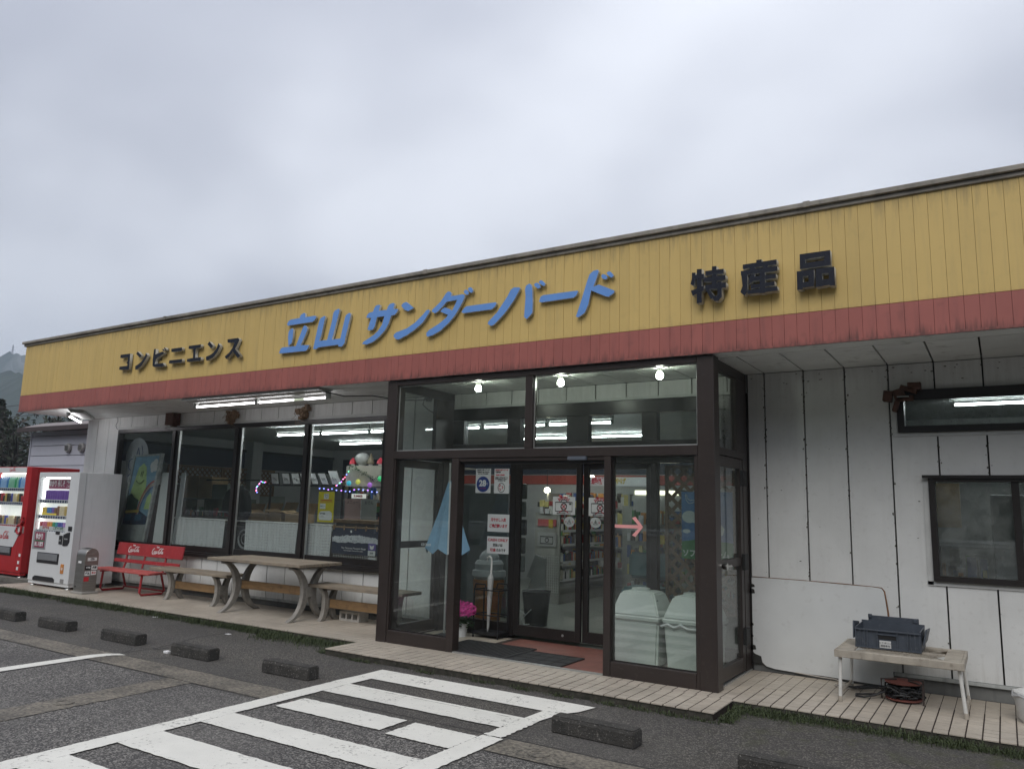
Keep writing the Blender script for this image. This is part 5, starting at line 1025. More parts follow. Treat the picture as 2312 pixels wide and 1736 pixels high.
# ---------------------------------------------------------------- torn brown boards over the window posts, right wall bracket
nest = mat('weathered_brown_board', (.10, .05, .035), .9, var=.4, scale=20, bump=.6, bscale=60); straw = mat('mud_nest', (.23, .155, .10), .95, var=.4, scale=25, bump=.8, bscale=70)
def swallow(x, lab, m_, kind):
    o = thing('swallow_nest', lab, 'nest', (x, 7.2, 2.7)); r_ = random.Random(int(x * 100)); b = MB()
    if kind == 0: b.box(x - .10, x + .10, 7.16, 7.285, 2.60, 2.785); 
    b2 = MB()
    n = 26 if kind else 12
    for i in range(n):
        a = r_.uniform(0, 6.28); rr = r_.uniform(.02, .11); px, pz = x + rr * math.cos(a), 2.68 + rr * .9 * math.sin(a) * (1 if kind else .9); s_ = r_.uniform(.012, .03)
        b2.box(px - s_, px + s_, 7.20 + r_.uniform(-.03, .04), 7.27, pz - s_, pz + s_ * .8)
    for i in range(10):
        px = x + r_.uniform(-.12, .1); z_ = r_.uniform(2.56, 2.72); b2.tube([(px, 7.2, z_), (px + r_.uniform(-.05, .05), 7.17, z_ - r_.uniform(.02, .06)), (px + r_.uniform(-.08, .08), 7.2, z_ - r_.uniform(.03, .07))], .003, 4)
    if kind == 0: b.build('board', nest, o)
    b2.build('mud_and_straw', m_, o)
swallow(-10.80, 'dark brown torn board over the first window post from the left', nest, 0); swallow(-9.40, 'straggly mud nest over the middle window post', straw, 1); swallow(-7.93, 'pale mud nest with white flakes over the window post nearest the porch', straw, 1)
br = thing('broken_bracket', 'broken dark brown boards nailed over the corner of the kitchen vent window', 'board', (-.70, 7.2, 2.5))
for (x0, x1, z0, z1, ti) in ((-.81, -.74, 2.46, 2.55, .05), (-.73, -.64, 2.47, 2.56, -.1), (-.68, -.55, 2.535, 2.575, .12), (-.62, -.52, 2.55, 2.61, .0), (-.70, -.58, 2.46, 2.50, .0), (-.735, -.70, 2.37, 2.46, .1)):
    cx_, cz_ = (x0 + x1) / 2, (z0 + z1) / 2
    me = MB().box(x0 - cx_, x1 - cx_, -.05, .03, z0 - cz_, z1 - cz_).mesh('board_piece', nest, bevel=.003); me.transform(ORG[br.name].inverted() @ Matrix.Translation((cx_, 7.22, cz_)) @ Matrix.Rotation(ti * 3, 4, 'Y')); link('board_piece', me, br)
bx('metal_scrap', alu, br, -.70, -.61, 7.13, 7.16, 2.485, 2.492)
# cables and a small camera at the porch corner
cmr = thing('eaves_cable', 'black cables and junction pieces hanging at the left corner of the porch', 'cable', (-6.3, 6.9, 2.75))
MB().tube([(-6.60, 6.30, 2.76), (-6.45, 6.5, 2.72), (-6.2, 6.7, 2.74), (-5.95, 6.9, 2.70), (-5.72, 7.0, 2.70), (-5.60, 7.05, 2.72)], .007, 6).build('cable', cable, cmr, smooth=True)
MB().tube([(-5.72, 7.1, 2.785), (-5.76, 7.1, 2.66), (-5.68, 7.1, 2.60), (-5.60, 7.1, 2.56)], .006, 6).build('cable', cable, cmr, smooth=True)
MB().lathe([(.03, 2.69), (.045, 2.71), (.045, 2.74), (.02, 2.76)], -5.66, 7.08, 14).build('junction_box', blk, cmr, smooth=True); MB().lathe([(.02, 2.77), (.03, 2.785)], -5.66, 7.0, 12).build('ceiling_hook', blk, cmr)
cd2 = thing('corner_cord', 'thin black cord hanging from the eaves beside the first shop window', 'cord', (-12.36, 7.28, 2.7))
MB().tube([(-12.40, 7.28, 2.79), (-12.38, 7.28, 2.72), (-12.43, 7.28, 2.66), (-12.40, 7.28, 2.61), (-12.36, 7.28, 2.59)], .004, 5).build('cord', cable, cd2)
# small litter
for (x, y, lab) in ((-6.98, 4.84, 'small white scrap beside the fourth parking block'), (-7.22, 5.73, 'flat white fleck on the asphalt near the table'), (-8.88, 5.95, 'tiny white fleck on the asphalt near the pavement edge')):
    zl_ = .046 if y > 5.4 else .001
    o = MB().prism([(x - .03, y - .02, zl_), (x + .03, y - .015, zl_), (x + .035, y + .02, zl_), (x - .02, y + .025, zl_)], (0, 0, .022 if 'scrap' in lab else .004)).build('litter', wht, None, bevel=.002); tag(o, lab, 'litter')
for (x, y, lab) in ((-5.87, 3.27, 'faint round iron cover in the concrete strip at lower left'), (-2.50, 4.35, 'faint round iron cover in the concrete strip right of the walkway')):
    o = MB().lathe([(.07, .0045), (.07, .008), (.055, .008), (.055, .006)], x, y, 24).build('drain_cover', strip_m, None); tag(o, lab, 'drain cover')
# ---------------------------------------------------------------- grass and weeds along the pavement edge
gm = mat('weed_green', (0.060, 0.080, 0.028), .7, var=.35, scale=25, col2=(.030, .042, .016))
def weeds(name, label, fn, n, seed):
    r_ = random.Random(seed); V = []; F = []
    for i in range(n):
        x, y, dens, hmax = fn(r_)
        if r_.random() > dens: continue
        if r_.random() < .55:      # blade
            h = hmax * r_.uniform(.4, 1.1); a = r_.uniform(0, 6.28); w = r_.uniform(.0015, .003); lx, ly = math.cos(a) * h * .55, math.sin(a) * h * .55; px, py = -math.sin(a) * w, math.cos(a) * w; b0 = len(V)
            V += [(x - px, y - py, 0), (x + px, y + py, 0), (x + lx * .4 + px, y + ly * .4 + py, h * .7), (x + lx * .4 - px, y + ly * .4 - py, h * .7), (x + lx, y + ly, h)]
            F += [(b0, b0 + 1, b0 + 2, b0 + 3), (b0 + 3, b0 + 2, b0 + 4)]
        else:                       # small leaf
            z_ = r_.uniform(.004, hmax * .65); s_ = r_.uniform(.004, .011); a = r_.uniform(0, 6.28); ti = r_.uniform(-.6, .6); b0 = len(V); c_, s2_ = math.cos(a), math.sin(a)
            for (u, v_) in ((-s_, 0), (0, s_ * .5), (s_, 0), (0, -s_ * .5)): V.append((x + u * c_ - v_ * s2_, y + u * s2_ + v_ * c_, z_ + u * ti))
            F.append((b0, b0 + 1, b0 + 2, b0 + 3))
    me = bpy.data.meshes.new(name); me.from_pydata([(a_, b_, c_ + .045) for a_, b_, c_ in V], [], F); me.materials.append(gm); o = link(name, me); tag(o, label, kind='stuff'); return o
cl = [rnd.uniform(-13.2, 1.2) for _ in range(75)]
def edge_main(r_):
    x = r_.uniform(-13.4, 1.5) if r_.random() < .22 else r_.choice(cl) + r_.gauss(0, .10)
    if -5.62 < x < -1.79: x = r_.uniform(-1.8, 1.0) if r_.random() < .5 else r_.uniform(-7.6, -5.65)
    big = 1.0 if (x > -1.8 or x < -9) else .8; wide = .06 if x > -1.8 else .055
    if -6.9 < x < -5.65: wide = .13
    y = 6.045 - abs(r_.gauss(0, wide)); return x, y, 1.0, (.05 if x > -1.8 else .075) * big * r_.uniform(.4, 1.2)
weeds('grass', 'low grass and weeds along the front edge of the pavement', edge_main, 27000, 5)
cl2 = [-5.2, -5.05, -4.35, -3.75, -3.35, -3.0, -2.35, -2.1, -1.85, -2.6]
def edge_step(r_):
    x = r_.choice(cl2) + r_.gauss(0, .07); x = min(-1.76, max(-5.65, x)); y = 5.565 - abs(r_.gauss(0, .02)); return x, y, 1, .035 * r_.uniform(.3, 1.3)
weeds('weeds', 'small weeds growing at the foot of the entrance step', edge_step, 1300, 6)
def step_side(r_):
    y = r_.uniform(5.6, 6.05); x = (-1.775 + abs(r_.gauss(0, .04))) if r_.random() < .7 else (-5.64 - abs(r_.gauss(0, .05))); return x, y, 1, .045 * r_.uniform(.3, 1.2)
weeds('weeds', 'weeds in the corners on both sides of the entrance step', step_side, 2600, 8)
# ================================================================ behind the glass
af0 = mat('backing_edge', (.06, .06, .06), .4)
card = mat('cardboard', (0.52, 0.37, 0.21), .8, var=.15, scale=5); card2 = mat('cardboard_dark', (0.38, 0.27, 0.16), .8, var=.15, scale=5)
paper = mat('white_paper', (0.74, 0.75, 0.76), .6, var=.03); ink = mat('black_ink', (.02, .02, .02), .6); redink = mat('red_ink', (.55, .03, .06), .6); blueink = mat('blue_ink', (.03, .06, .25), .5)
FZ = .118
# leaning framed picture, round board and white boards
pc = thing('framed_picture', 'tall framed painting of a smiling green hill under a rainbow leaning inside the first window', 'picture', (-11.75, 7.5, .9))
yf = 7.43
def pq(u, v):   # picture plane: leans to the right
    return (-12.235 + u * .70 + v * .20 - .0, yf + .10 * 0, 1.045 + v * 1.09 + u * .02)
def ppoly(name, pts, m_, k, closed=True):
    return MB().prism([(pq(u, v)[0], yf - .0012 * k, pq(u, v)[2]) for u, v in pts], (0, .001, 0)).build(name, m_, pc)
ppoly('canvas', [(0, 0), (1, 0), (1, 1), (0, 1)], mat('painted_sky', (.24, .42, .58), .5, var=.3, scale=6), 1)
ppoly('painted_hill', [(.12, .28), (.13, .5), (.2, .68), (.26, .84), (.42, .90), (.56, .84), (.66, .62), (.70, .42), (.55, .34), (.35, .33)], mat('painted_green', (.46, .62, .26), .5, var=.25, scale=9), 2)
ppoly('painted_forest', [(.05, .16), (.05, .42), (.18, .46), (.3, .40), (.5, .36), (.5, .16)], mat('painted_dark_green', (.035, .085, .05), .5, var=.3, scale=12), 3)
ppoly('painted_foreground', [(.0, .0), (1, .0), (1, .10), (.62, .20), (.3, .18), (.0, .22)], mat('painted_navy', (.03, .05, .10), .5, var=.4, scale=15, speck=.6, speckcol=(.35, .08, .12), speckscale=25), 4)
for j, (c_, r0) in enumerate((((.42, .10, .09), .52), ((.50, .40, .30), .475), ((.10, .16, .35), .44))):
    arc = [(1.0 + .02 - r0 * math.sin(t), .10 + r0 * 1.05 * math.cos(t)) for t in [i * math.pi / 24 for i in range(0, 13)]]; arc2 = [(1.02 - (r0 - .035) * math.sin(t), .10 + (r0 - .035) * 1.05 * math.cos(t)) for t in [i * math.pi / 24 for i in range(12, -1, -1)]]
    ppoly('painted_rainbow', [(min(u, 1), v) for u, v in arc + arc2], mat('rainbow_%d' % j, c_, .5), 5 + j)
ppoly('painted_peak', [(.78, .22), (.82, .40), (.92, .46), (1, .40), (1, .22)], MATS['painted_green'], 8)
for (cu_, cv_, r_) in ((.80, .86, .09), (.89, .90, .085), (.92, .82, .08), (.82, .80, .07)):
    ppoly('painted_cloud', [(min(.99, cu_ + r_ * math.cos(a)), cv_ + r_ * .65 * math.sin(a)) for a in [i * math.pi / 8 for i in range(16)]], paper, 9 + cu_)
b = MB(); pts_ = [pq(.28 + .30 * i / 8, .645 - .045 * math.sin(math.pi * i / 8)) for i in range(9)]; b.tube([(p[0], yf - .016, p[2]) for p in pts_], .005, 5)
for u in (.43, .49): b.tube([(pq(u, .70)[0], yf - .016, pq(u, .70)[2]), (pq(u + .005, .78)[0], yf - .016, pq(u, .78)[2])], .004, 5)
b.build('painted_smile', ink, pc)
ppoly('caption', [(.10, .165), (.62, .175), (.62, .215), (.10, .205)], mat('caption_yellow', (.55, .42, .10), .5), 12)
for u0 in (.12, .52):
    ppoly('photo_inset', [(u0, .05), (u0 + .25, .055), (u0 + .25, .15), (u0, .145)], mat('inset_blue', (.05, .12, .2), .5), 13)
oldfr = mat('worn_frame_metal', (.42, .44, .44), .5, var=.35, scale=16)
for (u0, v0), (u1, v1) in (((1.0, -.28), (1.0, 1.03)), ((-.02, 0), (-.02, 1.02))):
    p, q = pq(u0, v0), pq(u1, v1); MB().prism([(p[0], yf - .02, p[2]), (p[0] + .05, yf - .02, p[2]), (q[0] + .05, yf - .02, q[2]), (q[0], yf - .02, q[2])], (0, .05, 0)).build('frame_rail', oldfr, pc)
p, q = pq(0, 1.0), pq(1.0, 1.0); MB().prism([(p[0], yf - .018, p[2]), (q[0], yf - .018, q[2]), (q[0], yf - .018, q[2] + .03), (p[0], yf - .018, p[2] + .03)], (0, .04, 0)).build('frame_rail', oldfr, pc)
p = pq(0, 0); q = pq(1, 0); MB().prism([(p[0] - .07, yf, .76), (q[0] - .06, yf, .76), (q[0], yf, q[2] - .004), (p[0], yf, p[2] - .004)], (0, .02, 0)).build('lower_panel', mat('stained_board', (.36, .38, .38), .6, var=.25, scale=5, speck=.5, speckcol=(.10, .10, .10), speckscale=9), pc)
rb_ = thing('round_board', 'round white board with hand-drawn dark doodles behind the framed picture', 'board', (-12.1, 7.55, 2.0))
pts = [(-12.10 + .31 * math.cos(a), 7.50, 2.13 + .33 * math.sin(a)) for a in [i * math.pi / 16 - .3 for i in range(0, 22)]] + [(-12.36, 7.50, 1.85), (-12.30, 7.50, 1.72), (-12.0, 7.50, 1.72)]
MB().prism(pts, (0, .012, 0)).build('board', mat('greyish_white_board', (.62, .62, .68), .6), rb_)
b = MB()
for (cx_, cz_, r_) in ((-12.22, 2.02, .085), (-12.0, 1.97, .09), (-12.1, 2.02, .05)): b.tube([(cx_ + r_ * math.cos(a), 7.497, cz_ + r_ * 1.1 * math.sin(a)) for a in [i * math.pi / 7 for i in range(14)]], .006, 4, closed=True)
b.tube([(-12.1, 7.497, 2.18), (-12.06, 7.497, 2.30), (-12.02, 7.497, 2.18)], .006, 4).tube([(-11.98, 7.497, 2.33), (-11.93, 7.497, 2.22), (-11.97, 7.497, 2.14)], .006, 4)
b.tube([(-12.3, 7.497, 1.82), (-12.2, 7.497, 1.9), (-12.1, 7.497, 1.82), (-12.15, 7.497, 1.76)], .007, 4); b.build('drawing', blueink, rb_)
for (x0, x1, zt, lab) in ((-11.34, -11.02, 1.885, 'plain white board standing inside the first window right of the framed picture'), (-10.84, -10.74, 1.885, 'narrow white board edge showing at the left of the second window')):
    o = MB().prism([(x0 - .06, 7.47, .76), (x1 - .04, 7.47, .76), (x1, 7.49, zt), (x0, 7.49, zt)], (0, .02, 0)).build('white_board', mat('dull_white_board', (.66, .69, .69), .6, var=.06), None, bevel=.002); tag(o, lab, 'board')
dk = thing('wall_shelf', 'dark partition below the round board in the first window', 'shelf', (-11.9, 7.7, .7)); bx('panel', mat('dark_brown_wood', (.045, .03, .025), .6, var=.3), dk, -12.33, -11.0, 7.62, 7.66, .70, 1.70)
# lace curtains on rods
def lace():
    m = bpy.data.materials.new('lace'); m.use_nodes = True; t = m.node_tree; N = t.nodes; L = t.links; N.clear(); MATS['lace'] = m
    out = N.new('ShaderNodeOutputMaterial'); d = N.new('ShaderNodeBsdfDiffuse'); d.inputs[0].default_value = (.95, .96, .98, 1); tr = N.new('ShaderNodeBsdfTransparent'); mx = N.new('ShaderNodeMixShader'); L.new(tr.outputs[0], mx.inputs[1]); L.new(d.outputs[0], mx.inputs[2]); L.new(mx.outputs[0], out.inputs[0])
    g = N.new('ShaderNodeNewGeometry'); mp = N.new('ShaderNodeMapping'); mp.inputs['Scale'].default_value = (1, .0, 1); L.new(g.outputs['Position'], mp.inputs[0])
    def wave(dr, sc, ph=0):
        w = N.new('ShaderNodeTexWave'); w.bands_direction = dr; w.inputs['Scale'].default_value = sc; w.inputs['Distortion'].default_value = 0; w.inputs['Phase Offset'].default_value = ph; L.new(mp.outputs[0], w.inputs[0]); return w.outputs[0]
    def mth(op, a, b=None):
        n = N.new('ShaderNodeMath'); n.operation = op
        for i, v in ((0, a), (1, b)):
            if v is None: continue
            if isinstance(v, (int, float)): n.inputs[i].default_value = v
            else: L.new(v, n.inputs[i])
        return n.outputs[0]
    vo = N.new('ShaderNodeTexVoronoi'); vo.inputs['Scale'].default_value = 26; vo.inputs['Randomness'].default_value = .15; L.new(mp.outputs[0], vo.inputs['Vector'])
    ring = N.new('ShaderNodeMapRange'); L.new(mth('ABSOLUTE', mth('SUBTRACT', vo.outputs['Distance'], .33)), ring.inputs[0]); ring.inputs[1].default_value = .16; ring.inputs[2].default_value = .06
    v2 = N.new('ShaderNodeTexVoronoi'); v2.inputs['Scale'].default_value = 90; v2.inputs['Randomness'].default_value = .2; L.new(mp.outputs[0], v2.inputs['Vector'])
    fine = N.new('ShaderNodeMapRange'); L.new(v2.outputs['Distance'], fine.inputs[0]); fine.inputs[1].default_value = .35; fine.inputs[2].default_value = .5
    w1 = mth('MULTIPLY', mth('GREATER_THAN', wave('Z', 1.3), .95), .35); w2 = mth('MULTIPLY', wave('X', 3.4), .45)
    a = mth('MAXIMUM', mth('MAXIMUM', mth('MULTIPLY', ring.outputs[0], .85), mth('MULTIPLY', fine.outputs[0], .55)), mth('MULTIPLY', mth('MAXIMUM', w1, w2), .8))
    L.new(mth('ADD', mth('MULTIPLY', a, .60), .36), mx.inputs[0]); return m
lace_m = lace()
rod_m = mat('white_rod', (.68, .68, .66), .4)
def curtain(x0, x1, zb, rx0, rx1, label):
    o = thing('lace_curtain', label, 'curtain', ((x0 + x1) / 2, 7.42, 1.18)); MB().tube([(rx0, 7.42, 1.19), (rx1, 7.42, 1.19)], .009, 8).build('rod', rod_m, o, smooth=True)
    n = int((x1 - x0) / .012); V = []; F = []; rows = 8
    for i in range(n + 1):
        u = i / n
        for j in range(rows + 1):
            v = j / rows; x = x0 + (x1 - x0) * u - (.03 * v * (u - .5)); V.append((x, 7.42 + .022 * math.sin(i * .62 + .5 * math.sin(i * .13)) * (.35 + .65 * v), 1.205 + (zb - 1.205) * v + (.012 * math.sin(i * .31) + .014 * abs(math.sin(i * .26))) * v))
    for i in range(n):
        for j in range(rows): a = i * (rows + 1) + j; F.append((a, a + rows + 1, a + rows + 2, a + 1))
    me = bpy.data.meshes.new('cloth'); me.from_pydata(V, [], F); me.materials.append(lace_m)
    for p in me.polygons: p.use_smooth = True
    me.transform(ORG[o.name].inverted()); link('cloth', me, o)
curtain(-10.80, -9.60, .78, -10.88, -9.50, 'white lace half curtain in the second window from the left')
curtain(-9.16, -8.08, .77, -9.42, -8.0, 'white lace half curtain in the third window from the left')
curtain(-7.95, -7.45, .76, -7.98, -7.44, 'narrow white lace half curtain left of the navy banner')
# navy banner, wire rack, yellow notice
bn = thing('mountain_banner', 'navy cloth banner with white snowy mountain range hanging in the window nearest the porch', 'banner', (-7.03, 7.42, 1.0))
bx('cloth', mat('navy_cloth', (.012, .022, .055), .8, var=.2), bn, -7.43, -6.63, 7.418, 7.424, .835, 1.165)
pts = [(-7.43, .985)]; 
for i in range(41):
    u = i / 40; pts.append((-7.43 + .80 * u, 1.045 + .030 * math.sin(u * 3.1) + rnd.uniform(-.008, .012)))
low = [(-6.63 - .80 * i / 20, .985 + rnd.uniform(-.012, .012)) for i in range(21)]
MB().prism([(x, 7.4165, z) for x, z in pts[1:] + low], (0, .001, 0)).build('snow_range', mat('snow_print', (.60, .62, .66), .7, var=.3, scale=30, speck=.9, speckcol=(.02, .03, .07), speckscale=55), bn)
MB().lathe([(.016, 0), (.016, .001)], 0, 0, 14).build('moon', wht, bn).matrix_local = Matrix.Translation((-7.10 + 7.03, -.005, 1.125 - 1.0)) @ Matrix.Rotation(R(90), 4, 'X') @ Matrix.Scale(1, 4)
bpy.data.objects['moon'].data.transform(ORG[bn.name])
text('The Tateyama Mountain Range', .034, -7.05, 7.4155, .915, wht, bn, shear=.2, width=.42); text('Chubusangaku National Park Japan', .02, -7.05, 7.4155, .885, wht, bn, width=.34)
MB().tube([(-7.45, 7.42, 1.175), (-6.60, 7.42, 1.175)], .009, 8).build('rod', wood_rail, bn)
for x in (-7.40, -7.22, -7.02, -6.84, -6.66): bx('clip', wood_rail, bn, x - .006, x + .006, 7.40, 7.416, 1.14, 1.20)
st_ = thing('purple_sticker', 'small purple crest sticker over a white tag on the navy banner', 'sticker', (-6.72, 7.41, .93)); bx('crest', mat('violet_label', (.14, .10, .36), .5), st_, -6.79, -6.665, 7.408, 7.412, .905, .99); MB().prism([(-6.755, 7.405, .925), (-6.73, 7.405, .915), (-6.70, 7.405, .925), (-6.69, 7.405, .97), (-6.73, 7.405, .955), (-6.765, 7.405, .97)], (0, .002, 0)).build('wings', wht, st_)
bx('tag', paper, st_, -6.79, -6.67, 7.408, 7.412, .84, .90); text('禁煙', .03, -6.73, 7.4065, .87, ink, st_)
t2 = MB().box(-6.775, -6.655, 7.405, 7.41, .775, .82).build('white_tag', paper, None); tag(t2, 'small white tag near the window sill below the navy banner', 'tag')
wr = thing('wire_basket', 'low white wire rack behind the window sill under the navy banner', 'rack', (-7.0, 7.45, .72)); b = MB()
for i in range(28): b.box(-7.42 + i * .03, -7.42 + i * .03 + .004, 7.44, 7.444, .72, .83)
for j in range(5): b.box(-7.43, -6.58, 7.4445, 7.4485, .73 + j * .025, .734 + j * .025)
b.build('grid', rod_m, wr)
yn = thing('yellow_notice', 'yellow notice with a bird drawing taped inside the window nearest the porch', 'notice', (-7.55, 7.40, 1.42))
bx('sheet', mat('yellow_paper', (.66, .56, .02), .5, var=.05), yn, -7.703, -7.412, 7.392, 7.396, 1.228, 1.625)
bx('bird_box', paper, yn, -7.60, -7.515, 7.389, 7.3915, 1.53, 1.60)
MB().tube([(-7.59, 7.388, 1.585), (-7.575, 7.388, 1.575), (-7.57, 7.388, 1.555), (-7.55, 7.388, 1.545), (-7.53, 7.388, 1.56), (-7.525, 7.388, 1.59), (-7.55, 7.388, 1.575), (-7.58, 7.388, 1.595)], .003, 4, closed=True).build('bird', ink, yn)
bx('red_line', redink, yn, -7.66, -7.45, 7.389, 7.3915, 1.508, 1.518); text('立山サンダーバード', .026, -7.555, 7.3905, 1.488, redink, yn, width=.21)
bx('panel', paper, yn, -7.665, -7.565, 7.389, 7.3915, 1.40, 1.47); MB().prism([(-7.66, 7.388, 1.255), (-7.45, 7.388, 1.255), (-7.435, 7.388, 1.285), (-7.44, 7.388, 1.35), (-7.48, 7.388, 1.375), (-7.64, 7.388, 1.37), (-7.675, 7.388, 1.34), (-7.675, 7.388, 1.28)], (0, .002, 0)).build('cloud_panel', paper, yn)
text('友だち追加', .026, -7.61, 7.3865, 1.34, ink, yn, width=.09); text('してね', .026, -7.62, 7.3865, 1.30, ink, yn); text('登録はこちら', .018, -7.615, 7.3875, 1.435, grn, yn, width=.085)
# furniture and goods in the left half of the shop
def label_box(name, lab, cat, x0, x1, y0, y1, z0, z1, m_, open_=False, group=None):
    o = thing(name, lab, cat, ((x0 + x1) / 2, (y0 + y1) / 2, z0), group=group)
    if not open_: bx('carton', m_, o, x0, x1, y0, y1, z0, z1, .004)
    else:
        MB().box(x0, x1, y0, y0 + .006, z0, z1).box(x0, x1, y1 - .006, y1, z0, z1).box(x0, x0 + .006, y0 + .006, y1 - .006, z0, z1).box(x1 - .006, x1, y0 + .006, y1 - .006, z0, z1).box(x0, x1, y0 + .006, y1 - .006, z0, z0 + .006).build('carton', m_, o)
        MB().prism([(x0, y1, z1), (x1, y1, z1), (x1 + .02, y1 + .05, z1 + .17), (x0 + .01, y1 + .05, z1 + .17)], (0, .006, 0)).build('flap', m_, o)
        MB().prism([(x0, y0, z1), (x0, y1, z1), (x0 - .13, y1, z1 + .05), (x0 - .13, y0, z1 + .03)], (0, 0, .006)).build('flap', m_, o)
    return o
sh = thing('goods_shelf', 'dark low shelf crowded with small goods behind the second window', 'shelf', (-12.5, 9.0, FZ)); shm = mat('shelf_green_grey', (.10, .12, .09), .6)
for z_ in (.5, .85, 1.16, 1.47): bx('shelf_board', shm, sh, -13.0, -11.3, 8.9, 9.35, z_, z_ + .025)
for x in (-13.0, -12.15, -11.33): bx('side', shm, sh, x, x + .03, 8.9, 9.35, FZ, 1.469)
GOODS = [mat('goods_%d' % i, c, .5, var=.2, scale=20) for i, c in enumerate(((.62, .58, .48), (.42, .05, .05), (.72, .62, .22), (.06, .12, .32), (.72, .72, .72), (.12, .30, .12), (.70, .32, .08), (.10, .08, .07), (.78, .78, .75), (.04, .04, .045)))]
def goods(name, label, x0, x1, y0, y1, zs, n, seed, hmin=.05, hmax=.16, wmin=.03, wmax=.09):
    r_ = random.Random(seed); b = MB()
    for z_ in zs:
        for i in range(n):
            w = r_.uniform(wmin, wmax); x = r_.uniform(x0, x1 - w); y = r_.uniform(y0, y1 - .04); h = r_.uniform(hmin, hmax); b.box(x, x + w, y, y + r_.uniform(.02, .05), z_ + .001 + r_.uniform(0, .002), z_ + h, r_.randrange(len(GOODS)))
    o = b.build(name, GOODS, None); tag(o, label, 'goods', kind='stuff'); return o
goods('packaged_goods', 'jumble of small packaged goods on the dark shelf behind the second window', -12.95, -11.4, 8.92, 9.15, (.525, .875, 1.185), 40, 3)
label_box('cardboard_box', 'large brown cardboard box at the left end of the dark shelf', 'box', -12.95, -12.45, 8.95, 9.3, 1.497, 1.90, card2)
label_box('cardboard_box', 'tall brown cardboard box in the middle of the dark shelf', 'box', -12.42, -12.05, 8.95, 9.3, 1.497, 1.88, card)
label_box('cardboard_box', 'pale green-grey carton at the right end of the dark shelf', 'box', -12.02, -11.60, 8.95, 9.3, 1.497, 1.75, mat('grey_green_carton', (.22, .26, .22), .7))
tb = thing('packing_table', 'plain long table holding open cardboard boxes behind the third window', 'table', (-10.5, 9.05, FZ)); bx('top', mat('table_laminate', (.20, .17, .13), .5), tb, -11.5, -9.2, 8.8, 9.4, 1.10, 1.135); 
for x in (-11.45, -9.25):
    for y in (8.85, 9.32): bx('leg', alu, tb, x, x + .04, y, y + .04, FZ, 1.099)
for (x0, x1, h, m_, lab) in ((-11.30, -10.95, .12, card2, 'low open cardboard box at the left of the packing table'), (-10.88, -10.50, .14, card, 'open cardboard box with a raised flap second on the packing table'), (-10.42, -10.12, .16, card2, 'dark open cardboard box third on the packing table'), (-10.02, -9.66, .15, card, 'light open cardboard box at the right of the packing table')):
    label_box('cardboard_box', lab, 'box', x0, x1, 8.9, 9.2, 1.137, 1.137 + h, m_, True)
ct = thing('hanging_coat', 'black jacket on a hanger in front of the packing table', 'coat', (-10.4, 8.2, 1.75)); cm = mat('black_cloth', (.010, .011, .013), .9)
prof_ = [(-.05, 1.72), (-.24, 1.62), (-.31, 1.45), (-.33, 1.28), (-.20, 1.27), (-.12, 1.22), (0, 1.27), (.12, 1.10), (.2, 1.12), (.30, 1.30), (.27, 1.50), (.20, 1.64), (.05, 1.72), (0, 1.70)]
MB().prism([(-10.38 + a, 8.16, z_) for a, z_ in prof_], (0, .12, 0)).build('jacket', cm, ct, bevel=.02, smooth=True)
MB().tube([(-10.38, 8.22, 1.70), (-10.38, 8.22, 1.76), (-10.355, 8.22, 1.785), (-10.37, 8.22, 1.81), (-10.39, 8.22, 1.80)], .004, 6).tube([(-10.60, 8.22, 1.64), (-10.38, 8.22, 1.71), (-10.17, 8.22, 1.65)], .006, 6).build('hanger', alu, ct)
hr = MB().tube([(-11.2, 8.22, 1.80), (-9.9, 8.22, 1.80)], .012, 8).build('clothes_rail', seal_m, None); tag(hr, 'thin dark rail from which the jacket hangs', 'rail')
lc_ = thing('dark_backing', 'dark block added behind the lace curtains to darken the gaps', 'cabinet', (-9.1, 7.8, FZ)); dkc = mat('near_black_backing', (.022, .022, .024), .6, var=.3)  # added dark block, hides the lit floor so gaps between curtains read black
bx('body', dkc, lc_, -10.95, -7.40, 7.60, 8.0, FZ, 1.10)
for x in (-9.9, -8.8, -7.9): bx('backing_strip', af0, lc_, x, x + .01, 7.594, 7.5995, FZ + .05, 1.08)
fw = thing('wire_hoop', 'pale round rim leaning between the lace curtains', 'hoop', (-9.40, 7.56, .8)); MB().tube([(-9.33 + .13 * math.cos(a), 7.56, .93 + .13 * math.sin(a)) for a in [i * math.pi / 12 for i in range(24)]], .014, 6, closed=True).tube([(-9.33 + .07 * math.cos(a), 7.56, .93 + .07 * math.sin(a)) for a in [i * math.pi / 8 for i in range(16)]], .008, 6, closed=True).build('rings', mat('pale_rim', (.45, .46, .46), .4), fw, smooth=True)
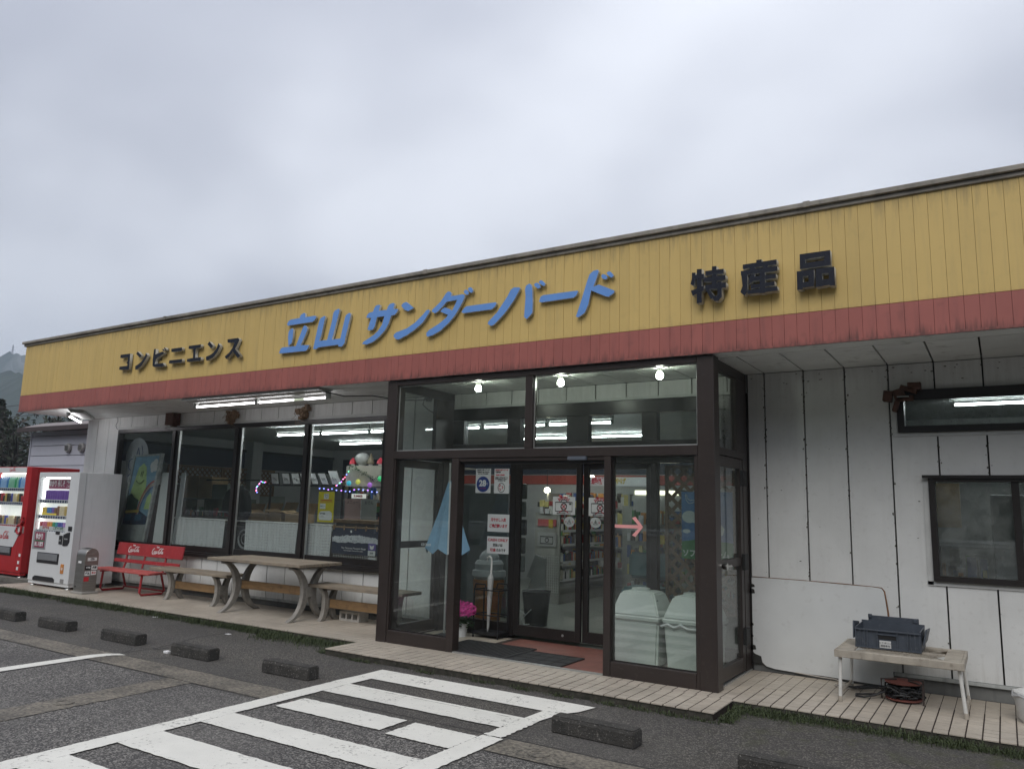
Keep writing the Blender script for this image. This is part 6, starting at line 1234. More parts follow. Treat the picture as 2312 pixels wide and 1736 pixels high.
# framed autograph cards
af = mat('black_frame', (.02, .018, .018), .4)
cards = [(-10.55, .19), (-10.28, .19), (-10.05, .19), (-9.84, .15), (-9.63, .16), (-9.42, .17), (-9.20, .22)]
rail_ = thing('card_rack', 'thin rack on which tilted framed autograph cards stand', 'rack', (-9.8, 9.0, 1.7)); bx('ledge', af, rail_, -10.65, -8.85, 8.98, 9.06, 1.735, 1.755); 
for x in (-10.6, -8.9): bx('post', af, rail_, x, x + .02, 9.03, 9.06, FZ, 1.734)
for i, (x, w) in enumerate(cards):
    o = thing('autograph_card', ['first', 'second', 'third', 'fourth', 'fifth', 'sixth', 'last and largest'][i] + ' framed autograph card from the left on the rack behind the windows', 'picture', (x, 9.0, 1.757), group='framed autograph cards')
    h = .20 if i < 6 else .24; sk = .05 + .012 * i; F_ = lambda a, c, g_: (x + a + sk * c / h * -1 + sk, 8.985 - .0, 1.757 + c)
    q = [(x + sk, 8.985, 1.757), (x + w + sk, 8.985, 1.757), (x + w, 8.99, 1.757 + h), (x, 8.99, 1.757 + h)]
    MB().prism(q, (0, .012, 0)).build('frame', af, o)
    q2 = [(x + sk + .012, 8.982, 1.772), (x + w + sk - .014, 8.982, 1.772), (x + w - .012, 8.987, 1.757 + h - .014), (x + .012, 8.987, 1.757 + h - .014)]
    MB().prism(q2, (0, .002, 0)).build('card', paper, o)
    b = MB(); cx_ = x + w / 2 + sk / 2; b.tube([(cx_ - .05 + .01 * k, 8.9795, 1.86 + .025 * math.sin(k * 1.9 + i) - .002 * k) for k in range(11)], .0022, 4); b.build('signature', ink, o)
# canopy of the food counter, globe lamp, garland and baubles
cp = thing('counter_canopy', 'beige box canopy over the food counter inside the window nearest the porch', 'canopy', (-8.1, 9.2, 1.74)); beige2 = mat('beige_board', (.45, .42, .36), .6)
bx('front', beige2, cp, -8.80, -6.9, 9.0, 9.05, 1.74, 2.065); bx('top', beige2, cp, -8.80, -6.9, 9.051, 9.9, 2.04, 2.06); bx('side', beige2, cp, -8.80, -8.77, 9.051, 9.9, 1.74, 2.039)
for x in (-8.78, -6.95): bx('post', af, cp, x, x + .04, 9.051, 9.09, FZ, 1.739)
cn = thing('food_counter', 'timber counter with trays under the beige canopy', 'counter', (-8.0, 8.9, FZ)); bx('top', wood_rail, cn, -8.72, -7.0, 8.7, 9.3, 1.18, 1.235, .004); bx('body', mat('dark_counter', (.06, .045, .035), .6), cn, -8.70, -7.02, 8.75, 9.28, FZ, 1.179)
gl_ = thing('globe_lamp', 'pale globe on top of the beige canopy', 'lamp', (-8.6, 9.1, 2.066)); MB().lathe([(.05, 2.066), (.055, 2.09), (.07, 2.10), (.10, 2.13), (.115, 2.18), (.10, 2.235), (.06, 2.27), (.01, 2.28)], -8.60, 9.14, 18).build('globe', mat('frosted_globe', (.45, .46, .45), .4), gl_, smooth=True)
for (x, m_, lab) in ((-8.78, redink, 'red lantern ornament left of the pale globe'), (-8.2, redink, 'red mushroom ornament right of the pale globe'), (-8.4, mat('wire_cone', (.16, .13, .08), .6), 'small brown cone tree beside the pale globe')):
    o = thing('ornament', lab, 'ornament', (x, 9.12, 2.066)); MB().lathe([(.03, 2.066), (.03, 2.10)], x, 9.12, 10).build('base', paper, o); MB().lathe([(.06, 2.101), (.05, 2.15), (.006, 2.26 if m_ is not redink else 2.20)], x, 9.12, 12).build('body', m_, o, smooth=True)
gd = thing('leaf_garland', 'dark green leaf garland draped over the beige canopy', 'garland', (-8.3, 8.97, 2.0)); b = MB(); r_ = random.Random(4)
curve_ = [(-8.72, 2.03), (-8.62, 2.05), (-8.5, 1.98), (-8.38, 1.94), (-8.22, 1.85), (-8.1, 1.86), (-7.95, 1.93), (-7.8, 2.0), (-7.6, 1.94)]
for i in range(len(curve_) - 1):
    for k in range(22):
        t = k / 22; x = curve_[i][0] * (1 - t) + curve_[i + 1][0] * t + r_.gauss(0, .015); z_ = curve_[i][1] * (1 - t) + curve_[i + 1][1] * t + r_.gauss(0, .02); s_ = r_.uniform(.008, .018); a = r_.uniform(0, 3)
        y_ = 8.97 + r_.uniform(-.03, .02); b.poly([(x - s_ * math.cos(a), y_, z_ - s_ * math.sin(a)), (x, y_ - .006, z_ - s_ * .5), (x + s_ * math.cos(a), y_, z_ + s_ * math.sin(a)), (x, y_ + .006, z_ + s_ * .5)])
o = b.build('leaves', mat('garland_green', (.03, .08, .03), .6), gd, recalc=False); o['kind'] = 'stuff'
for i, (x, z_, c_, nm) in enumerate(((-8.66, 1.79, (.05, .45, .60), 'turquoise'), (-8.47, 1.81, (.60, .60, .10), 'yellow'), (-8.22, 1.765, (.40, .15, .60), 'violet'), (-8.02, 1.86, (.05, .55, .20), 'green'))):
    o = thing('bauble', nm + ' round bauble hanging from the leaf garland', 'ornament', (x, 8.93, z_)); MB().lathe([(.004, z_ - .04), (.028, z_ - .03), (.04, z_), (.028, z_ + .03), (.008, z_ + .04)], x, 8.93, 14).build('ball', mat('bauble_' + nm, c_, .3, emit=.5), o, smooth=True); MB().tube([(x, 8.93, z_ + .04), (x, 8.95, z_ + .14)], .002, 4).build('string', af, o)
def fairy(lab, pts, cols, seed, n):
    r_ = random.Random(seed); o = thing('fairy_lights', lab, 'light string', pts[0]); MB().tube(pts, .002, 4).build('wire', af, o)
    for i in range(n):
        k = i / n * (len(pts) - 1); a = int(k); f = k - a; p = Vector(pts[a]).lerp(Vector(pts[a + 1]), f) + Vector((r_.uniform(-.01, .01), -.01, r_.uniform(-.01, .01))); c_ = cols[i % len(cols)]
        s_ = .008; MB().box(p.x - s_, p.x + s_, p.y - s_, p.y + s_, p.z - s_, p.z + s_).build('light', emis('fairy_%d_%d_%d' % tuple(int(v * 9) for v in c_), c_, 4.0), o, bevel=.003)
CC = [(1, .15, .25), (.2, .25, 1), (.15, 1, .4), (.6, .2, 1), (1, .3, .7)]
fairy('coloured fairy lights bunched beside the autograph cards', [(-10.6, 8.95, 1.79), (-10.72, 8.95, 1.80), (-10.80, 8.95, 1.74), (-10.83, 8.95, 1.67), (-10.80, 8.95, 1.60)], CC, 1, 12)
fairy('coloured fairy lights rising to the left end of the canopy', [(-8.95, 8.95, 1.74), (-8.85, 8.95, 1.80), (-8.75, 8.95, 1.90), (-8.66, 8.95, 2.0)], CC, 2, 8)
fairy('blue fairy lights strung below the canopy', [(-9.3, 8.95, 1.70), (-9.0, 8.95, 1.69), (-8.7, 8.95, 1.66), (-8.4, 8.95, 1.70), (-8.1, 8.95, 1.66), (-7.8, 8.95, 1.64)], [(.2, .25, 1), (.25, .3, 1), (.5, .2, 1)], 3, 16)
for (x0, x1, z0, z1, m_, lab, s_) in ((-8.55, -8.22, 1.30, 1.55, mat('pink_sheet', (.50, .34, .32), .6), 'pinkish menu sheet standing on the food counter', 'メニュー'), (-8.20, -7.90, 1.30, 1.55, mat('grey_sheet', (.34, .35, .33), .6), 'grey menu sheet standing on the food counter', 'おでん')):
    o = thing('menu_sheet', lab, 'menu', ((x0 + x1) / 2, 8.75, z0)); bx('sheet', m_, o, x0, x1, 8.75, 8.755, z0 - .06, z1); text(s_, .06, (x0 + x1) / 2, 8.748, z1 - .06, ink, o)
ws_ = thing('warm_sign', 'small lit sign with red lettering under the canopy', 'sign', (-8.6, 9.3, 1.6)); bx('plate', mat('lit_white', (.8, .8, .75), .5, emit=.6), ws_, -8.85, -8.55, 9.2, 9.22, 1.56, 1.63); text('SUMMER', .05, -8.70, 9.197, 1.592, redink, ws_, bold=.002)
goods('kitchen_goods', 'bottles and small goods behind the food counter', -8.7, -7.0, 9.32, 9.5, (1.2,), 40, 9, .06, .30, .02, .06)
# lattice along the side wall
lat_m = mat('brown_lattice', (.24, .14, .085), .6, var=.2)
def lattice(name, lab, x, y0, y1, z0, z1, axis='y', pitch=.105, w=.022):
    o = thing(name, lab, 'lattice', (x if axis == 'y' else (y0 + y1) / 2, (y0 + y1) / 2 if axis == 'y' else x, z0)); H = z1 - z0
    for sg in (1, -1):
        k = -int(H / pitch) - 1
        while y0 + k * pitch < y1 + H:
            a = y0 + k * pitch; k += 1
            # clip the 45 degree slat to the panel
            s0, s1 = (a, a + H) if sg > 0 else (a + H, a); t0, t1 = 0.0, 1.0
            lo, hi = min(s0, s1), max(s0, s1)
            if hi <= y0 or lo >= y1: continue
            f = lambda s: (s - s0) / (s1 - s0)
            ta, tb = sorted((f(max(lo, y0)), f(min(hi, y1)))); pA = (s0 + (s1 - s0) * ta, z0 + H * ta); pB = (s0 + (s1 - s0) * tb, z0 + H * tb)
            if abs(pA[0] - pB[0]) < .03: continue
            off = .004 if sg > 0 else -.006
            dx, dz = pB[0] - pA[0], pB[1] - pA[1]; l = math.hypot(dx, dz); nx, nz = -dz / l * w / 2, dx / l * w / 2
            q = [(pA[0] + nx, pA[1] + nz), (pB[0] + nx, pB[1] + nz), (pB[0] - nx, pB[1] - nz), (pA[0] - nx, pA[1] - nz)]
            if axis == 'y': MB().prism([(x + off, a_, b_) for a_, b_ in q], (.008, 0, 0)).build('slat', lat_m, o)
            else: MB().prism([(a_, x + off, b_) for a_, b_ in q], (0, .008, 0)).build('slat', lat_m, o)
    fr_ = MB()
    for (a, c, e, g_) in ((y0 - .03, y0, z0 - .03, z1 + .03), (y1, y1 + .03, z0 - .03, z1 + .03), (y0, y1, z0 - .03, z0), (y0, y1, z1, z1 + .03)):
        if axis == 'y': fr_.box(x - .012, x + .018, a, c, e, g_)
        else: fr_.box(a, c, x - .012, x + .018, e, g_)
    fr_.build('frame', lat_m, o); return o
lattice('lattice_panel', 'brown lattice along the end wall seen through the first window', -13.06, 8.75, 9.9, 1.80, 2.08)
lattice('lattice_panel', 'brown lattice along the end wall seen through the second window', -13.06, 9.97, 11.2, 1.60, 2.08)
lattice('lattice_panel', 'tall brown lattice panel behind the right porch glass', 7.50, -2.86, -2.20, .55, 1.92, axis='x', pitch=.13, w=.035)
wb = MB().box(-13.12, -13.10, 9.9, 11.6, 1.1, 1.58).build('pale_panel', mat('pale_green_panel', (.30, .33, .30), .6), None); tag(wb, 'pale panel on the end wall below the lattice', 'panel')
# soft-cream model, umbrella rack, umbrellas, flower pot inside and around the door
cone = thing('ice_cream_lamp', 'large soft ice cream cone figure standing behind the glass beside the rack', 'figure', (-5.28, 7.90, FZ))
MB().lathe([(.12, FZ), (.15, .16), (.165, .40), (.17, .42), (.17, .46), (.185, .47), (.19, .62), (.18, .63)], -5.28, 7.90, 24).build('cup', mat('orange_wafer', (.40, .17, .06), .5, var=.25, scale=12), cone, smooth=True)
MB().lathe([(.17, .63), (.205, .67), (.20, .73), (.165, .745), (.17, .77), (.175, .81), (.15, .85), (.12, .855), (.12, .89), (.09, .94), (.04, .98), (.01, 1.02)], -5.28, 7.90, 24).build('swirl', mat('pale_cream', (.52, .55, .58), .4), cone, smooth=True)
rk = thing('umbrella_stand', 'black wire umbrella stand behind the front left glass of the porch', 'stand', (-4.76, 7.18, PZ)); b = MB()
X0, X1, Y0, Y1 = -4.915, -4.60, 7.08, 7.27
for (x, y) in ((X0, Y0), (X1, Y0), (X0, Y1), (X1, Y1)): b.tube([(x, y, PZ), (x, y, .60)], .008, 6)
for z_ in (.60, .34, .16):
    b.tube([(X0, Y0, z_), (X1, Y0, z_), (X1, Y1, z_), (X0, Y1, z_)], .007, 6, closed=True)
b.tube([(X0, Y0, .60), (X0 + .02, Y0, .66), (X0 + .14, Y0, .66), (X0 + .155, Y0, .60)], .008, 6).tube([(X0 + .16, Y1, .60), (X0 + .18, Y1, .66), (X1 - .02, Y1, .66), (X1, Y1, .60)], .008, 6).tube([((X0 + X1) / 2, Y0, .60), ((X0 + X1) / 2, Y1, .60)], .006, 6)
b.build('frame', blk, rk, smooth=True); bx('tray', blk, rk, X0 - .01, X1 + .01, Y0 - .01, Y1 + .01, PZ + .03, PZ + .06, .004)
wu = thing('white_umbrella', 'closed clear umbrella with white crook handle standing in the black rack', 'umbrella', (-4.78, 7.14, .17)); ux, uy = -4.775, 7.15
MB().tube([(ux, uy, .17), (ux + .005, uy, .20), (ux + .02, uy, .72)], [.006, .014, .034], 12).tube([(ux + .02, uy, .721), (ux + .026, uy, .77)], [.034, .012], 12).build('canopy', mat('milky_plastic', (.60, .61, .60), .3, trans=.15), wu, smooth=True)
MB().tube([(ux + .026, uy, .771), (ux + .03, uy, .90), (ux + .025, uy, .935), (ux + .0, uy, .95), (ux - .028, uy, .935), (ux - .033, uy, .90)], .011, 10).build('handle', mat('white_handle', (.72, .72, .70), .3), wu, smooth=True)
MB().tube([(ux, uy, .135), (ux, uy, .169)], .005, 6).build('tip', alu, wu)
pu = thing('parasol', 'closed light blue and white advertising parasol standing in the porch', 'parasol', (-5.11, 6.82, PZ)); bl_ = mat('light_blue_cloth', (.20, .36, .52), .7, var=.15); wc_ = mat('white_cloth', (.55, .57, .60), .7, var=.1)
px, py, zt, zb = -5.11, 6.82, 1.76, 1.03; n = 16; V1 = []
for i in range(n):
    a0, a1 = 2 * math.pi * i / n, 2 * math.pi * (i + 1) / n; r0, r1 = (.30 if i % 2 == 0 else .25), (.30 if i % 2 == 1 else .25); zz0, zz1 = (zb if i % 2 == 0 else zb - .06), (zb if i % 2 == 1 else zb - .06)
    f = lambda a, r, z_: (px + r * math.cos(a), py + r * .55 * math.sin(a), z_)
    m_ = wc_ if i in (13, 14) else bl_
    MB().prism([f(a0, .012, zt), f(a0, r0 * .45, (zt + zb) / 2 + .02), f(a0, r0, zz0), f(a1, r1, zz1), f(a1, r1 * .45, (zt + zb) / 2 + .02), f(a1, .012, zt)], (0, .003, 0)).build('gore', m_, pu)
MB().tube([(px, py, PZ), (px, py, 1.95)], .012, 10).build('pole', alu, pu, smooth=True)
text('ICE CREAM', .04, px - .17, py - .155, zb + .035, wht, pu, width=.13)
b = MB(); b.lathe([(.10, PZ), (.10, PZ + .03), (.03, PZ + .05)], px, py, 16); b.build('foot', blk, pu)
fp = thing('flower_pot', 'pink cyclamen in a white pot on the porch floor', 'flower pot', (-5.14, 7.12, PZ)); fx, fy = -5.02, 7.0
MB().lathe([(.055, PZ), (.075, PZ + .12), (.085, PZ + .125), (.085, PZ + .14)], fx, fy, 18).build('pot', paper, fp, smooth=True)
r_ = random.Random(11); lf = MB(); fl = MB()
for i in range(150):
    a = r_.uniform(0, 6.28); rr = .14 * math.sqrt(r_.random()); z_ = .26 + r_.uniform(-.05, .05); s_ = r_.uniform(.018, .03); ti = r_.uniform(-.5, .5); x, y = fx + rr * math.cos(a), fy + rr * .8 * math.sin(a)
    lf.poly([(x - s_, y, z_ - s_ * ti), (x, y - s_ * .8, z_), (x + s_, y, z_ + s_ * ti), (x, y + s_ * .8, z_ + .008)])
for i in range(520):
    a = r_.uniform(0, 6.28); rr = .17 * math.sqrt(r_.random()); zc = .375 + .10 * math.sqrt(max(0, 1 - (rr / .18) ** 2)) * r_.uniform(-.7, 1); s_ = r_.uniform(.010, .022); x, y = fx + rr * math.cos(a), fy + rr * .8 * math.sin(a); b_ = r_.uniform(0, 6.28)
    fl.poly([(x - s_ * math.cos(b_), y - s_ * .5, zc - s_ * math.sin(b_)), (x + s_ * .6, y - s_ * .3, zc), (x + s_ * math.cos(b_), y, zc + s_ * math.sin(b_)), (x - s_ * .5, y, zc + s_ * .5)])
for o_ in (lf.build('leaves', mat('dark_leaf', (.02, .045, .02), .5), fp, recalc=False), fl.build('petals', mat('pink_petal', (.70, .09, .36), .6, var=.3, scale=40), fp, recalc=False)): o_['kind'] = 'stuff'
# grey cabinet behind the left inner pane
cbn = MB().box(-6.25, -5.35, 8.40, 8.44, FZ, 1.76).build('grey_partition', mat('grey_board', (.26, .28, .29), .7, var=.12), None); tag(cbn, 'grey partition board behind the notices left of the sliding door', 'partition')
# notices on the glass
def notice(lab, x0, x1, z0, z1, lines, y=7.292, nm='notice'):
    o = thing(nm, lab, 'notice', ((x0 + x1) / 2, y, z0)); bx('sheet', paper, o, x0, x1, y, y + .002, z0, z1)
    for (s_, sz, dx, dz, m_, w) in lines: text(s_, sz, (x0 + x1) / 2 + dx, y - .0012, z0 + dz, m_, o, bold=.0012, width=w)
    return o
YN = WY - .006
o = notice('white notice with a blue round 28 degree emblem on the left inner pane', -5.094, -4.888, 1.638, 1.913, [('立山サンダーバード', .02, 0, .258, ink, .17), ('店内の温度は二十八度に', .014, 0, .235, ink, .17), ('設定しています', .014, 0, .215, ink, .14)], YN)
MB().prism([(-4.991 + .088 * math.cos(a), YN - .003, 1.737 + .088 * math.sin(a)) for a in [i * math.pi / 14 for i in range(28)]], (0, .0015, 0)).build('blue_disc', blueink, o); text('28', .095, -4.996, YN - .0045, 1.745, paper, o, bold=.004); text('℃', .03, -4.935, YN - .0045, 1.74, paper, o); text('COOL SHARE', .014, -4.99, YN - .0045, 1.69, redink, o)
o = notice('white notice with opening hours and a round crest on the left inner pane', -4.84, -4.642, 1.636, 1.912, [('立山サンダーバード', .02, 0, .258, redink, .17), ('営業時間', .016, -.05, .235, ink, .07), ('4:00-18:00', .018, -.02, .205, redink, .12), ('毎日休まず営業しております', .013, 0, .175, ink, .17), ('どうぞお気軽にお入り', .013, 0, .158, ink, .17), ('くださいませ', .013, 0, .141, ink, .10)], YN)
MB().tube([(-4.741 + .045 * math.cos(a), YN - .002, 1.70 + .05 * math.sin(a)) for a in [i * math.pi / 12 for i in range(24)]], .003, 4, closed=True).build('crest', ink, o)
b = MB(); r_ = random.Random(8)
for i in range(14): x, z_ = -4.741 + r_.uniform(-.03, .03), 1.70 + r_.uniform(-.035, .035); b.tube([(x, YN - .002, z_), (x + r_.uniform(-.02, .02), YN - .002, z_ + r_.uniform(-.02, .02))], .003, 4)
b.build('crest_lines', redink, o)
notice('white notice with two red lines asking browsers to stay out', -4.913, -4.626, 1.213, 1.405, [('冷やかし入店', .042, 0, .13, redink, .20), ('ご遠慮願います', .042, 0, .062, redink, .235)], YN)
o = notice('white CASH ONLY notice below the red lettered one', -4.913, -4.626, .975, 1.162, [('CASH ONLY', .042, 0, .147, redink, .265), ('支払いは', .036, 0, .092, ink, .13)], YN)
text('現金', .036, -4.83, YN - .0012, 1.012, redink, o, bold=.0015); text('のみです', .036, -4.725, YN - .0012, 1.012, ink, o, bold=.0012, width=.12)
def nophoto(lab, x0, x1, z0, z1, y):
    o = thing('no_photo_notice', lab, 'notice', ((x0 + x1) / 2, y, z0)); bx('sheet', paper, o, x0, x1, y, y + .002, z0, z1); cx_, cz_ = (x0 + x1) / 2, z0 + .085; yy = y - .002
    b = MB(); b.tube([(cx_ - .10, yy, cz_ - .05), (cx_ + .10, yy, cz_ - .05), (cx_ + .10, yy, cz_ + .045), (cx_ - .10, yy, cz_ + .045)], .0045, 5, closed=True).tube([(cx_ - .035, yy, cz_ + .045), (cx_ - .025, yy, cz_ + .07), (cx_ + .025, yy, cz_ + .07), (cx_ + .035, yy, cz_ + .045)], .004, 5)
    b.tube([(cx_ + .034 * math.cos(a), yy, cz_ + .034 * math.sin(a)) for a in [i * math.pi / 8 for i in range(16)]], .005, 5, closed=True).box(cx_ + .065, cx_ + .088, yy - .001, yy + .001, cz_ + .02, cz_ + .035); b.build('camera_drawing', ink, o)
    b = MB()
    for s_ in (-1, 1): b.tube([(cx_ + s_ * .022, yy - .003, cz_ - .022), (cx_ - s_ * .022, yy - .003, cz_ + .022)], .004, 5); b.tube([(cx_ + s_ * .012, yy - .003, cz_ - .035), (cx_ + s_ * .055, yy - .003, cz_ - .065)], .004, 5); b.tube([(cx_ + s_ * .045, yy - .003, cz_ + .055), (cx_ + s_ * .07, yy - .003, cz_ + .085)], .004, 5)
    b.build('red_cross', redink, o); text('店内', .046, cx_ - .005, yy, z1 - .018, redink, o, bold=.001, width=.10); text('撮影代頂戴します', .018, cx_, yy, z0 + .012, ink, o, width=.17)
nophoto('no photography notice with a crossed camera on the left sliding door', -4.078, -3.81, 1.424, 1.612, YN - .001); nophoto('no photography notice with a crossed camera on the right sliding door', -3.676, -3.41, 1.418, 1.608, WY + .044)
for (x, y, lab) in ((-3.876, YN - .001, 'round warning triangle sticker on the left sliding door'), (-3.595, WY + .044, 'round warning triangle sticker on the right sliding door')):
    o = thing('door_sticker', lab, 'sticker', (x, y, 1.35)); MB().prism([(x + .062 * math.cos(a), y, 1.352 + .055 * math.sin(a)) for a in [i * math.pi / 12 for i in range(24)]], (0, .002, 0)).build('disc', mat('pale_disc', (.58, .60, .60), .4), o)
    MB().tube([(x - .022, y - .002, 1.332), (x + .022, y - .002, 1.332), (x, y - .002, 1.376)], .0035, 4, closed=True).tube([(x, y - .002, 1.342), (x, y - .002, 1.36)], .003, 4).build('triangle', ink, o); text('注', .02, x - .042, y - .001, 1.35, redink, o); text('意', .02, x + .042, y - .001, 1.35, redink, o)
ar = thing('pink_arrow', 'pink tape arrow pointing right on the right front pane of the porch', 'arrow', (-2.74, 6.24, 1.35)); pk = mat('pink_tape', (.78, .34, .33), .5, var=.1)
MB().box(-2.868, -2.63, 6.238, 6.241, 1.338, 1.366).build('bar', pk, ar); MB().prism([(-2.705, 6.235, 1.425), (-2.675, 6.235, 1.438), (-2.605, 6.235, 1.352), (-2.635, 6.235, 1.352)], (0, .0025, 0)).build('stroke', pk, ar); MB().prism([(-2.705, 6.2355, 1.28), (-2.675, 6.2355, 1.266), (-2.605, 6.2355, 1.351), (-2.635, 6.2355, 1.351)], (0, .0025, 0)).build('stroke', pk, ar)
# soft-cream poster on the lattice
ps = thing('ice_cream_poster', 'blue and green soft ice cream poster on the lattice behind the right porch glass', 'poster', (-2.46, 7.47, 1.3)); x0, x1, z0, z1, y = -2.71, -2.20, 1.035, 1.685, 7.47
bx('sheet', mat('poster_blue', (.06, .13, .36), .4, var=.4, scale=3, col2=(.16, .30, .58)), ps, x0, x1, y, y + .003, z0, z1); MB().prism([(x0, y - .001, z0), (x1, y - .001, z0), (x1, y - .001, 1.20), (x0 + .2, y - .001, 1.23), (x0, y - .001, 1.20)], (0, .0008, 0)).build('meadow', mat('poster_green', (.04, .22, .06), .4), ps)
for (cx_, cz_, rx_, rz_) in ((-2.63, 1.44, .075, .06), (-2.56, 1.42, .05, .045), (-2.66, 1.30, .04, .02)): MB().prism([(max(x0, cx_ + rx_ * math.cos(a)), y - .002 - cx_ * .0001, cz_ + rz_ * math.sin(a)) for a in [i * math.pi / 10 for i in range(20)]], (0, .0008, 0)).build('cloud', mat('poster_cloud', (.68, .72, .75), .4), ps)
MB().prism([(-2.44, y - .003, 1.26), (-2.40, y - .003, 1.12), (-2.37, y - .003, 1.12), (-2.33, y - .003, 1.26)], (0, .001, 0)).build('wafer', mat('wafer', (.45, .28, .12), .5), ps)
MB().prism([(-2.47, y - .004, 1.27), (-2.30, y - .004, 1.27), (-2.28, y - .004, 1.33), (-2.32, y - .004, 1.38), (-2.33, y - .004, 1.44), (-2.37, y - .004, 1.50), (-2.38, y - .004, 1.56), (-2.42, y - .004, 1.50), (-2.45, y - .004, 1.44), (-2.48, y - .004, 1.38), (-2.50, y - .004, 1.32)], (0, .001, 0)).build('soft_cream', paper, ps)
MB().tube([(-2.67, y - .002, 1.66), (-2.655, y - .002, 1.655), (-2.65, y - .002, 1.62), (-2.62, y - .002, 1.60), (-2.55, y - .002, 1.61), (-2.59, y - .002, 1.58), (-2.63, y - .002, 1.57), (-2.66, y - .002, 1.60), (-2.67, y - .002, 1.66)], .003, 4).build('bird_line', wht, ps)
text('ソフトクリーム', .075, -2.47, y - .003, 1.085, wht, ps, bold=.003, width=.46); text('SOFT CREAM', .025, -2.45, y - .003, 1.03 + .012, wht, ps)
# refuse bins behind the right front pane
bnm = mat('pale_green_plastic', (.55, .60, .56), .4, var=.07)
def rbin(x0, x1, y0, y1, ztop, label, wrap=False):
    o = thing('refuse_bin', label, 'bin', ((x0 + x1) / 2, (y0 + y1) / 2, PZ), group='pale bins in the porch'); t = (x1 - x0) * .05
    b = MB(); q = lambda dx, z_: [(x0 + dx, y0 + dx, z_), (x1 - dx, y0 + dx, z_), (x1 - dx, y1 - dx, z_), (x0 + dx, y1 - dx, z_)]
    def loft(rings):
        bb = MB(); 
        for r in rings: bb.v += r
        for i in range(len(rings) - 1):
            for k in range(4): l = (k + 1) % 4; bb.f.append((i * 4 + k, i * 4 + l, (i + 1) * 4 + l, (i + 1) * 4 + k)); bb.m.append(0)
        bb.f.append((0, 1, 2, 3)); bb.m.append(0); n_ = (len(rings) - 1) * 4; bb.f.append((n_, n_ + 1, n_ + 2, n_ + 3)); bb.m.append(0); return bb
    loft([q(.03, PZ), q(.005, .50)]).build('body', bnm, o, bevel=.02, seg=2, smooth=True)
    loft([q(-.004, .505), q(-.006, .545)]).build('rim', bnm, o, bevel=.008, smooth=True)
    loft([q(.0, .546), q(.012, .58), q(.07, ztop - .035), q(.10, ztop - .02)]).build('lid', bnm, o, bevel=.012, seg=2, smooth=True)
    MB().lathe([(.085, ztop - .02), (.085, ztop), (.07, ztop + .002)], (x0 + x1) / 2 - .02, (y0 + y1) / 2, 20).build('knob', bnm, o, smooth=True)
    MB().tube([(x1 - .075, y0 + .10, .66), (x1 - .055, y0 + .10, .655)], .035, 14).build('opening', mat('dark_opening', (.08, .09, .085), .6), o)
    if wrap: 
        b = MB(); b.tube([(x, y, .50 + rnd.uniform(-.03, .015)) for x, y in [(x0 - .01 + (x1 - x0 + .02) * i / 8, y0 - .01) for i in range(9)]], .013, 6); b.build('bag_edge', mat('clear_bag', (.62, .65, .64), .25, trans=.3), o, smooth=True)
rbin(-3.13, -2.66, 6.72, 7.14, .775, 'pale bin with two round openings at the left behind the right front pane')
rbin(-2.63, -2.17, 6.74, 7.16, .765, 'pale bin with plastic bag edge at the right behind the right front pane', True)
# shop interior seen through the doors
def rack(name, lab, x0, x1, y0, y1, h, zs, faces='+x'):
    o = thing(name, lab, 'rack', ((x0 + x1) / 2, (y0 + y1) / 2, FZ)); wm = mat('rack_white', (.42, .42, .38), .5)
    bx('base', wm, o, x0, x1, y0, y1, FZ, .25); bx('spine', wm, o, x0, x1, y0, y0 + .03, .251, h)
    for z_ in zs: bx('shelf_board', wm, o, x0, x1 + .04, y0 + .031, y1, z_, z_ + .02); bx('price_rail', paper, o, x1 + .041, x1 + .046, y0 + .031, y1, z_ - .01, z_ + .025)
    for y in (y0 + .031, y1 - .03): bx('upright', wm, o, x0, x0 + .03, y, y + .02, .251, h)
    return o
def packs(lab, x0, x1, y0, y1, zs, seed, m_=None, tw=.05, n=12):
    r_ = random.Random(seed); b = MB()
    for z_ in zs:
        for i in range(n):
            y = y0 + (y1 - y0) * i / n
            for xx in (x1 - .06, x1 - .18): 
                h = r_.uniform(.07, .13); w = (y1 - y0) / n * .8; b.box(xx, xx + .04, y, y + w, z_ + .021, z_ + .02 + h, r_.randrange(len(GOODS)))
    o = b.build('packaged_goods', GOODS, None); tag(o, lab, 'goods', kind='stuff')
rack('snack_rack', 'white snack rack facing right just inside the sliding door', -5.92, -5.50, 10.06, 11.6, 1.42, (.45, .70, .95, 1.15, 1.33)); packs('packets filling the snack rack inside the sliding door', -5.9, -5.46, 10.10, 11.6, (.45, .70, .95, 1.15, 1.33), 2, n=30)
rack('grocery_rack', 'taller grocery rack behind the snack rack', -5.20, -4.85, 11.6, 12.8, 1.55, (.4, .7, 1.0, 1.3)); goods('hanging_packets', 'clear snack packets hung in rows above the snack rack', -5.9, -4.9, 10.0, 10.3, (1.40, 1.50), 34, 41, .05, .12, .04, .09)
packs('packets filling the taller grocery rack', -5.2, -4.8, 11.65, 12.8, (.4, .7, 1.0, 1.3), 5)
b = MB()
for i in range(12): b.box(-5.9 + i * .035, -5.9 + i * .035 + .004, 10.045, 10.049, .28, .80)
for j in range(15): b.box(-5.91, -5.51, 10.050, 10.054, .28 + j * .036, .284 + j * .036)
o = b.build('wire_grid', rod_m, None); tag(o, 'white wire grid on the end of the snack rack', 'grid')
